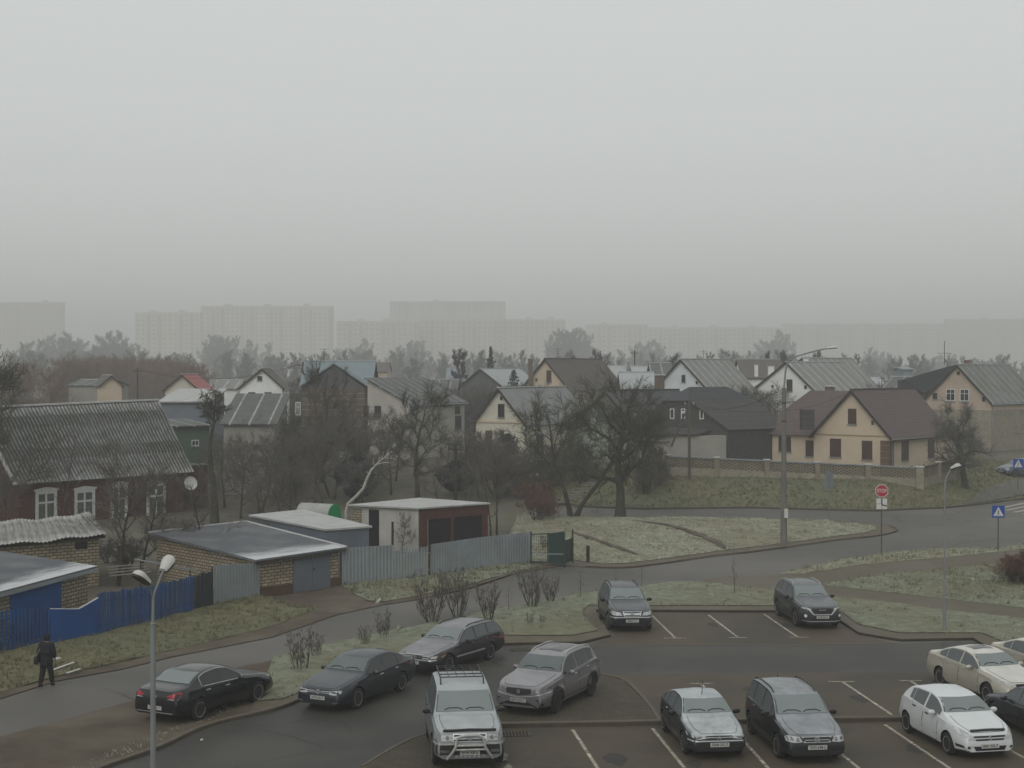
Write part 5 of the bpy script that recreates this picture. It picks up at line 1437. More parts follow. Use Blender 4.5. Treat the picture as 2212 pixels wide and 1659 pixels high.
MB().beam(P1(g1['ul'] + .1, zat(z4(0, 922)[1], 133), -.03), P1(g1['ur'] - .1, zat(z4(0, 922)[1], 133), -.03), .05, .10).build('string_course', plaster('dull_yellow', (.30, .24, .14)), h1, world=True)

# ------------------------------------------------------------------ the houses behind
gable_house('village_house', 'white gabled house with grey slate roof just left of the tall concrete lamp post', 'house', (1700, 784), 185, 1618, 1771, 853, 1812, 11, white_w, slate, wins=[('g', *r4(503, 520, 545, 605), 'dark'), ('g', *r4(393, 560, 410, 580), 'dark'), ('g', *r4(630, 563, 648, 590), 'dark'), ('g', *r4(360, 685, 388, 770), 'dark')],
    chim=[(z4(622, 0)[0], z4(658, 0)[0], z4(0, 372)[1], z4(0, 425)[1], 190, white_w)])
gable_house('village_house', 'long slate-roofed house standing behind the white gable by the lamp post', 'house', (1735, 775), 204, 1650, 1795, 840, 1837, 12, grey_w, slate)
gable_house('village_house', 'blue-white gabled house with slate roof behind the dark tiled house', 'house', (1472, 778), 182, 1411, 1535, 847, 1571, 11, blue_w, slate,
    wins=[('g', *r3(1650, 548, 1680, 608), 'dark'), ('g', *r3(1764, 598, 1780, 626), 'dark'), ('s', *r3(1942, 718, 1998, 780), 'white'), ('s', *r3(2104, 718, 2160, 800), 'white')])
gable_house('village_house', 'cream house with a brown roof and a tall chimney on its flank', 'house', (1179, 777), 190, 1131, 1228, 838, 1296, 13, cream, tile_br2, ridge=tile_br2,
    wins=[('g', *r3(555, 512, 595, 608)), ('g', *r3(466, 574, 481, 602), 'dark'), ('s', *r3(895, 698, 937, 775), 'white'), ('s', *r3(812, 698, 850, 775), 'white')],
    chim=[(z3(408, 0)[0], z3(445, 0)[0], z3(0, 418)[1], z3(0, 600)[1], 191, brown_brick)])
gable_house('village_house', 'dark gabled house with a glassy pale metal roof beside a small conifer', 'house', (1039, 798), 215, 998, 1082, 832, 1119, 12, dark_g, metal_lt)
hh, gg = gable_house('village_house', 'pale cream house with attic window and grey sheet roof amid the bare gardens', 'house', (1079, 841), 140, 1028, 1133, 912, 1220, 13, cream2, metal_gr,
    wins=[('g', *r7(163, 230, 216, 340), 'dark'), ('g', *r7(180, 168, 201, 201), 'dark'), ('g', *r7(62, 445, 116, 600)), ('g', *r7(178, 450, 212, 560), 'dark'), ('s', *r7(480, 480, 530, 580), 'dark')])
MB().beam(gg['P'](gg['ul'], gg['ze'] + .05, -.05), gg['P'](gg['ur'], gg['ze'] + .05, -.05), .12, .2).build('string_course', cream, hh, world=True)
# dark tiled house with a pale green gable and a half-hipped dark front
h5, g5 = gable_house('tiled_house', 'dark tiled house with black front and three white windows behind the mossy apple tree', 'house', (1311, 847), 140, 1234, 1380, 926, 1462, 10.3, palegreen, tile_gr, ridge=tile_gr, barge=wood_dk,
    wins=[('g', *r7(1095, 540, 1145, 635), 'white')], chim=[(z3(1433, 0)[0], z3(1508, 0)[0], z3(0, 552)[1], z3(0, 660)[1], 146, brown_brick)])
def dark_front():
    D0 = 135
    th = R(52); r = V3((math.sin(th), math.cos(th), 0))
    T = lambda x, y, k=0.0, dz=0.0: (lambda p: V3((p.x + r.x * k, p.y + r.y * k, p.z + dz)))(W(x, y, D0))
    A, B_, C, D_ = (1414, 924), (1440, 868), (1493, 868), (1573, 924)
    zlow = 1.4
    low = lambda q, k=0.0: (lambda p: V3((p.x, p.y, zlow)))(T(*q, k))
    MB().prism([low(A), low(D_), T(*D_), T(*C), T(*B_), T(*A)], r * 8.0).build('front_wall', dk_face, h5, world=True)
    k = 8.0
    b = MB()
    E0, E1 = T(1463, 839, 1.5), T(1463, 839, 6.5)
    up = V3((0, 0, .12))
    for q in ([T(*B_, -.4) + up, T(*C, -.4) + up, E0 + up], [T(*C, -.4) + up, T(*C, k) + up, E1 + up, E0 + up], [T(*C, k) + up, T(*B_, k) + up, E1 + up], [T(*B_, k) + up, T(*B_, -.4) + up, E0 + up, E1 + up]): b.face(q)
    b.face([T(*B_, -.4) + up, T(*B_, k) + up, T(*C, k) + up, T(*C, -.4) + up])
    bmesh.ops.remove_doubles(b.bm, verts=b.bm.verts, dist=.01)
    b.build('hipped_roof', tile_gr, h5, world=True)
    D2 = (1577, 930)
    MB().prism([T(*C, -.35) + V3((.02, 0, .02)), T(*D2, -.35) + V3((.05, 0, .0)), T(*D2, -.35) + V3((.2, 0, .05)), T(*C, -.35) + V3((.16, 0, .1))], r * (k + .6)).build('mansard_roof', tile_dkbr, h5, world=True)
    A2 = (1410, 930)
    MB().prism([T(*B_, -.35) + V3((-.02, 0, .02)), T(*A2, -.35) + V3((-.05, 0, 0)), T(*A2, -.35) + V3((-.2, 0, .05)), T(*B_, -.35) + V3((-.16, 0, .1))], r * (k + .6)).build('mansard_roof', tile_dkbr, h5, world=True)
    pf = Plane(T(1480, 900), (1, 0, 0))
    for q in ((1555, 268, 1592, 352), (1645, 268, 1680, 352), (1795, 276, 1830, 354)): window(h5, pf, r7(*q), 'white', fw=.13)
    # skirt roof and pale garage under it
    s0, s1, s2, s3 = T(1416, 921, -.05), T(1539, 927, -.05), T(1546, 936, -2.4), T(1402, 936, -2.4)
    bb = MB(); d = V3((0, 0, -.12))
    bb.prism([s0, s1, s2, s3], d)
    bb.build('skirt_roof', tile_dkbr, h5, world=True)
    g0, g1_ = T(1412, 940, -1.9), T(1600, 940, -1.9)
    MB().prism([V3((g0.x, g0.y, zlow - .5)), V3((g1_.x, g1_.y, zlow - .5)), V3((g1_.x, g1_.y, g1_.z)), V3((g0.x, g0.y, g0.z))], V3((0, 1.5, 0))).build('garage_wall', grey_w, h5, world=True)
dark_front()
gable_house('village_house', 'tall grey plastered house under a single slope of dark slate', 'house', (794, 821), 150, 700, 886, 872, 915, 12, plaster('worn_plaster', (.40, .38, .34), .7), slate_dk, mono=True,
    wins=[('g', *r6(1098, 245, 1152, 345), 'dark'), ('g', *r6(1010, 245, 1052, 345), 'dark'), ('s', *r6(1748, 252, 1790, 310), 'dark'), ('s', *r6(1750, 330, 1800, 440), 'dark')])
hb, gb = block_house('village_house', 'dark gabled house with pale blue metal roof and banded brick below', 'house', (652, 170), (799, 170), 836, 782, 9, stripe_brick, metal_bl)
# its cross gable
def cross():
    D0 = 168
    a, l, r_ = W(722, 786, D0), W(650, 838, D0), W(795, 838, D0)
    MB().prism([V3((l.x + .4, D0, l.z)), V3((r_.x - .4, D0, r_.z)), V3((a.x, D0, a.z - .2))], V3((0, 3, 0))).build('gable_boards', dark_g, hb, world=True)
    MB().prism([l + V3((-.2, -.4, 0)), V3((a.x, D0 - .4, a.z)), r_ + V3((.2, -.4, 0)), r_ + V3((.2, -.4, .16)), V3((a.x, D0 - .4, a.z + .18)), l + V3((-.2, -.4, .16))], V3((0, 4.0, 0))).build('gable_roof', metal_bl, hb, world=True)
    MB().prism([V3((l.x + .4, D0, 1)), V3((r_.x - .4, D0, 1)), V3((r_.x - .4, D0, l.z - .02)), V3((l.x + .4, D0, l.z - .02))], V3((0, 2.5, 0))).build('brick_wall', stripe_brick, hb, world=True)
    window(hb, Plane((0, D0, 0), (1, 0, 0)), r6(457, 215, 500, 322), 'white_lt')
cross()
gable_house('village_house', 'small white gabled house with brown verges seen end on', 'house', (566, 798), 185, 518, 610, 838, 583, 9, white_w, tile_br2,
    wins=[('g', *r2(119, 668, 151, 696), 'dark'), ('g', *r2(60, 772, 106, 800), 'dark'), ('g', *r2(165, 772, 212, 800), 'dark')])
gable_house('village_house', 'cream gabled house with a bright red metal roof', 'house', (393, 811), 190, 357, 429, 842, 425, 9, cream2, red_roof)
gable_house('village_house', 'small yellow gabled cottage beside a dark sheet fence', 'house', (240, 813), 200, 216, 263, 833, 222, 6, cream, tile_br2)
block_house('outbuilding', 'low whitewashed outbuilding joined to the yellow cottage', 'outbuilding', (148, 203), (219, 201), 834, 822, 6, grey_w, slate_dk, over=.2)
block_house('outbuilding', 'blue-grey two-storey outbuilding with frosted ribbed roof', 'outbuilding', (349, 138), (448, 138), 869, 843, 8, slate_w, snow_roof, mono=True)
b12, gb12 = block_house('outbuilding', 'green boarded house with a small window behind the red log house', 'house', (376, 126), (452, 128), 922, 908, 5, green_w, slate_dk, mono=True, wins=[(*r5(1550, 522, 1612, 572), 'white')])
block_house('outbuilding', 'grey shed roof with pale ribs between white house and red log house', 'outbuilding', (483, 122), (592, 122), 916, 855, 7, grey_w, slate_dk, mono=True)
block_house('porch', 'brown-red porch at the end of the log house', 'porch', (398, 114), (448, 115), 1008, 1004, 3, red_log, slate_dk, mono=True)
h14, g14 = gable_house('village_house', 'pink-beige house with two white attic windows and mossy slate roof', 'house', (2069, 790), 165, 1996, 2141, 868, 2178, 12, pinkb, mossy,
    wins=[('g', *r4(1650, 588, 1717, 676), 'white'), ('g', *r4(1750, 588, 1817, 678), 'white'), ('g', *r4(1555, 617, 1588, 662), 'dark'), ('g', *r4(1911, 645, 1935, 680), 'dark'), ('g', *r4(1728, 462, 1750, 490), 'dark'), ('s', *r4(2140, 800, 2190, 900), 'white')],
    chim=[(z4(1786, 0)[0], z4(1827, 0)[0], z4(0, 380)[1], z4(0, 425)[1], 168, brown_brick, False)])
def lower_storey():
    P = g14['P']; zt = zat(z4(0, 738)[1], 165)
    for f_, nm in ((0, 'brick_storey'),):
        MB().prism([P(g14['ul'] + .0, g14['zg'], -.09), P(g14['ur'] + .05, g14['zg'], -.09), P(g14['ur'] + .05, zt, -.09), P(g14['ul'], zt, -.09)], g14['r'] * 12.05).build(nm, pale_brick, h14, world=True)
    MB().tube([W(2040, 787, 170), W(2040, 736, 170)], .04, 6).build('aerial_mast', wood_dk, h14, world=True)
    MB().beam(W(2026, 763, 170), W(2054, 763, 170), .04, .04).build('aerial_bar', wood_dk, h14, world=True)
    D0 = 172
    q = [W(1953, 819, D0), W(2064, 788, D0 + 2), W(2046, 826, D0 - 3), W(1996, 848, D0 - 3), W(1953, 838, D0 - 1)]
    MB().prism(q, V3((0, 3, -.2))).build('wing_roof', black_roof, h14, world=True)
    a, b = W(1957, 836, D0), W(2010, 836, D0)
    MB().prism([V3((a.x, D0, 1)), V3((b.x, D0, 1)), V3((b.x, D0, b.z)), V3((a.x, D0, a.z))], V3((0, 5, 0))).build('wing_wall', pinkb, h14, world=True)
lower_storey()
block_house('village_house', 'small slate-roofed house between the brown roof and the pink-beige house', 'house', (1904, 190), (1957, 188), 841, 816, 7, grey_w, slate_dk)
h15, g15 = block_house('village_house', 'dark brown-roofed house with white chimneys behind the lamp post', 'house', (1606, 222), (1694, 222), 816, 778, 10, white_w, tile_br2,
    chim=[(z4(272, 0)[0], z4(296, 0)[0], z4(0, 418)[1], z4(0, 480)[1], 216, white_w), (z4(370, 0)[0], z4(410, 0)[0], z4(0, 428)[1], z4(0, 510)[1], 212, white_w)])
block_house('village_house', 'pale metal-roofed house right of the cream house with the tall chimney', 'house', (1299, 210), (1352, 210), 823, 792, 9, grey_w, metal_lt, chim=[(1354, 1360, 781, 796, 213, grey_w)])
block_house('village_house', 'house with a wide pale metal roof and dark dormer behind the mossy apple tree', 'house', (1345, 192), (1414, 192), 839, 806, 8, grey_w, metal_lt)
block_house('village_house', 'small house with pale metal roof showing above the wide pale roof', 'house', (1370, 225), (1414, 225), 812, 793, 8, grey_w, metal_lt)
block_house('village_house', 'dark slate-roofed house left of the blue-white gable', 'house', (1411, 205), (1452, 205), 815, 786, 8, grey_w, slate_dk)
block_house('village_house', 'faint pinkish house beyond the grey plastered house', 'house', (798, 310), (836, 310), 803, 784, 10, pinkb, tile_br2, ridge=False)
block_house('village_house', 'faint house with a blue-green metal roof by the bare poplar', 'house', (966, 255), (1003, 255), 823, 797, 9, grey_w, metal_bl)
block_house('village_house', 'low pale-roofed house beyond the black wing of the pink-beige house', 'house', (1866, 235), (1910, 235), 832, 817, 8, white_w, metal_lt)
block_house('village_house', 'low dark-roofed house squeezed between the white gable and the yellow house', 'house', (1840, 215), (1880, 215), 838, 815, 8, grey_w, slate_dk)
block_house('village_house', 'low house with a frosted roof behind the cream house and its pale neighbour', 'house', (1240, 235), (1300, 235), 828, 808, 8, white_w, metal_lt)
block_house('village_house', 'low grey-roofed house between grey plastered house and glassy roof', 'house', (905, 205), (985, 205), 842, 822, 8, grey_w, slate_dk)
block_house('village_house', 'low white house with a frosted slate roof next to the red-roofed house', 'house', (450, 205), (512, 205), 840, 823, 8, white_w, slate)
block_house('village_house', 'square blue-green house with a flat top behind the black wing', 'house', (1952, 240), (1972, 240), 799, 796, 6, metal_bl, metal_bl)

# ------------------------------------------------------------------ the red log house at the left
def corr_sheet(name, m, root, p00, p10, p11, p01, period=.18, amp=.03, rows=6, wob=0.0, seed=0):
    """corrugated roofing between four corners (eave left, eave right, ridge right, ridge left)"""
    rnd = random.Random(seed)
    n = int((p10 - p00).length / period * 4)
    nr = (p10 - p00).cross(p01 - p00).normalized()
    if nr.z < 0: nr = -nr
    vs, fs = [], []
    lens = [i / rows for i in range(rows + 1)]
    lap = []
    for k in range(rows):
        lap += [(k / rows, .022), ((k + 1) / rows, 0.0)]
    for (t, up) in lap:
        for i in range(n + 1):
            s_ = i / n
            p = (p00 * (1 - s_) + p10 * s_) * (1 - t) + (p01 * (1 - s_) + p11 * s_) * t
            w_ = wob * (math.sin(s_ * 9 + t * 5) + math.sin(s_ * 23 + seed)) if wob else 0
            vs.append(p + nr * (amp * math.sin(i * math.pi / 2) + up + w_))
    for k in range(len(lap) - 1):
        for i in range(n):
            a = k * (n + 1) + i
            fs.append((a, a + 1, a + n + 2, a + n + 1))
    me = bpy.data.meshes.new(name)
    off = abs_loc(root)
    me.from_pydata([v - off for v in vs], [], fs)
    me.materials.append(m)
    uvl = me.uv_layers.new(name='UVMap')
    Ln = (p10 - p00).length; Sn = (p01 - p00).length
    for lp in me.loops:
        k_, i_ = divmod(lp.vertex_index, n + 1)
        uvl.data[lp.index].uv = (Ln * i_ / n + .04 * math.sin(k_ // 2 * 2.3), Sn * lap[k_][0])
    me.polygons.foreach_set('use_smooth', [True] * len(fs))
    o = bpy.data.objects.new(name, me); COL.objects.link(o); o.parent = root
    return o
def log_house():
    eL, eR = G(35, 1047, 2.9), G(418, 1020, 2.9)
    rR, rL = W(341, 864, eR.y + 4.0), W(-48, 881, eL.y + 3.2)
    zr = (rR.z + rL.z) / 2
    root = thing('log_house', 'dark red log house with big grey corrugated roof and white carved windows', 'house', ((eL.x + eR.x) / 2, (eL.y + eR.y) / 2, 0))
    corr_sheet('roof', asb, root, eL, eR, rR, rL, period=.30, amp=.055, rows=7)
    bk = (rR - eR); bk.z = 0
    bL, bR = eL + bk * 2, eR + bk * 2
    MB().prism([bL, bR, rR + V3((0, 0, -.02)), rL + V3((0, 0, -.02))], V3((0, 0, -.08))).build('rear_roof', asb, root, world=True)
    MB().beam(rL + V3((0, 0, .03)), rR + V3((0, 0, .03)), .4, .12).build('ridge_cap', ridge_frost, root, world=True)
    MB().beam(eL + V3((-.05, 0, 0)), rL + V3((-.05, 0, 0)), .32, .10).build('verge_board', ridge_frost, root, world=True)
    u = (eR - eL); u.z = 0; u.normalize()
    n = V3((u.y, -u.x, 0))
    i0, i1 = eL + u * .5 - n * .5, eR - u * .5 - n * .5
    zt = 2.85
    dep = bk * 2 - bk.normalized() * 1.0
    MB().prism([V3((i0.x, i0.y, -.3)), V3((i1.x, i1.y, -.3)), V3((i1.x, i1.y, zt)), V3((i0.x, i0.y, zt))], dep).build('wall', red_log, root, world=True)
    m0, m1 = V3((i0.x, i0.y, zt)), V3((i1.x, i1.y, zt))
    MB().prism([m0, m0 + dep, (m0 + dep / 2) + V3((0, 0, zr - zt - .5))], u * .1).build('gable', red_log, root, world=True)
    MB().prism([m1, m1 + dep, (m1 + dep / 2) + V3((0, 0, zr - zt - .5))], -u * .1).build('gable', red_log, root, world=True)
    pf = Plane(i0, u)
    for q in ((285, 940, 458, 1178), (600, 930, 766, 1160), (895, 890, 1030, 1178), (1185, 876, 1338, 1142)):
        f = window(root, pf, r5(*q), 'white_lt', proud=.08, fw=.22)
        u0, z1 = pf.uz(*z5(q[0], q[1])); u1, _ = pf.uz(*z5(q[2], q[1]))
        b = MB()
        b.prism([pf.at(u0 - .12, z1, .04), pf.at(u1 + .12, z1, .04), pf.at(u1 + .12, z1 + .12, .04), pf.at((u0 + u1) / 2, z1 + .26, .04), pf.at(u0 - .12, z1 + .12, .04)], pf.n * .07)
        b.build('carved_head', fr_white, f, world=True)
    return root, pf
lh, lpf = log_house()
def dish():
    c = lpf.hit(402, 1044) + lpf.n * .45
    t = thing('satellite_dish', 'white satellite dish on the corner of the dark red log house', 'satellite dish', c)
    d = (V3((0.75, -1, .35))).normalized()
    q = d.to_track_quat('Z', 'Y').to_matrix().to_4x4()
    b = MB().lathe([(.001, 0), (.2, .02), (.38, .07), (.52, .14), (.53, .135), (.38, .05), (.2, .0), (.001, -.02)], 24, 'Z')
    bmesh.ops.transform(b.bm, matrix=q, verts=b.bm.verts)
    b.build('reflector', sat_m, t, smooth=50)
    MB().beam(q @ V3((0, -.45, .1)), q @ V3((0, -.1, .62)), .03, .03).build('arm', galv, t)
    MB().lathe([(.001, 0), (.05, 0), (.05, .12), (.001, .12)], 10, 'Z', q @ V3((0, -.08, .55))).build('receiver', sat_m, t)
    MB().beam((0, 0, 0), -lpf.n * .55, .05, .05).build('bracket', galv, t)
dish()

# ------------------------------------------------------------------ garages and sheds
def shed(name, label, cat, cn, wm, rm, t=.10, inset=.3, z0=-.2, corr=None, frost_edge=None, fm=None, skip_front=False):
    """four roof corners (px, py, z): front left, front right, back right, back left"""
    C = [G(*c) for c in cn]
    ctr = sum(C, V3()) / 4
    root = thing(name, label, cat, (ctr.x, ctr.y, 0))
    b = MB()
    V = [b.v(p) for p in C] + [b.v(p - V3((0, 0, t))) for p in C]
    for q in ((0, 1, 2, 3), (7, 6, 5, 4), (0, 4, 5, 1), (1, 5, 6, 2), (2, 6, 7, 3), (3, 7, 4, 0)): b.bm.faces.new([V[i] for i in q])
    ro = b.build('roof', rm, root, world=True)
    I = []
    for i, p in enumerate(C):
        a = (C[(i + 1) % 4] - p); c = (C[(i - 1) % 4] - p)
        I.append(p + a.normalized() * inset + c.normalized() * inset)
    b = MB()
    V = [b.v(V3((p.x, p.y, z0))) for p in I] + [b.v(p - V3((0, 0, t + .004))) for p in I]
    for q in ((0, 1, 5, 4), (1, 2, 6, 5), (2, 3, 7, 6), (3, 0, 4, 7), (4, 5, 6, 7), (3, 2, 1, 0)): b.bm.faces.new([V[i] for i in q])
    b.build('wall', wm, root, world=True)
    return root, C, I, ro
def fpanel(root, name, pl, rc, m, off=.03, th=.04):
    u0, z1 = pl.uz(rc[0], rc[1]); u1, z0 = pl.uz(rc[2], rc[3])
    return MB().prism([pl.at(u0, z0, off), pl.at(u1, z0, off), pl.at(u1, z1, off), pl.at(u0, z1, off)], -pl.n * th).build(name, m, root, world=True)
def felt_sheet(ro, C, f0, f1, n=18):
    """roofing felt on top of a shed roof; hoar frost keeps to its lower edge (f0 to f1 wide)"""
    vs, fs, fr = [], [], []
    off = abs_loc(ro)
    for j in range(n + 1):
        for i in range(n + 1):
            s, t = i / n, j / n
            p = (C[0] * (1 - s) + C[1] * s) * (1 - t) + (C[3] * (1 - s) + C[2] * s) * t
            vs.append(p + V3((0, 0, .012)) - off)
            fr.append(max(0.0, 1 - t / (f0 + (f1 - f0) * s)))
    fs = [(j * (n + 1) + i, j * (n + 1) + i + 1, (j + 1) * (n + 1) + i + 1, (j + 1) * (n + 1) + i) for j in range(n) for i in range(n)]
    me = bpy.data.meshes.new('felt')
    me.from_pydata(vs, [], fs)
    uvl = me.uv_layers.new(name='UVMap')
    a, b = (C[1] - C[0]).length, (C[3] - C[0]).length
    for lp in me.loops:
        j, i = divmod(lp.vertex_index, n + 1)
        uvl.data[lp.index].uv = (a * i / n, b * j / n)
    at = me.attributes.new('frost', 'FLOAT', 'POINT')
    at.data.foreach_set('value', fr)
    me.materials.append(felt_grey)
    o = bpy.data.objects.new('felt', me); COL.objects.link(o); o.parent = ro
    return o
g_s1, C1, I1, r1_ = shed('garage', 'brick garage with a bright blue door and frosted felt roof by the blue fence', 'garage', [(-150, 1318, 2.15), (210, 1223, 2.4), (-12, 1189, 2.75), (-380, 1245, 2.6)], yel_brick, felt_grey)
felt_sheet(r1_, C1, .16, .42)
pl1 = Plane(I1[0], I1[1] - I1[0])
ud0, _ = pl1.uz(21, 1300); ud1, _ = pl1.uz(132, 1300)
MB().prism([pl1.at(ud0, .02, .03), pl1.at(ud1, .02, .03), pl1.at(ud1, 2.08, .03), pl1.at(ud0, 2.0, .03)], -pl1.n * .04).build('garage_door', blue_paint, g_s1, world=True)
MB().beam(C1[0] + V3((0, 0, -.14)), C1[1] + V3((0, 0, -.14)), .08, .14).build('fascia', galv, r1_, world=True)
g_s2, C2, I2, r2_ = shed('brick_shed', 'yellow brick shed under a sagging roof of frosted cement sheets', 'shed', [(-90, 1186, 2.35), (228, 1158, 2.45), (185, 1112, 2.95), (-90, 1140, 2.95)], yel_brick, wood_dk, t=.1)
corr_sheet('cement_sheets', asb_pale, g_s2, C2[0] + V3((-.1, -.3, .06)), C2[1] + V3((.2, -.3, .06)), C2[2] + V3((.2, .1, .08)), C2[3] + V3((-.1, .1, .08)), period=.2, amp=.03, rows=4, wob=.045, seed=4)
pl2 = Plane(I2[0], I2[1] - I2[0])
fpanel(g_s2, 'vent', pl2, r5(610, 1352, 706, 1402), black_in)
g_s3, C3, I3, r3_ = shed('garage', 'yellow brick garage with grey double door in the line of silver fences', 'garage', [(552, 1210, 1.78), (748, 1182, 1.92), (531, 1127, 2.35), (322, 1151, 2.3)], yel_brick, felt_grey)
felt_sheet(r3_, C3, .36, .26)
MB().beam(C3[3] + V3((0, 0, .03)), C3[2] + V3((0, 0, .03)), .12, .08).build('frosted_edge', ridge_frost, r3_, world=True)
MB().beam(C3[1] + V3((0, 0, .03)), C3[2] + V3((0, 0, .03)), .12, .06).build('frosted_edge', ridge_frost, r3_, world=True)
pl3 = Plane(I3[0], I3[1] - I3[0])
u0, _ = pl3.uz(633, 1240); u1, _ = pl3.uz(713, 1240)
for k_ in (0, 1):
    ua, ub = u0 + (u1 - u0) * k_ * .5 + .01, u0 + (u1 - u0) * (k_ * .5 + .5) - .01
    dd = MB().prism([pl3.at(ua, -.02, .05), pl3.at(ub, -.02, .05), pl3.at(ub, 1.66, .05), pl3.at(ua, 1.64, .05)], -pl3.n * .05).build('door', grey_paint, g_s3, world=True)
    if k_: MB().box(pl3.at(ua + .08, 1.0, .08), (.06, .06, .1)).build('handle', post_m, dd, world=True)
uA, _ = pl3.uz(562, 1240); uB, _ = pl3.uz(736, 1240)
for a_, b_ in ((uA, u0 - .02), (u1 + .02, uB)):
    MB().prism([pl3.at(a_, -.05, .03), pl3.at(b_, -.05, .03), pl3.at(b_, .42, .03), pl3.at(a_, .42, .03)], -pl3.n * .03).build('plinth', rust_base, g_s3, world=True)
MB().beam(C3[0] + V3((0, 0, -.13)), C3[1] + V3((0, 0, -.13)), .08, .12).build('fascia', wood_dk, r3_, world=True)
g_s4, C4, I4, r4_ = shed('metal_garage', 'grey sheet metal garage with a frosted white roof beside the arched tarpaulin', 'garage', [(703, 1143, 2.25), (804, 1136, 2.25), (655, 1100, 2.6), (537, 1112, 2.6)], grey_paint, snow_roof, inset=.12)
g_s5, C5, I5, r5_ = shed('open_shed', 'whitewashed shed with a red timber open front under a frosted roof', 'shed', [(752, 1090, 2.55), (903, 1097, 2.6), (1060, 1086, 2.55), (905, 1075, 2.5)], plaster('stained_whitewash', (.44, .43, .40), .62), snow_roof, t=.09, inset=.25)
pl5 = Plane(I5[1], I5[2] - I5[1])
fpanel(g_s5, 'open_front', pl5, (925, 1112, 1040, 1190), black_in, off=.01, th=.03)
fpanel(g_s5, 'post', pl5, (905, 1104, 922, 1200), wood_red, off=.08, th=.10)
fpanel(g_s5, 'post', pl5, (1040, 1098, 1052, 1195), wood_red, off=.08, th=.10)
fpanel(g_s5, 'post', pl5, (972, 1112, 979, 1195), wood_red, off=.07, th=.06)
fpanel(g_s5, 'lintel', pl5, (905, 1099, 1054, 1111), wood_red, off=.09, th=.10)
pl5b = Plane(I5[0], I5[1] - I5[0])
fpanel(g_s5, 'doorway', pl5b, (797, 1100, 819, 1190), black_in, off=.02, th=.04)
fpanel(g_s5, 'brick_end', pl5b, (760, 1098, 782, 1190), yel_brick, off=.02, th=.04)
def tarp():
    a = W(722, 1122, 88); 
    ax = V3((-5.0, 2.6, 0)).normalized()
    t = thing('arched_tarpaulin', 'arched white tarpaulin shelter with a bright green end', 'tarpaulin shelter', (a.x, a.y, 0))
    sd_ = V3((-ax.y, ax.x, 0))
    arc = [a + sd_ * (.66 * math.cos(math.pi * i / 12)) + V3((0, 0, 2.05 + .60 * math.sin(math.pi * i / 12) - a.z)) for i in range(13)]
    lowr = [V3((arc[-1].x, arc[-1].y, 0)), V3((arc[0].x, arc[0].y, 0))]
    MB().prism(arc + lowr, ax * 2.3).build('cover', plaster('white_tarpaulin', (.36, .365, .35), .6), t, world=True, smooth=40)
    MB().prism([p - ax * .02 for p in arc + lowr], -ax * .03).build('green_end', mat('green_tarpaulin', (.005, .24, .085), (.004, .17, .06), 1.6, .6, .3, 5), t, world=True)
tarp()
# ------------------------------------------------------------------ trees and shrubs
bark_dk = mat('dark_bark', (0.055, 0.047, 0.039), (0.032, 0.028, 0.024), 4, .95, .4, 14, stretch=(1, 1, .3))
bark_moss = mat('mossy_bark', (0.050, 0.050, 0.034), (0.026, 0.025, 0.019), 3, .95, .4, 14)
bark_white = mat('peeled_pale_bark', (0.40, 0.39, 0.35), (0.22, 0.21, 0.19), 3, .9, .3, 14)
twig_br = mat('brown_twigs', (0.140, 0.124, 0.110), (0.080, 0.071, 0.063), 1.2, .95)
twig_moss = mat('mossy_twigs', (0.088, 0.086, 0.062), (0.046, 0.046, 0.034), .8, .95)
twig_grey = mat('grey_twigs', (0.120, 0.112, 0.10), (0.066, 0.062, 0.056), 1.2, .95)
twig_red = mat('red_brown_twigs', (0.18, 0.095, 0.065), (0.10, 0.055, 0.04), .5, .95)
twig_far = mat('distant_twigs', (0.036, 0.037, 0.036), (0.024, 0.025, 0.025), .3, .95)
leaf_red = mat('dry_red_leaves', (0.12, 0.035, 0.018), (0.055, 0.025, 0.014), 3, .9)
needle = mat('dark_needles', (0.022, 0.034, 0.026), (0.012, 0.018, 0.014), 2, .9)
needle_y = mat('yew_foliage', (0.018, 0.030, 0.024), (0.010, 0.016, 0.013), 1.5, .9)

class Tubes:
    """many tapered tubes gathered into one branching mesh"""
    def __init__(s): s.v, s.f, s.n = [], [], 0
    def add(s, pts, rad, k):
        base = s.n
        m = len(pts)
        prev = None
        for i in range(m):
            d = pts[min(i + 1, m - 1)] - pts[max(i - 1, 0)]
            d = d / (np.linalg.norm(d) + 1e-9)
            if prev is None:
                h = np.array((0, 0, 1.0)) if abs(d[2]) < .9 else np.array((1.0, 0, 0))
                a = np.cross(d, h)
            else: a = prev - d * prev.dot(d)
            a = a / (np.linalg.norm(a) + 1e-9); prev = a
            b = np.cross(d, a)
            for q in range(k):
                t = 2 * math.pi * q / k
                s.v.append(pts[i] + (a * math.cos(t) + b * math.sin(t)) * rad[i])
        for i in range(m - 1):
            for q in range(k):
                j = (q + 1) % k
                s.f.append((base + i * k + q, base + i * k + j, base + (i + 1) * k + j, base + (i + 1) * k + q))
        s.n += m * k
    def mesh(s, name, m):
        me = bpy.data.meshes.new(name)
        me.from_pydata([tuple(x) for x in s.v], [], s.f)
        me.polygons.foreach_set('use_smooth', [True] * len(s.f))
        me.materials.append(m)
        return me

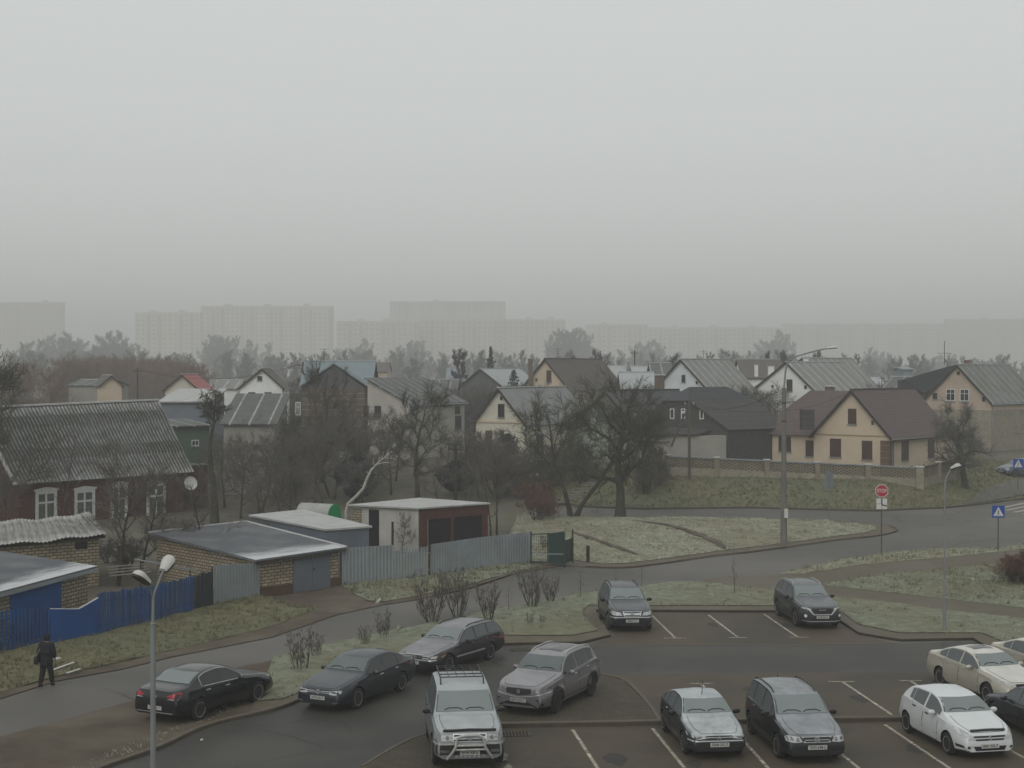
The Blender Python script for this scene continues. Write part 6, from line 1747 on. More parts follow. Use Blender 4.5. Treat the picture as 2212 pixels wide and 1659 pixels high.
def unit(v): return v / (np.linalg.norm(v) + 1e-9)
def grow_tree(seed, H=7.0, trunk_r=.16, clear=.25, limbs=7, lean=0.1, spread=.9, up=.25, sub=(7, 7, 5), lens=(.5, .45, .42), rtw=.007, wig=.18, stems=1, fork=None, droop=0.0, crown_top=1.0):
    rnd = np.random.RandomState(seed)
    T, Cn = Tubes(), Tubes()
    def path(p, d, L_, n, upw, wg):
        pts = [p]
        d = unit(d)
        for i in range(n):
            d = unit(d + rnd.normal(0, wg, 3) + np.array((0, 0, upw)))
            p = p + d * (L_ / n)
            pts.append(p)
        return pts
    def side_dir(d, ang):
        h = rnd.normal(0, 1, 3); h = unit(h - d * h.dot(d))
        return unit(d * math.cos(ang) + h * math.sin(ang))
    def twig(p, d, L_, lv):
        n = 3 if lv < 3 else 2
        pts = path(p, d, L_, n, up * .35 - droop, wig * .75)
        r0 = rtw * (1.9 if lv == 2 else 1.0)
        Cn.add(pts, [r0 * (1 - .7 * i / n) for i in range(n + 1)], 3)
        if lv == 2:
            for _ in range(sub[2]):
                t = rnd.uniform(.15, 1.0) * n
                i = min(n - 1, int(t)); q = pts[i] + (pts[i + 1] - pts[i]) * (t - i)
                twig(q, side_dir(unit(pts[i + 1] - pts[i]), rnd.uniform(.25, .75)), L_ * rnd.uniform(.45, 1.0), 3)
    def branch(p, d, L_, r):
        n = 4
        pts = path(p, d, L_, n, up * .5 - droop * .5, wig)
        Cn.add(pts, [r * (1 - .75 * i / n) for i in range(n + 1)], 4)
        for _ in range(sub[1]):
            t = rnd.uniform(.15, 1.0) * n
            i = min(n - 1, int(t)); q = pts[i] + (pts[i + 1] - pts[i]) * (t - i)
            twig(q, side_dir(unit(pts[i + 1] - pts[i]), rnd.uniform(.35, .95)), L_ * lens[2] * 1.35 * rnd.uniform(.6, 1.3), 2)
    def limb(p, d, L_, r):
        n = 5
        pts = path(p, d, L_, n, up * .6, wig)
        T.add(pts, [r * (1 - .8 * i / n) for i in range(n + 1)], 5)
        for k in range(sub[0]):
            t = (rnd.uniform(.2, 1.0) if k else 1.0) * n * .999
            i = min(n - 1, int(t)); q = pts[i] + (pts[i + 1] - pts[i]) * (t - i)
            branch(q, side_dir(unit(pts[i + 1] - pts[i]), rnd.uniform(.35, 1.0)), L_ * lens[1] * rnd.uniform(.6, 1.25), r * .42)
    for s_ in range(stems):
        a0 = 2 * math.pi * s_ / max(1, stems) + rnd.uniform(0, 1)
        d0 = unit(np.array((lean * math.cos(a0), lean * math.sin(a0), 1.0)))
        p0 = np.array((.12 * math.cos(a0), .12 * math.sin(a0), -.15)) if stems > 1 else np.array((0, 0, -.15))
        n = 7
        pts = path(p0, d0, H * .82 * crown_top, n, .08, wig * .45)
        rr = [trunk_r * (1.25 if i == 0 else 1.0) * (1 - .80 * i / n) for i in range(n + 1)]
        T.add(pts, rr, 8)
        for k in range(limbs):
            f = clear + (1 - clear) * (k + rnd.uniform(.2, .8)) / limbs
            t = min(f, .995) * n
            i = min(n - 1, int(t)); q = pts[i] + (pts[i + 1] - pts[i]) * (t - i)
            az = k * 2.4 + rnd.uniform(-.4, .4)
            d = unit(np.array((math.cos(az), math.sin(az), .25 + .9 * f * (1.4 - spread))))
            limb(q, d, H * lens[0] * spread * rnd.uniform(.75, 1.15) * (1.1 - .55 * f), rr[i] * .55)
    return T, Cn
def leaf_cloud(seed, n, rad, hz0, hz1, size, m, name='foliage', shell=.0, cone=False):
    rnd = np.random.RandomState(seed)
    z = rnd.uniform(0, 1, n); a = rnd.uniform(0, 2 * np.pi, n); r = np.sqrt(rnd.uniform(shell, 1, n))
    prof = (1 - z) ** .9 * (1 + .28 * np.sin(z * 40)) if cone else np.sqrt(np.clip(1 - (2 * z - 1) ** 2, .02, 1))
    P = np.stack([np.cos(a) * r * rad * prof, np.sin(a) * r * rad * prof, hz0 + (hz1 - hz0) * z], 1)
    P[:, :2] *= (1 + .25 * np.sin(3 * a + z * 7))[:, None]
    Q = rnd.normal(0, 1, (n, 3)); S = rnd.normal(0, 1, (n, 3))
    Q /= np.linalg.norm(Q, axis=1)[:, None]; S /= np.linalg.norm(S, axis=1)[:, None]
    sz = size * rnd.uniform(.5, 1.4, n)[:, None]
    V = np.stack([P - Q * sz, P + S * sz * .6, P + Q * sz, P - S * sz * .6], 1).reshape(-1, 3)
    me = bpy.data.meshes.new(name)
    me.from_pydata([tuple(v) for v in V], [], [(4 * i, 4 * i + 1, 4 * i + 2, 4 * i + 3) for i in range(n)])
    me.materials.append(m)
    return me

PROTO = {}
def proto(key, H, bark, tw, **kw):
    T, Cn = grow_tree(H=H, **kw)
    zt = np.percentile(np.array([v[2] for v in Cn.v]), 99.3)
    PROTO[key] = dict(trunk=T.mesh('trunk', bark), crown=Cn.mesh('crown', tw), H=float(zt))
proto('apple', 8.0, bark_moss, twig_moss, seed=5, trunk_r=.40, clear=.26, limbs=13, spread=1.05, up=.10, sub=(10, 10, 7), rtw=.0085, droop=.06, wig=.24, lens=(.52, .46, .42))
proto('apple_twin', 8.0, bark_moss, twig_moss, seed=8, trunk_r=.17, clear=.45, limbs=6, lean=.38, stems=2, spread=.95, up=.12, sub=(9, 9, 7), rtw=.0085, wig=.22)
proto('plum', 6.0, bark_dk, twig_br, seed=11, trunk_r=.11, clear=.22, limbs=9, spread=.95, up=.22, sub=(7, 7, 5), rtw=.0080, wig=.22)
proto('plum_wide', 5.5, bark_dk, twig_grey, seed=21, trunk_r=.10, clear=.25, limbs=8, spread=1.05, up=.14, sub=(7, 8, 5), rtw=.0080, wig=.26, stems=2, lean=.3)
proto('pear', 9.0, bark_dk, twig_moss, seed=14, trunk_r=.17, clear=.18, limbs=13, spread=.72, up=.28, sub=(8, 7, 6), rtw=.0095, wig=.2)
proto('cherry', 7.0, bark_dk, twig_br, seed=33, trunk_r=.12, clear=.35, limbs=9, spread=.9, up=.2, sub=(8, 8, 5), rtw=.0080, wig=.2)
proto('thin', 7.0, bark_dk, twig_grey, seed=17, trunk_r=.06, clear=.15, limbs=12, spread=.32, up=.35, sub=(3, 4, 3), rtw=.008, wig=.12)
proto('pollard', 8.0, bark_moss, twig_moss, seed=23, trunk_r=.22, clear=.80, limbs=10, spread=.42, up=.10, sub=(6, 6, 4), rtw=.011, wig=.34, lean=.12, lens=(.5, .5, .42))
proto('lime', 14.0, bark_dk, twig_far, seed=41, trunk_r=.28, clear=.16, limbs=14, spread=.7, up=.26, sub=(7, 8, 5), rtw=.036, wig=.2)
proto('poplar', 15.0, bark_dk, twig_far, seed=43, trunk_r=.22, clear=.12, limbs=16, spread=.36, up=.4, sub=(7, 7, 6), rtw=.032, wig=.15)
proto('shrub', 2.0, bark_dk, twig_br, seed=47, trunk_r=.017, clear=.12, limbs=6, stems=9, lean=.42, spread=.5, up=.55, sub=(5, 4, 1), rtw=.0048, wig=.10)
proto('low_shrub', 1.5, bark_dk, twig_br, seed=53, trunk_r=.014, clear=.12, limbs=6, stems=6, lean=.42, spread=.5, up=.5, sub=(5, 4, 1), rtw=.0046, wig=.12)
proto('sapling', 2.6, bark_dk, twig_br, seed=57, trunk_r=.022, clear=.25, limbs=9, spread=.30, up=.35, sub=(2, 3, 2), rtw=.006, wig=.10)
proto('thicket', 3.2, bark_dk, twig_br, seed=61, trunk_r=.03, clear=.08, limbs=6, stems=10, lean=.42, spread=.7, up=.22, sub=(5, 5, 4), rtw=.0085, wig=.22)
for k_, tw in (('plum', twig_red), ('thicket', twig_red), ('lime', twig_red), ('apple', twig_grey)):
    PROTO[k_ + '_' + tw.name.split('_')[0]] = dict(PROTO[k_], crown=PROTO[k_]['crown'].copy())
    PROTO[k_ + '_' + tw.name.split('_')[0]]['crown'].materials[0] = tw
rt = random.Random(7)
FIRST = {}
def tree(key, px, py, top, label, name='bare_tree', cat='tree', group=None, wide=1.0, rz=None, D=None, z=None, extra=None):
    """foot at picture point (px, py) unless a distance D is given; 'top' is the picture row of its top"""
    pr = PROTO[key]
    if D is None: p = GT(px, py, -.0)
    else:
        p = W(px, 800, D); p.z = terr(p.x, D)
    if z is not None: p.z = z
    h = zat(top, p.y) - p.z
    s = max(.15, h / pr['H'])
    if key in FIRST: t = copy_tree(FIRST[key])
    else:
        t = thing(name, label, cat)
        for nm in ('trunk', 'crown'):
            o = bpy.data.objects.new(nm, pr[nm]); COL.objects.link(o); o.parent = t
        FIRST[key] = t
    t.name = name
    t.location = p
    t.rotation_euler = (0, 0, rt.uniform(0, 6.28) if rz is None else rz)
    t.scale = (s * wide, s * wide, s)
    if 'group' in t: del t['group']
    tag(t, label, cat, group)
    return t
# trees that stand out
tree('apple', 1340, 1118, 812, 'big mossy apple tree with a thick dark trunk on the edge of the green', 'apple_tree', wide=.80, rz=.6)
tree('apple_twin', 1238, 1117, 850, 'mossy apple tree forking from the ground into two leaning stems', 'apple_tree', rz=2.6)
tree('apple_grey', 2085, 1056, 868, 'dark spreading tree on the verge at the corner of the brick wall', 'apple_tree', wide=.85)
tree('cherry', 1073, 1156, 930, 'slender reddish-brown tree behind the end of the silver fence', 'cherry_tree', wide=.7)
tree('pear', 902, 1073, 828, 'tall mossy pear tree before the grey plastered house', 'pear_tree', wide=1.15)
tree('pear', 695, 1040, 778, 'tall dark pear tree before the house with banded brick', 'pear_tree', wide=.95)
tree('pollard', 463, 1128, 838, 'pollarded tree with a bent trunk and a tuft of twigs by the log house', 'pollarded_tree', wide=1.0)
tree('cherry', 255, 1262, 955, 'garden tree with dense brown twigs in front of the log house windows', 'fruit_tree', wide=1.0)
tree('thin', 135, 1165, 930, 'thin bare tree whose branches cross the corrugated roof', 'fruit_tree')
tree('plum', 452, 1238, 1010, 'crooked fruit tree rising behind the dark green fence panel', 'fruit_tree', wide=.9)
tree('plum_wide', 612, 1132, 1000, 'fruit tree growing through the frosted roof edge of the metal garage', 'fruit_tree')
tree('plum', 648, 1136, 985, 'dark fruit tree in front of the green tarpaulin end', 'fruit_tree', wide=.8)
tree('plum', 549, 1220, 1122, 'small bushy tree in front of the felt roof of the grey-doored garage', 'fruit_tree', wide=1.1)
tree('thin', 1152, 1052, 868, 'thin upright tree before the sheet roof of the pale cream house', 'slender_tree')
tree('thin', 1168, 1050, 880, 'thin upright tree, shorter one of the pair before the sheet roof', 'slender_tree')
tree('cherry', 1768, 1002, 880, 'small bare tree inside the brick wall before the yellow house', 'garden_tree', wide=.95)
tree('plum', 305, 1243, 1010, 'airy brown fruit tree before the last carved window of the log house', 'fruit_tree', wide=.9)
tree('cherry', 10, 1190, 985, 'brown garden tree at the near end of the log house', 'fruit_tree', wide=.8)
tree('pear', -30, 1140, 765, 'large bare tree reaching over the ridge of the log house', 'large_tree', wide=1.1)
tree('plum', 868, 1192, 1105, 'young fruit tree in front of the whitewashed shed', 'fruit_tree', wide=.7)
tree('thin', 1060, 1160, 985, 'slim bare tree by the red open shed', 'slender_tree', wide=1.3)
tree('plum', 945, 1088, 985, 'bare fruit tree just behind the roof of the red open shed', 'fruit_tree')
tree('plum_wide', 1010, 1088, 1000, 'wide bare fruit tree behind the far corner of the red open shed', 'fruit_tree')
# orchard between the log house and the middle houses
orch = [('plum', 520, 1118, 960), ('plum_wide', 560, 1105, 940), ('cherry', 590, 1085, 915), ('plum', 640, 1080, 930), ('cherry', 680, 1090, 925), ('plum_wide', 720, 1078, 920), ('plum', 750, 1070, 930), ('cherry', 790, 1065, 905),
        ('plum', 845, 1068, 930), ('plum', 545, 1060, 900), ('cherry', 620, 1052, 880), ('plum_wide', 665, 1048, 905), ('plum', 735, 1045, 880), ('cherry', 770, 1040, 870), ('plum', 815, 1048, 890),
        ('cherry', 855, 1038, 880), ('cherry', 985, 1046, 925), ('plum_wide', 500, 1060, 935), ('plum', 485, 1095, 950), ('cherry', 1035, 1075, 960),
        ('plum', 575, 1140, 1025), ('plum', 700, 1105, 985), ('plum_wide', 780, 1095, 985)]
for k_, px, py, tp in orch:
    tree(k_, px, py, tp, 'bare brown fruit tree in the crowded orchard behind the garages', 'fruit_tree', group='orchard trees behind the garages', wide=rt.uniform(.95, 1.2))
for px, py, tp in ((1075, 1075, 950), (1105, 1060, 955), (1130, 1075, 985), (1045, 1040, 930), (1185, 1060, 960), (1210, 1050, 965), (1260, 1045, 960), (1420, 1050, 965), (1395, 1070, 990)):
    tree('thicket', px, py, tp, 'dense leafless shrub below the cream and green houses', 'garden_shrub', 'shrub', group='shrubs along the foot of the middle gardens', wide=1.0)
for px, py, tp in ((275, 1235, 1160), (230, 1215, 1165), (335, 1185, 1135)):
    tree('thicket', px, py, tp, 'brown leafless shrub in front of the log house', 'garden_shrub', 'shrub', group='shrubs in front of the log house', wide=1.1)
for px, py, tp in ((1580, 1000, 940), (1610, 1000, 950), (1640, 995, 955)):
    tree('thicket', px, py, tp, 'dark leafless shrub beside the black-fronted house', 'garden_shrub', 'shrub', group='shrubs beside the black-fronted house')
tree('thicket_red', 1160, 1128, 1040, 'shrub with dry red-brown leaves at the corner of the green', 'leafy_shrub', 'shrub')
tree('thicket_red', 1185, 1120, 1060, 'smaller red-brown shrub hugging the two-stemmed apple tree', 'leafy_shrub', 'shrub')
tree('thicket_red', 2192, 1262, 1196, 'reddish-brown shrub on the grass where the footpaths part', 'leafy_shrub', 'shrub', wide=1.7)
tree('thicket_red', 2222, 1266, 1188, 'reddish-brown shrub cut by the edge of the picture where the footpaths part', 'leafy_shrub', 'shrub', wide=1.5)
# shrubs and saplings of the island
for key, px, py, tp, lb in (('low_shrub', 651, 1454, 1357, 'bare shrub just in front of the blue-grey saloon'), ('low_shrub', 682, 1425, 1368, 'low bare shrub behind the one in front of the blue-grey saloon'),
        ('low_shrub', 787, 1401, 1350, 'bare shrub behind the roof of the blue-grey saloon'), ('low_shrub', 831, 1383, 1318, 'bare shrub at the street edge between saloon and estate car'),
        ('shrub', 934, 1352, 1235, 'tall bare shrub behind the bonnet of the estate car'), ('shrub', 990, 1336, 1226, 'tall bare shrub behind the roof of the estate car'), ('shrub', 1057, 1345, 1255, 'bare shrub behind the tail of the estate car'),
        ('shrub', 1151, 1318, 1222, 'broad many-stemmed shrub alone on the island'), ('shrub', 1188, 1308, 1246, 'smaller shrub beside the broad many-stemmed one'), ('sapling', 1099, 1325, 1262, 'thin sapling between the shrubs of the island'),
        ('sapling', 1254, 1297, 1226, 'thin sapling to the left of the navy off-roader'), ('sapling', 1386, 1273, 1216, 'bare sapling behind the roof of the navy off-roader'), ('sapling', 1330, 1272, 1222, 'bare sapling hidden partly by the navy off-roader'),
        ('sapling', 1586, 1289, 1203, 'single thin sapling behind the empty upper bays'), ('low_shrub', 1145, 1356, 1322, 'few dry stalks on the grass below the broad shrub'), ('low_shrub', 1172, 1354, 1326, 'second tuft of dry stalks below the broad shrub')):
    tree(key, px, py, tp, lb, 'sapling' if key == 'sapling' else 'bare_shrub', 'sapling' if key == 'sapling' else 'shrub', z=.13)
tree('low_shrub', 1180, 1190, 1148, 'twiggy bush behind the open green gate', 'bare_shrub', 'shrub')
# pale broken trunk that leans over the sheds
def leaning():
    p = [W(x, y, 92 - i * .1) for i, (x, y) in enumerate(((748, 1105), (752, 1088), (770, 1072), (785, 1055), (793, 1033), (802, 1015), (811, 1006), (822, 995), (835, 985), (847, 974)))]
    root = thing('leaning_tree', 'pale barkless trunk leaning over the sheds', 'tree', (p[0].x, p[0].y, 0))
    MB().tube([V3((p[0].x, p[0].y, 0))] + p, [.12, .11, .105, .10, .09, .08, .065, .055, .042, .03, .015], 8).build('trunk', bark_white, root, world=True, smooth=60)
    b = MB()
    b.tube([W(811, 1006, 91.4), W(806, 1000, 91.3), W(807, 990, 91.2)], [.04, .03, .012], 6)
    b.tube([W(811, 1004, 91.4), W(830, 999, 91.2), W(847, 1000, 91)], [.045, .03, .012], 6)
    b.tube([W(786, 1052, 91.7), W(779, 1047, 91.6)], [.03, .01], 6); b.tube([W(797, 1023, 91.5), W(790, 1018, 91.5)], [.03, .01], 6)
    b.tube([W(835, 985, 91.2), W(838, 975, 91.2), W(842, 968, 91.2)], [.03, .02, .01], 6)
    b.build('branch', bark_white, root, world=True, smooth=60)
leaning()
# evergreens
def conifer(px, D, top, rad, label, m=needle, cone=True, n=1500, seed=1, zb=.3, name='conifer', cat='tree', size=.22):
    p = W(px, 800, D); p.z = terr(p.x, D)
    h = zat(top, D) - p.z
    t = thing(name, label, cat, p)
    MB().tube([(0, 0, -.2), (0, 0, h * .95)], [.09 * h / 6, .02], 8).build('trunk', bark_dk, t)
    o = bpy.data.objects.new('crown', leaf_cloud(seed, n, rad, zb, h, size, m, cone=cone)); COL.objects.link(o); o.parent = t
    return t
conifer(1060, 232, 750, 2.3, 'small dark spruce standing above the glassy roof', seed=3)
conifer(1110, 213, 800, .9, 'narrow columnar conifer beside the glassy pale roof', seed=4, cone=False, n=900)
conifer(1033, 133, 958, .9, 'dark columnar conifer against the cream house wall', seed=5, cone=False, n=1200)
conifer(1095, 128, 940, 1.0, 'second dark columnar conifer beside the cream house', seed=6, cone=False, n=1200)
conifer(770, 118, 988, 1.5, 'rounded dark yew in the orchard', m=needle_y, cone=False, seed=8, n=2600, name='yew_bush')
conifer(985, 122, 1000, 1.4, 'rounded dark yew behind the red open shed', m=needle_y, cone=False, seed=9, n=2600, name='yew_bush')
conifer(625, 128, 930, 1.5, 'dense dark green evergreen beside the banded brick house', m=needle, cone=False, seed=10, n=3000, name='evergreen_tree')
# rows behind: each tree on its own
for px, D, tp, key, w_ in ((990, 235, 755, 'poplar', 1.0), (1290, 260, 756, 'lime', .7), (1450, 235, 768, 'lime', .8), (1765, 250, 760, 'lime', .7), (1690, 260, 760, 'lime', .7), (1655, 240, 762, 'lime', .6), (660, 240, 792, 'lime', .8), (1240, 260, 770, 'lime', .6)):
    tree(key, px, 0, tp, 'bare tree rising just behind the village roofs', 'bare_tree', group='bare trees just behind the village roofs', D=D, wide=w_)
rb = random.Random(12)
for i in range(28):
    px = 140 + i * 10.5 + rb.uniform(-9, 9); D = 310 + rb.uniform(-30, 80)
    tree('thicket_red' if i % 3 else 'plum_red', px, 0, 770 + rb.uniform(0, 20) + (8 if px > 380 else 0), 'red-brown leafless thicket bush beyond the yellow cottage', 'thicket_bush', 'shrub', group='red-brown thicket beyond the yellow cottage', D=D, wide=.9)
for i in range(9):
    px = -20 + i * 15 + rb.uniform(-5, 5); D = 200 + rb.uniform(-20, 60)
    tree('plum_red' if i % 2 else 'plum', px, 0, 790 + rb.uniform(-8, 25), 'brown leafless tree beyond the ridge of the log house', 'thicket_tree', group='brown trees beyond the log house', D=D, wide=1.1)
for i in range(190):
    px = -40 + i * 12.2 + rb.uniform(-16, 16); D = rb.uniform(460, 860)
    tp = 778 - rb.uniform(0, 22) + (8 if px > 1700 else 0)
    tree('lime' if rb.random() < .72 else 'poplar', px, 0, tp, 'grey leafless tree dissolving in the fog before the apartment blocks', 'distant_tree', group='distant trees before the apartment blocks', D=D, wide=rb.uniform(.7, 1.1))
for px, D, tp in ((70, 832, 730), (200, 768, 738), (240, 864, 712), (280, 896, 725), (470, 992, 705), (490, 960, 720), (560, 1024, 730), (750, 960, 735), (780, 1024, 728), (880, 960, 722), (905, 1024, 730), (1215, 1024, 698), (1235, 960, 700), (1255, 1024, 715), (1660, 1056, 715), (1400, 1024, 730), (130, 960, 712), (160, 896, 720), (1690, 1120, 705), (1900, 1024, 738), (2040, 992, 742)):
    for k in (-1.6, -.6, .5, 1.5):
        tree(rb.choice(['lime', 'lime', 'poplar']), px + k * 14, 0, tp + 12 + rb.uniform(-8, 22), 'tall grey tree dissolving in the fog before the apartment blocks', 'distant_tree', group='tall distant trees before the apartment blocks', D=D + k * 18, wide=rb.uniform(.8, 1.1))
for i in range(46):
    px = 480 + i * 38 + rb.uniform(-15, 15); D = 160 + rb.uniform(0, 80)
    tree(rb.choice(['thicket', 'plum_wide', 'plum']), px, 0, 838 + rb.uniform(-6, 12) - (D - 160) * .2, 'leafless garden bush between the village houses', 'garden_bush', 'shrub', group='garden bushes between the village houses', D=D, wide=1.1)
for key, t in FIRST.items(): pass

# ------------------------------------------------------------------ apartment blocks in the fog
blk_c = [plaster('block_cream', (.63, .58, .49)), plaster('block_grey', (.56, .56, .54)), plaster('block_rose', (.56, .50, .45))]
blk_win = mat('block_window', (.30, .305, .31), (.16, .165, .17), .2, .4)
blk_bal = mat('block_balcony', (.42, .40, .35), (.30, .29, .26), .4, .9)
def apartment(px0, px1, top, D, mi, label, steps=()):
    a, b = W(px0, 800, D), W(px1, 800, D)
    zt = zat(top, D)
    z0 = terr(a.x, D) - .5
    x0, x1 = a.x, b.x
    root = thing('apartment_block', label, 'apartment block', ((x0 + x1) / 2, D, 0), 0, None)
    dep = 13
    MB().box(((x0 + x1) / 2, D + dep / 2, (z0 + zt) / 2), (x1 - x0, dep, zt - z0)).build('wall', blk_c[mi], root, world=True)
    rf = MB().box(((x0 + x1) / 2, D + dep / 2, zt + .3), (x1 - x0 + .5, dep + .5, .6)).build('roof', blk_c[1], root, world=True)
    for f in steps:
        xc = x0 + (x1 - x0) * f
        MB().box((xc, D + dep / 2, zt + 1.9), (7, 6, 2.7)).build('lift_house', blk_c[1], rf, world=True)
    n = int((x1 - x0) / 5.4); st = int((zt - 5) / 5.0)
    win = MB(); cols = {}
    for i in range(n):
        xc = x0 + (i + .5) * (x1 - x0) / n
        if i % 6 in (2, 4): cols.setdefault(i, xc); continue
        for k in range(st):
            zc = zt - 3.0 - 5.0 * k
            if zc < 4: break
            win.box((xc, D - .03, zc), (2.6, .1, 2.2))
    wo = win.build('window', blk_win, root, world=True)
    wo['kind'] = 'stuff'
    for i, xc in cols.items():
        bb = MB()
        for k in range(st):
            zc = zt - 4.0 - 5.0 * k
            if zc < 4: break
            bb.box((xc, D - .6, zc), (4.6, 1.6, 2.0))
        bb.box((xc, D - .05, (4 + zt) / 2), (3.4, .08, zt - 6))
        bb.build('balcony_stack', blk_bal, root, world=True)
    return root
apartment(292, 432, 676, 1604, 0, 'cream apartment block, nearest of the pale ones in the fog', (.25, .7))
apartment(434, 718, 662, 1675, 0, 'long taller cream apartment block joined to the nearest pale one', (.2, .5, .8))
apartment(-60, 134, 654, 1888, 2, 'rosy apartment block fading out at the log house side of the fog', (.8,))
apartment(727, 904, 695, 1533, 2, 'lower rose-grey apartment block between the long cream block and the middle', (.3, .6))
apartment(906, 1222, 691, 1562, 2, 'wide rose-grey apartment block in the middle of the fog', (.12, .45, .75, .9))
apartment(842, 1092, 652, 2130, 1, 'very faint high apartment block behind the wide middle one', (.4,))
apartment(1266, 1400, 702, 1633, 0, 'cream-grey apartment block with bright balconies right of the dark trees', (.3,))
apartment(1402, 1682, 708, 1732, 1, 'grey apartment block behind the slate roofs', (.2, .5, .8))
apartment(1692, 2040, 700, 2016, 1, 'faint wide apartment block above the yellow house', (.5,))
apartment(2044, 2330, 690, 2101, 2, 'faintest apartment block at the far end of the row', (.3,))
# ------------------------------------------------------------------ fences
def line_fence(name, label, pts, hts, m, period=.2, amp=.03, posts=2, post_mat=None, kind='corr', z=.02, panels=1):
    """pts: foot points in the picture; hts: heights; corrugated sheet or pickets"""
    W_ = [G(*p, z) for p in pts]
    mid = sum(W_, V3()) / len(W_)
    root = thing(name, label, 'fence' if 'gate' not in name else 'gate', (mid.x, mid.y, 0))
    L_ = [0]
    for a, b in zip(W_, W_[1:]): L_.append(L_[-1] + (b - a).length)
    def pos(s):
        i = max(k for k in range(len(L_) - 1) if L_[k] <= s + 1e-6)
        t = (s - L_[i]) / (L_[i + 1] - L_[i])
        return W_[i].lerp(W_[i + 1], t), hts[i] * (1 - t) + hts[i + 1] * t, (W_[i + 1] - W_[i]).normalized()
    tot = L_[-1]
    rnd = random.Random(len(label))
    for pn in range(panels):
        s0, s1 = tot * pn / panels + (.012 if pn else 0), tot * (pn + 1) / panels
        b = MB()
        if kind == 'corr':
            n = int((s1 - s0) / period * 4)
            prev = None
            for i in range(n + 1):
                s = s0 + (s1 - s0) * i / n
                p, h, d = pos(min(s, tot - 1e-4))
                nn = V3((d.y, -d.x, 0))
                o = p + nn * amp * (1, 1, -1, -1)[i % 4]
                cur = (b.v(o + V3((0, 0, .03))), b.v(o + V3((0, 0, h))))
                if prev: b.bm.faces.new((prev[0], cur[0], cur[1], prev[1]))
                prev = cur
            b.build('panel', m, root, world=True)
        elif kind == 'picket':
            s = s0
            while s < s1 - .05:
                p, h, d = pos(s); q, h2, _ = pos(min(s + period * .72, tot - 1e-4))
                hh = h + rnd.uniform(-.05, .05)
                nn = V3((d.y, -d.x, 0)) * .02
                lz = rnd.uniform(-.02, .02)
                b.prism([p + V3((0, 0, .05)), q + V3((0, 0, .05)), q + V3((d.x * lz, d.y * lz, hh - .04)), p.lerp(q, .5) + V3((d.x * lz, d.y * lz, hh)), p + V3((d.x * lz, d.y * lz, hh - .04))], nn)
                s += period
            b.build('pickets', m, root, world=True)
            r = MB()
            for f in (.25, .78):
                k = max(2, int((s1 - s0) / 1.5))
                for i in range(k):
                    p, h, d = pos(s0 + (s1 - s0) * i / k); q, h2, _ = pos(min(s0 + (s1 - s0) * (i + 1) / k, tot - 1e-4))
                    nn = V3((d.y, -d.x, 0)) * -.03
                    r.beam(p + nn + V3((0, 0, h * f)), q + nn + V3((0, 0, h2 * f)), .04, .07)
            r.build('rails', m, root, world=True)
        elif kind == 'flat':
            k = 14
            lo_, hi_ = [], []
            for i in range(k + 1):
                p, h, d = pos(min(s0 + (s1 - s0) * i / k, tot - 1e-4))
                lo_.append(p + V3((0, 0, .06))); hi_.append(p + V3((0, 0, h)))
            nn = V3((d.y, -d.x, 0)) * .04
            b.prism(lo_ + hi_[::-1], nn)
            b.build('panel', m, root, world=True)
            e = MB()
            for a, c in zip(hi_, hi_[1:]): e.beam(a + V3((0, 0, .015)), c + V3((0, 0, .015)), .06, .035)
            e.build('frosted_top_rail', ridge_frost, root, world=True)
    for i in range(posts):
        p, h, d = pos(min(tot * i / max(1, posts - 1), tot - 1e-4))
        nn = V3((d.y, -d.x, 0)) * -.07
        MB().box((p.x + nn.x, p.y + nn.y, (h - .05) / 2), (.07, .07, h - .03)).build('post', post_mat or post_m, root, world=True)
    return root, pos, tot
blue_fence = mat('blue_fence_paint', (0.009, 0.060, 0.19), (0.006, 0.038, 0.125), 1.6, .6, stretch=(1, 1, .25), lo=((.016, .036, .09), .8, .6))
f1, p_, t_ = line_fence('picket_fence', 'blue picket fence with a diamond on it, next to the solid blue gate', [(-110, 1440), (0, 1411), (107, 1392)], [1.66, 1.62, 1.52], blue_fence, .17, kind='picket', posts=3, post_mat=blue_fence)
c_, h_, d_ = p_(t_ - 1.75)
b = MB()
n_ = V3((d_.y, -d_.x, 0)) * .06
for a0, a1 in (((0, .25), (.2, 0)), ((.2, 0), (0, -.25)), ((0, -.25), (-.2, 0)), ((-.2, 0), (0, .25))):
    b.beam(c_ + n_ + d_ * a0[0] + V3((0, 0, .8 + a0[1])), c_ + n_ + d_ * a1[0] + V3((0, 0, .8 + a1[1])), .03, .03)
b.build('diamond', blue_fence, f1, world=True)
line_fence('sheet_gate', 'solid blue sheet metal gate with a sloping top', [(109, 1393), (170, 1382), (212, 1373)], [1.38, 1.20, 1.50], blue_paint, kind='flat', posts=2, post_mat=blue_fence)
line_fence('picket_fence', 'blue slatted fence between the blue gate and the dark panel, behind the lamp post', [(216, 1373), (320, 1346), (418, 1322)], [1.72, 1.55, 1.60], blue_fence, .15, kind='picket', posts=4, post_mat=blue_fence)
line_fence('slatted_fence', 'dark blue-green slatted panel at the end of the blue fence', [(420, 1322), (459, 1309)], [1.62, 1.60], dslat, .14, kind='picket', posts=2)
line_fence('sheet_fence', 'pale galvanised fence panel between dark panel and brick garage', [(461, 1308), (560, 1289)], [1.82, 1.58], galv, .2, posts=2)
line_fence('sheet_fence', 'galvanised corrugated fence right beside the brick garage', [(738, 1265), (850, 1254)], [1.84, 1.80], galv, .2, posts=3, panels=2)
line_fence('slatted_gate', 'galvanised slatted gate, lower than the fence on either side', [(851, 1254), (928, 1247)], [1.55, 1.60], galv, .17, kind='picket', posts=2)
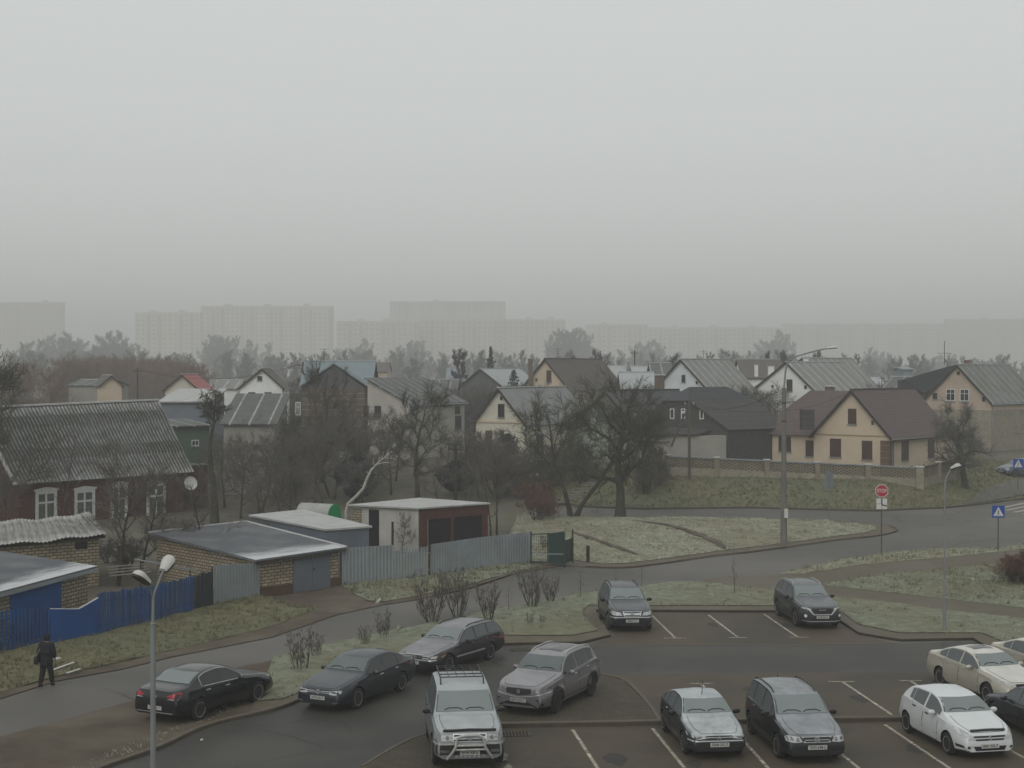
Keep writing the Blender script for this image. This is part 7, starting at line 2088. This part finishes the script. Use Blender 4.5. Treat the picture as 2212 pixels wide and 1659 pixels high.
line_fence('sheet_fence', 'long galvanised corrugated fence that ends at the dark green gate', [(930, 1247), (1032, 1231), (1144, 1217)], [1.68, 1.72, 1.72], galv, .2, posts=4, panels=4)
def green_gate():
    a, b_, c = G(1147, 1220, .1), G(1219, 1222, .1), G(1237, 1215, .1)
    root = thing('mesh_gate', 'dark green gate with an open mesh leaf and solid sheet', 'gate', ((a + b_) / 2)[:2] + (0,))
    for p in (a, b_, c): MB().box((p.x, p.y, .95), (.09, .09, 1.9)).build('post', dgreen, root, world=True)
    d = (b_ - a)
    fr = MB()
    fr.beam(a + V3((0, 0, .15)), b_ + V3((0, 0, .15)), .05, .05); fr.beam(a + V3((0, 0, 1.65)), b_ + V3((0, 0, 1.75)), .05, .05); fr.beam(a + d * .5 + V3((0, 0, .15)), a + d * .5 + V3((0, 0, 1.7)), .05, .05)
    for i in range(1, 9): fr.beam(a + d * .5 * i / 9 + V3((0, 0, .15)), a + d * .5 * i / 9 + V3((0, 0, 1.65)), .012, .012)
    for i in range(1, 9): fr.beam(a + V3((0, 0, .15 + i * .17)), a + d * .5 + V3((0, 0, .15 + i * .17)), .012, .012)
    fr.build('mesh_leaf', dgreen, root, world=True)
    MB().prism([a + d * .52 + V3((0, 0, .1)), b_ + V3((0, 0, .1)), b_ + V3((0, 0, 1.85)), a + d * .52 + V3((0, 0, 1.7))], V3((0, .03, 0))).build('sheet_leaf', dgreen, root, world=True)
    MB().prism([b_ + V3((.05, .02, .1)), c + V3((-.05, 0, .1)), c + V3((-.05, 0, 1.35)), b_ + V3((.05, .02, 1.35))], V3((0, .03, 0))).build('sheet_panel', dgreen, root, world=True)
    MB().beam(a + V3((0, 0, .60)), b_ + V3((0, -.02, .62)), .03, .05).build('frosted_bar', galv, root, world=True)
green_gate()

# ------------------------------------------------------------------ the openwork brick wall
def brick_wall():
    A, Bc, E = GT(1440, 1030), GT(1985, 1056), GT(2066, 1036)
    root = thing('brick_wall', 'openwork brick wall with pillars on top of the grass bank', 'wall', Bc)
    H = 1.78
    def zt(p): return 0
    def run(p, q, nseg, nm):
        d = V3((q.x - p.x, q.y - p.y, 0)); L_ = d.length; d /= L_
        n = V3((d.y, -d.x, 0))
        for i in range(nseg):
            a = p.lerp(q, i / nseg); c = p.lerp(q, (i + 1) / nseg)
            a0 = V3((a.x, a.y, a.z - .5)); c0 = V3((c.x, c.y, c.z - .5))
            MB().prism([a0 - n * .12, c0 - n * .12, V3((c.x, c.y, c.z + H * .48)) - n * .12, V3((a.x, a.y, a.z + H * .48)) - n * .12], n * .24).build('solid_panel', pale_brick, root, world=True)
            b = MB()
            seg = (c - a).length
            nb = int(seg / .44)
            rows = 7
            z0f, z1f = H * .48, H * .94
            for r in range(rows):
                for k in range(nb):
                    s0 = (k + (.0 if r % 2 else .5)) / nb; s1 = s0 + .62 / nb
                    if s1 > 1: continue
                    za = z0f + (z1f - z0f) * r / rows; zb = z0f + (z1f - z0f) * (r + 1.02) / rows
                    P0 = a.lerp(c, s0); P1_ = a.lerp(c, s1)
                    b.prism([P0 + V3((0, 0, za)) - n * .06, P1_ + V3((0, 0, za)) - n * .06, P1_ + V3((0, 0, zb)) - n * .06, P0 + V3((0, 0, zb)) - n * .06], n * .12)
            b.build('lattice', lattice_m, root, world=True)
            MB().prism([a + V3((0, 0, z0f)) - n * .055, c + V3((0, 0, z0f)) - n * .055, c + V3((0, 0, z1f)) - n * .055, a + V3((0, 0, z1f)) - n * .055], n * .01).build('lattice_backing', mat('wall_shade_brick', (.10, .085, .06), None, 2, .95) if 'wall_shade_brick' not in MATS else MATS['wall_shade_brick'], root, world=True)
            MB().beam(a + V3((0, 0, H * .97)), c + V3((0, 0, H * .97)), .30, H * .06).build('coping', galv if nm == 'f' else kerb_m, root, world=True)
    run(A, Bc, 5, 'f'); run(Bc, E, 2, 's')
    for i in range(6):
        p = A.lerp(Bc, i / 5)
        s_ = .62 if i == 5 else .42
        q = MB().box((p.x, p.y, p.z + H / 2 - .2), (s_, s_, H + .42)).build('pillar', pale_brick if i == 5 else lattice_m, root, world=True)
        MB().box((p.x, p.y, p.z + H + .05), (s_ + .1, s_ + .1, .08)).build('cap', ridge_frost, q, world=True)
    for i in (1, 2):
        p = Bc.lerp(E, i / 2)
        q = MB().box((p.x, p.y, p.z + H / 2 - .2), (.42, .42, H + .5)).build('pillar', lattice_m, root, world=True)
        MB().box((p.x, p.y, p.z + H + .10), (.52, .52, .08)).build('cap', ridge_frost, q, world=True)
brick_wall()

# ------------------------------------------------------------------ lamps, poles, signs
steel = mat('grey_lamp_steel', (0.20, 0.21, 0.21), (0.14, 0.15, 0.15), 2, .6, stretch=(1, 1, .3))
concrete = mat('concrete_pole', (0.16, 0.155, 0.14), (0.11, 0.105, 0.095), 1.2, .9, stretch=(1, 1, .3), lo=((.10, .097, .085), .6, .6))
lamp_w = mat('lamp_cover', (0.48, 0.48, 0.45), (0.40, 0.40, 0.375), 4, .6)
lamp_in = mat('lamp_underside', (0.035, 0.032, 0.024), (0.02, 0.018, 0.014), 4, .5)
wood_pole = mat('wooden_pole', (0.090, 0.080, 0.062), (0.055, 0.05, 0.04), 2, .95, stretch=(1, 1, .2))
def lamp_head(parent, p, d, L_, w_, roll=0.0, name='lamp_head'):
    """cobra head: half egg shell with a flat lamp tray"""
    d = V3(d).normalized()
    q = d.to_track_quat('X', 'Z').to_matrix().to_4x4()
    b = MB()
    n, m = 10, 10
    rows = []
    for i in range(n + 1):
        t = i / n
        r = w_ / 2 * (.55 + .45 * math.sin(math.pi * min(1, t * 1.15) * .5)) * math.sqrt(max(.02, 1 - max(0, (t - .55) / .45) ** 2.4))
        rows.append([b.v(p + q @ V3((t * L_, r * math.cos(math.pi * k / m), r * .95 * math.sin(math.pi * k / m)))) for k in range(m + 1)])
    for i in range(n):
        for k in range(m): b.bm.faces.new((rows[i][k], rows[i + 1][k], rows[i + 1][k + 1], rows[i][k + 1]))
    b.bm.faces.new(rows[0]); b.bm.faces.new(rows[-1][::-1])
    o = b.build(name, lamp_w, parent, smooth=60)
    t = MB()
    t.prism([p + q @ V3((L_ * a, w_ / 2 * c, -.002)) for a, c in ((.02, -.55), (.5, -.93), (.85, -.75), (.99, -.2), (.99, .2), (.85, .75), (.5, .93), (.02, .55))], q @ V3((0, 0, -.05)))
    t.build('lamp_tray', lamp_in, o)
    return o
def near_lamp():
    base = G(331, 1737, 0)
    D = base.y
    t = thing('street_lamp', 'grey double-armed street lamp rising in front of the black saloon', 'street lamp', base)
    L_ = lambda x, y, dd=0: W(x, y, D + dd) - V3(base)
    zc = L_(331, 1347).z
    MB().tube([(0, 0, 0), (0, 0, zc)], [.072, .060], 14).build('post', steel, t, smooth=50)
    MB().lathe([(.064, zc - .03), (.072, zc - .02), (.072, zc + .01), (.034, zc + .03)], 14).build('collar', steel, t)
    zf = L_(333, 1292).z
    MB().tube([(0, 0, zc), (.01, 0, zf)], [.040, .034], 12).build('spigot', steel, t, smooth=50)
    e1 = L_(352, 1234, .25)
    a = MB().tube([(.01, 0, zf), V3((.04, .02, zf + .14)), e1], [.034, .032, .028], 10)
    a.build('arm', steel, t, smooth=50)
    lamp_head(t, e1, (0.16, .55, .42), .52, .36)
    e2 = L_(322, 1262, -.30)
    MB().tube([(.01, 0, zf), V3((-.02, -.05, zf + .10)), e2], [.020, .018, .016], 8).build('arm', steel, t, smooth=50)
    lamp_head(t, e2 + V3((-.02, 0, .02)), (-.55, -.70, .60), .52, .36)
near_lamp()
def tall_lamp():
    base = G(1693, 1177, .12)
    t = thing('street_lamp', 'tall concrete lamp post with a long curved arm on the green', 'street lamp', base)
    D = base.y
    L_ = lambda x, y, dd=0: W(x, y, D + dd) - V3(base)
    zt = L_(1695, 838).z
    MB().tube([(0, 0, -.1), (0, 0, zt)], [.21, .115], 10).build('post', concrete, t, smooth=30)
    MB().tube([(0, 0, zt - 1.2), (0, 0, zt), L_(1697, 800), L_(1702, 783), L_(1716, 771), L_(1750, 761), L_(1788, 752)], [.06, .06, .055, .05, .048, .045, .04], 10).build('arm', steel, t, smooth=50)
    lamp_head(t, L_(1786, 753), (1, -.05, .10), .62, .30)
    MB().box(L_(1698, 1109, -.20), (.22, .16, .55)).build('meter_box', lamp_w, t, bevel=.01)
    b = MB()
    for z in (zt - .9, zt - 2.0): b.lathe([(.14, z - .04), (.15, z), (.14, z + .04)], 12)
    b.build('clamps', post_m, t)
tall_lamp()
def right_lamp():
    base = G(2040, 1360, .13)
    t = thing('street_lamp', 'slim grey street lamp on the island grass near the champagne saloon', 'street lamp', base)
    D = base.y
    L_ = lambda x, y, dd=0: W(x, y, D + dd) - V3(base)
    z1, z2 = L_(0, 1290).z, L_(0, 1055).z
    MB().tube([(0, 0, -.05), (0, 0, z1)], [.075, .07], 12).build('base_tube', steel, t, smooth=50)
    MB().tube([(0, 0, z1), (0, 0, z2)], [.045, .038], 12).build('post', steel, t, smooth=50)
    MB().tube([(0, 0, z2), L_(2043, 1035), L_(2050, 1020), L_(2056, 1012)], [.038, .034, .03, .028], 10).build('arm', steel, t, smooth=50)
    lamp_head(t, L_(2055, 1013), (.8, -.5, .35), .42, .32)
right_lamp()
def wood_mast():
    base = GT(1489, 1036)
    t = thing('utility_pole', 'wooden utility pole with a strut and small lamp behind the wall bank', 'utility pole', base)
    D = base.y
    L_ = lambda x, y, dd=0: W(x, y, D + dd) - V3(base)
    MB().tube([(0, 0, -.2), L_(1489, 868)], [.14, .10], 10).build('post', wood_pole, t, smooth=40)
    MB().tube([L_(1450, 965, .5), L_(1480, 893)], [.10, .08], 8).build('strut', wood_pole, t, smooth=40)
    MB().beam(L_(1478, 874), L_(1500, 874), .08, .10).build('cross_arm', wood_pole, t)
    MB().tube([L_(1488, 884), L_(1484, 886), L_(1478, 889)], .02, 6).build('lamp_arm', steel, t)
    MB().lathe([(.001, -.16), (.10, -.12), (.14, 0), (.09, .10), (.001, .12)], 12, 'Z', L_(1476, 891)).build('lamp_globe', lamp_w, t, smooth=60)
    i = MB()
    for x in (1480, 1489, 1498): i.lathe([(.03, 0), (.05, .06), (.03, .14)], 8, 'Z', L_(x, 873))
    i.build('insulators', lamp_w, t)
wood_mast()
def wire(p, q, sag, label, r=.014):
    n = 14
    pts = [p.lerp(q, i / n) - V3((0, 0, sag * 4 * (i / n) * (1 - i / n))) for i in range(n + 1)]
    t = MB().tube(pts, r, 4).build('cable', wood_dk)
    return tag(t, label, 'cable')
pb = GT(1489, 1036)
q0 = W(1480, 871, pb.y)
wire(q0, W(1316, 846, 132), .5, 'thin cable from the wooden pole to the pale green gable')
wire(W(1498, 871, pb.y), W(1832, 850, 135), 1.2, 'thin cable from the wooden pole to the yellow house')
wire(W(1489, 870, pb.y), W(1150, 866, 140), 1.0, 'thin cable from the wooden pole towards the pale cream house')
def roof_aerial(px, py0, py1, D, house, arms=3):
    p, q = W(px, py1 + 6, D), W(px, py0, D)
    b = MB().tube([p, q], .03, 6)
    for i in range(arms): b.beam(q + V3((-.5 + .1 * i, 0, -.15 - .28 * i)), q + V3((.5 - .1 * i, 0, -.15 - .28 * i)), .03, .03)
    t = tag(b.build('roof_aerial', wood_dk), house, 'aerial')
    return t
roof_aerial(700, 752, 790, 174, 'tall thin aerial over the pale blue metal roof')
roof_aerial(1205, 752, 780, 197, 'thin aerial over the brown roof of the cream house')
roof_aerial(1520, 756, 782, 188, 'thin aerial on the ridge of the blue-white house', 2)
roof_aerial(1905, 815, 845, 138, 'short aerial on the brown tiled ridge of the yellow house', 2)
wire(W(297, 797, 190), W(655, 784, 180), 1.6, 'sagging cable between two dark poles above the far gardens', .022)
wire(W(655, 784, 180), W(984, 962, 118), 1.5, 'cable running down from the dark pole into the orchard', .018)
wire(W(1695, 838, 90.0), W(1489, 874, pb.y), .8, 'cable from the tall concrete lamp post to the wooden pole', .016)
def far_mast(px, py_top, D, label, z0=None):
    p = W(px, 800, D); p.z = terr(p.x, D)
    t = thing('utility_pole', label, 'utility pole', p)
    h = zat(py_top, D) - p.z
    MB().tube([(0, 0, -.2), (0, 0, h)], [.13, .09], 8).build('post', wood_dk, t)
    MB().box((0, 0, h - .4), (1.2, .1, .1)).build('cross_arm', wood_dk, t)
far_mast(297, 795, 190, 'dark pole beside the yellow cottage')
far_mast(655, 782, 180, 'dark pole at the corner of the dark gabled house')
far_mast(984, 960, 118, 'pale concrete pole among the orchard trees')
far_mast(1371, 757, 230, 'slim pole above the pale metal roofs')

sign_red = mat('sign_red', (0.33, 0.018, 0.028), (0.28, 0.015, 0.024), 4, .5)
sign_white = mat('sign_white', (0.52, 0.52, 0.50), (0.46, 0.46, 0.44), 4, .5)
sign_blue = mat('sign_blue', (0.010, 0.055, 0.26), (0.008, 0.045, 0.22), 4, .5)
sign_back = mat('sign_back', (0.13, 0.15, 0.17), (0.10, 0.115, 0.13), 4, .6)
pole_dk = mat('sign_pole', (0.055, 0.05, 0.045), (0.035, 0.032, 0.03), 4, .7)
def octo(r): return [(r * math.cos(R(22.5 + 45 * i)), r * math.sin(R(22.5 + 45 * i))) for i in range(8)]
def flat(name, poly, y, m, parent, th=.004, zc=0.0, xc=0.0):
    return MB().prism([V3((xc + a, y, zc + b)) for a, b in poly], (0, -th, 0)).build(name, m, parent)
def stop_sign():
    base = G(1904, 1198, .05)
    t = thing('stop_sign', 'red octagonal STOP sign over a white priority plate', 'road sign', base)
    k = base.y / F
    zc = (1198 - 1060) * k; r = 14.0 * k
    MB().tube([(0, 0, -.1), (0, 0, zc + r * .8)], .033, 8).build('post', pole_dk, t)
    s = flat('sign_board', octo(r * 1.06), -.045, sign_white, t, .012, zc)
    flat('red_field', octo(r * .96), -.058, sign_red, s, .003, zc)
    font_mesh('lettering', 'STOP', r * .70, sign_white, s, Matrix.Translation((0, -.066, zc)) @ Matrix.Rotation(R(90), 4, 'X') @ Matrix.Diagonal((.88, 1.12, 1, 1)), .003)
    zp = (1198 - 1088) * k; w_ = 11.4 * k
    p = flat('priority_plate', rect(-w_, -w_, w_, w_), -.045, sign_white, t, .012, zp)
    flat('thin_road', rect(-w_ * .95, -.012, 0, .012), -.058, pole_dk, p, .003, zp)
    flat('thin_road', rect(-.012, -w_ * .95, .012, 0), -.0585, pole_dk, p, .003, zp)
    flat('priority_road', [(-.04, w_ * .95), (.04, w_ * .95), (.04, .03), (.10, -.05), (w_ * .95, -.08), (w_ * .95, -.16), (.06, -.12), (-.04, -.02)], -.059, pole_dk, p, .003, zp)
stop_sign()
def crossing_sign(px, py, top, bot, label, cx=None, rz=0.0):
    base = GT(px, py)
    t = thing('crossing_sign', label, 'road sign', base, rz)
    k = base.y / F
    zc = (py - (top + bot) / 2) * k; h = (bot - top) / 2 * k
    MB().tube([(0, 0, -.1), (0, 0, zc + h * .7)], .033, 8).build('post', pole_dk, t)
    b = MB().box((0, -.045, zc), (h * 2, .05, h * 2)).build('sign_board', sign_blue, t)
    tr = flat('white_triangle', [(-h * .82, -h * .72), (h * .82, -h * .72), (0, h * .82)], -.0705, sign_white, b, .003, zc)
    fg = MB()
    for pa, pb_ in (((0, .18), (-.02, -.12)), ((-.02, -.12), (-.20, -.52)), ((-.02, -.12), (.18, -.50)), ((0, .12), (-.16, -.08)), ((0, .12), (.15, -.05))):
        fg.beam((pa[0] * h, -.076, zc + pa[1] * h), (pb_[0] * h, -.076, zc + pb_[1] * h), .008, .09 * h)
    fg.lathe([(.001, -.004), (.085 * h, -.004), (.085 * h, .004), (.001, .004)], 10, 'Y', (0, -.076, zc + .30 * h))
    for i in range(3): fg.box((-.35 * h + .35 * h * i, -.076, zc - .62 * h), (.2 * h, .004, .08 * h))
    fg.build('walking_figure', pole_dk, tr)
crossing_sign(2156, 1192, 1092, 1118, 'blue square pedestrian crossing sign by the zebra stripes', rz=-.12)
crossing_sign(2199, 1062, 991, 1012, 'blue pedestrian crossing sign farther up the side street', rz=-.12)
def back_sign():
    base = G(1791, 1127, .12)
    t = thing('road_sign', 'road sign seen from behind on the far side of the green', 'road sign', base)
    k = base.y / F
    z = lambda y: (1127 - y) * k
    MB().tube([(0, 0, -.1), (0, 0, z(1018))], .03, 8).build('post', sign_back, t)
    MB().lathe([(.001, -.01), (.30, -.01), (.30, .01), (.001, .01)], 20, 'Y', (0, .05, z(1027))).build('round_board', sign_back, t)
    MB().box((0, .05, z(1046)), (.62, .015, .62)).build('square_board', sign_back, t)
back_sign()
def stake(px, py, h, m, label, name='wooden_stake', r=.06):
    p = GT(px, py)
    return tag(MB().box((p.x, p.y, p.z + h / 2 - .05), (r * 2, r * 2, h + .1), .3).build(name, m), label, 'stake')
stake(1270, 1218, 1.0, wood_dk, 'dark wooden stake on the edge of the green', r=.075)
stake(848, 1192, 1.75, wood_dk, 'thick dark post before the whitewashed shed wall')
# pipe railing behind the blue fence, at the garages
def pipe_rail():
    a, b_ = W(392, 1220, 66), W(577, 1196, 69)
    p, q = W(390, 1208, 66), W(573, 1237, 62)
    t = thing('pipe_rail', 'old pipe railing inside the garden behind the blue fence', 'railing', (p.x, p.y, 0))
    P0, P1_ = G(290, 1300), G(420, 1290)
    p, q = W(290, 1208, P0.y), W(424, 1233, P1_.y)
    MB().tube([p, q], .035, 8).build('rail', galv, t, world=True)
    for f in (.1, .9):
        m_ = p.lerp(q, f)
        MB().tube([V3((m_.x, m_.y, 0)), m_], .035, 8).build('upright', post_m, t, world=True)
pipe_rail()
# planks lying on the verge and other litter
def plank(p, q, w_, m, label, name='plank'):
    a, b_ = G(*p, .15), G(*q, .15)
    return tag(MB().beam(a, b_, w_, .03).build(name, m), label, 'plank')
plank((109, 1449), (159, 1431), .10, sign_white, 'long white plank on the verge behind the walking person')
plank((145, 1454), (172, 1445), .08, sign_white, 'short white plank at the edge of the verge')
plank((112, 1425), (129, 1421), .18, sign_white, 'broad white board end on the verge beside the walking person')
def litter(px, py, s_, label, z=.02):
    p = G(px, py, z)
    rnd = random.Random(int(px))
    b = MB()
    n = 7
    b.prism([V3((p.x + s_ * math.cos(2 * math.pi * i / n) * rnd.uniform(.5, 1.1), p.y + s_ * 1.6 * math.sin(2 * math.pi * i / n) * rnd.uniform(.5, 1.1), z)) for i in range(n)], (0, 0, .03))
    return tag(b.build('paper_scrap', sign_white), label, 'litter')
litter(436, 1599, .05, 'white scrap lying on the lane near the double lamp post')
litter(2102, 1251, .08, 'white scrap on the grass between the footpaths', .12)
def log_pile():
    p = G(915, 1305, .1)
    t = tag(MB().tube([G(813, 1303, .2), G(822, 1294, .35)], [.07, .05], 8).build('broken_branch', bark_white), 'pale broken branch lying at the verge by the garage drive', 'branch')
log_pile()
def boards():
    p = G(300, 1268, .0)
    t = thing('board_pile', 'pale boards propped behind the blue slatted fence', 'board pile', (p.x, p.y, 0))
    for i in range(4):
        MB().beam(V3((p.x - 1.4 - i * .1, p.y + .2 * i, .55 + .12 * i)), V3((p.x + .6 - i * .15, p.y + .2 * i, .75 + .10 * i)), .22, .04).build('board', wood_grey, t, world=True)
boards()
# garden steps on the bank and the small blue vehicle far up the side street
def steps():
    a, b_ = GT(1222, 1088), GT(1278, 1040)
    t = thing('garden_steps', 'narrow weathered steps climbing the bank behind the two-stemmed apple tree', 'steps', a)
    n = 9
    for i in range(n):
        p = a.lerp(b_, i / (n - 1))
        MB().box((p.x, p.y, terr(p.x, p.y) + .10), (1.2, .42, .12)).build('step', wood_grey, t, world=True)
steps()
c_far = GT(2206, 1028)
build_car(CARS['farvan'], 'parked_car', 'small light blue car far up the side street', c_far, R(200), 'cars far up the side street')

# ------------------------------------------------------------------ the person walking along the street
coat_m = mat('dark_coat', (0.014, 0.014, 0.020), (0.009, 0.009, 0.013), 6, .9)
trous_m = mat('black_trousers', (0.009, 0.009, 0.010), (0.006, 0.006, 0.007), 6, .9)
skin_m = mat('skin', (0.30, 0.18, 0.13), None, 6, .6)
hat_m = mat('dark_knit_hat', (0.010, 0.010, 0.012), None, 20, .95)
boot_m = mat('black_boots', (0.008, 0.008, 0.008), None, 6, .6)
def skin_mesh(name, verts, edges, radii, m, parent, sub=2, root_i=0):
    me = bpy.data.meshes.new(name)
    me.from_pydata(verts, edges, [])
    o = bpy.data.objects.new(name + '_tmp', me)
    COL.objects.link(o)
    md = o.modifiers.new('skin', 'SKIN'); md.use_smooth_shade = True
    for i, v in enumerate(o.data.skin_vertices[0].data):
        r = radii[i]
        v.radius = r if isinstance(r, tuple) else (r, r)
        v.use_root = (i == root_i)
    sb = o.modifiers.new('sub', 'SUBSURF'); sb.levels = sub; sb.render_levels = sub
    bpy.context.view_layer.update()
    me2 = bpy.data.meshes.new_from_object(o.evaluated_get(bpy.context.evaluated_depsgraph_get()))
    bpy.data.objects.remove(o, do_unlink=True)
    me2.materials.clear(); me2.materials.append(m)
    for p in me2.polygons: p.use_smooth = True
    q = bpy.data.objects.new(name, me2); COL.objects.link(q); q.parent = parent
    return q
def person():
    base = G(100, 1484, .02)
    t = thing('person', 'person in dark coat and hat walking away along the street with a shoulder bag', 'person', base, R(75) - R(90))
    # +y is ahead; seen from behind
    hip, chest, neck = (0, 0, .90), (0, .03, 1.32), (0, .03, 1.48)
    V = [hip, (0, .02, 1.10), chest, neck, (0, .05, 1.60), (0, .06, 1.70),
         (-.18, .02, 1.40), (-.25, -.02, 1.14), (-.24, .10, .92), (.18, .02, 1.40), (.25, .02, 1.15), (.23, .15, .95),
         (-.10, 0, .86), (-.12, -.03, .48), (-.13, -.16, .09), (-.13, -.06, .045), (.10, 0, .86), (.12, .10, .48), (.14, .13, .09), (.14, .25, .045)]
    E = [(0, 1), (1, 2), (2, 3), (3, 4), (4, 5), (2, 6), (6, 7), (7, 8), (2, 9), (9, 10), (10, 11), (0, 12), (12, 13), (13, 14), (14, 15), (0, 16), (16, 17), (17, 18), (18, 19)]
    Rr = [.13, .125, .15, .055, .075, .088, .075, .05, .038, .075, .05, .038, .085, .058, .045, .04, .085, .058, .045, .04]
    body = skin_mesh('body', V, E, Rr, skin_m, t)
    for sg, wr in ((-1, V[8]), (1, V[11])):              # hands, fingers a little curled
        vs, es, rs = [wr, (wr[0], wr[1] + .03, wr[2] - .07)], [(0, 1)], [.028, (.034, .016)]
        for k in range(4):
            i = len(vs)
            vs += [(wr[0] + (.012 * (k - 1.5)), wr[1] + .045, wr[2] - .10), (wr[0] + .012 * (k - 1.5), wr[1] + .065, wr[2] - .135 - .006 * (1.5 - abs(k - 1.5)))]
            es += [(1, i), (i, i + 1)]; rs += [.009, .008]
        i = len(vs); vs += [(wr[0] - sg * .03, wr[1] + .05, wr[2] - .06), (wr[0] - sg * .035, wr[1] + .075, wr[2] - .09)]; es += [(0, i), (i, i + 1)]; rs += [.011, .009]
        skin_mesh('hand', vs, es, rs, skin_m, body, 1)
    skin_mesh('coat', [(0, 0, .74), (0, .0, .95), (0, .02, 1.15), (0, .03, 1.34), (0, .03, 1.50), (-.19, .02, 1.40), (-.26, -.02, 1.14), (-.245, .09, .95), (.19, .02, 1.40), (.26, .02, 1.15), (.235, .14, .98)],
              [(0, 1), (1, 2), (2, 3), (3, 4), (3, 5), (5, 6), (6, 7), (3, 8), (8, 9), (9, 10)], [(.25, .19), (.235, .185), (.225, .18), (.225, .18), .11, .125, .098, .078, .125, .098, .078], coat_m, body, root_i=1)
    skin_mesh('trousers', [(0, 0, .86), (-.10, 0, .80), (-.12, -.03, .48), (-.13, -.15, .12), (.10, 0, .80), (.12, .10, .48), (.14, .13, .12)], [(0, 1), (1, 2), (2, 3), (0, 4), (4, 5), (5, 6)], [.15, .125, .098, .088, .125, .098, .088], trous_m, body)
    for v, w_ in (((-.13, -.17, .10), (-.13, -.02, .035)), ((.14, .12, .10), (.14, .27, .035))):
        skin_mesh('boot', [(v[0], v[1], .16), v, (v[0], v[1] - .05, .045), w_], [(0, 1), (1, 2), (1, 3)], [.062, .06, .045, .045], boot_m, body)
    skin_mesh('hat', [(0, .02, 1.52), (0, .035, 1.64), (0, .04, 1.74), (0, .035, 1.80)], [(0, 1), (1, 2), (2, 3)], [.11, .122, .125, .07], hat_m, body)
    fc = MB()
    fc.lathe([(.001, -.02), (.016, -.01), (.018, .01), (.001, .03)], 8, 'Z', (0, .155, 1.63))
    for sg in (-1, 1): fc.lathe([(.001, -.012), (.012, 0), (.001, .012)], 8, 'Z', (sg * .032, .132, 1.665))
    fc.build('face', skin_m, body, smooth=60)
    ear = MB()
    for sg in (-1, 1): ear.lathe([(.001, -.03), (.018, -.01), (.018, .015), (.001, .03)], 8, 'Z', (sg * .088, .05, 1.64))
    ear.build('ears', skin_m, body, smooth=60)
    bag = thing('shoulder_bag', 'black bag hanging at the hip of the walking person', 'bag', base + V3((-.30, -.06, .82)), R(10))
    b = MB(); b.box((0, 0, .10), (.16, .34, .27)); b.build('pouch', boot_m, bag, bevel=.04, smooth=50)
    MB().tube([(0.0, -.12, .22), (.08, -.06, .42), (.2, .0, .62), (.30, .04, .68), (.22, .14, .55), (0.0, .12, .22)], .014, 6).build('strap', wood_grey, bag, smooth=60)
person()
# ------------------------------------------------------------------ fog
hz = MB().box((0, 1250, 45), (3600, 2900, 95)).build('haze', bpy.data.materials.new('fog'))
fm = bpy.data.materials['fog']
fm.use_nodes = True
fn = fm.node_tree
for n_ in list(fn.nodes):
    if n_.type == 'BSDF_PRINCIPLED': fn.nodes.remove(n_)
pv = fn.nodes.new('ShaderNodeVolumePrincipled')
pv.inputs['Color'].default_value = (0.78, 0.79, 0.785, 1)
pv.inputs['Density'].default_value = 0.00102
pv.inputs['Anisotropy'].default_value = 0.1
fn.links.new(pv.outputs[0], fn.nodes['Material Output'].inputs['Volume'])
try: fm.cycles.homogeneous_volume = True
except Exception: pass
tag(hz, kind='stuff')
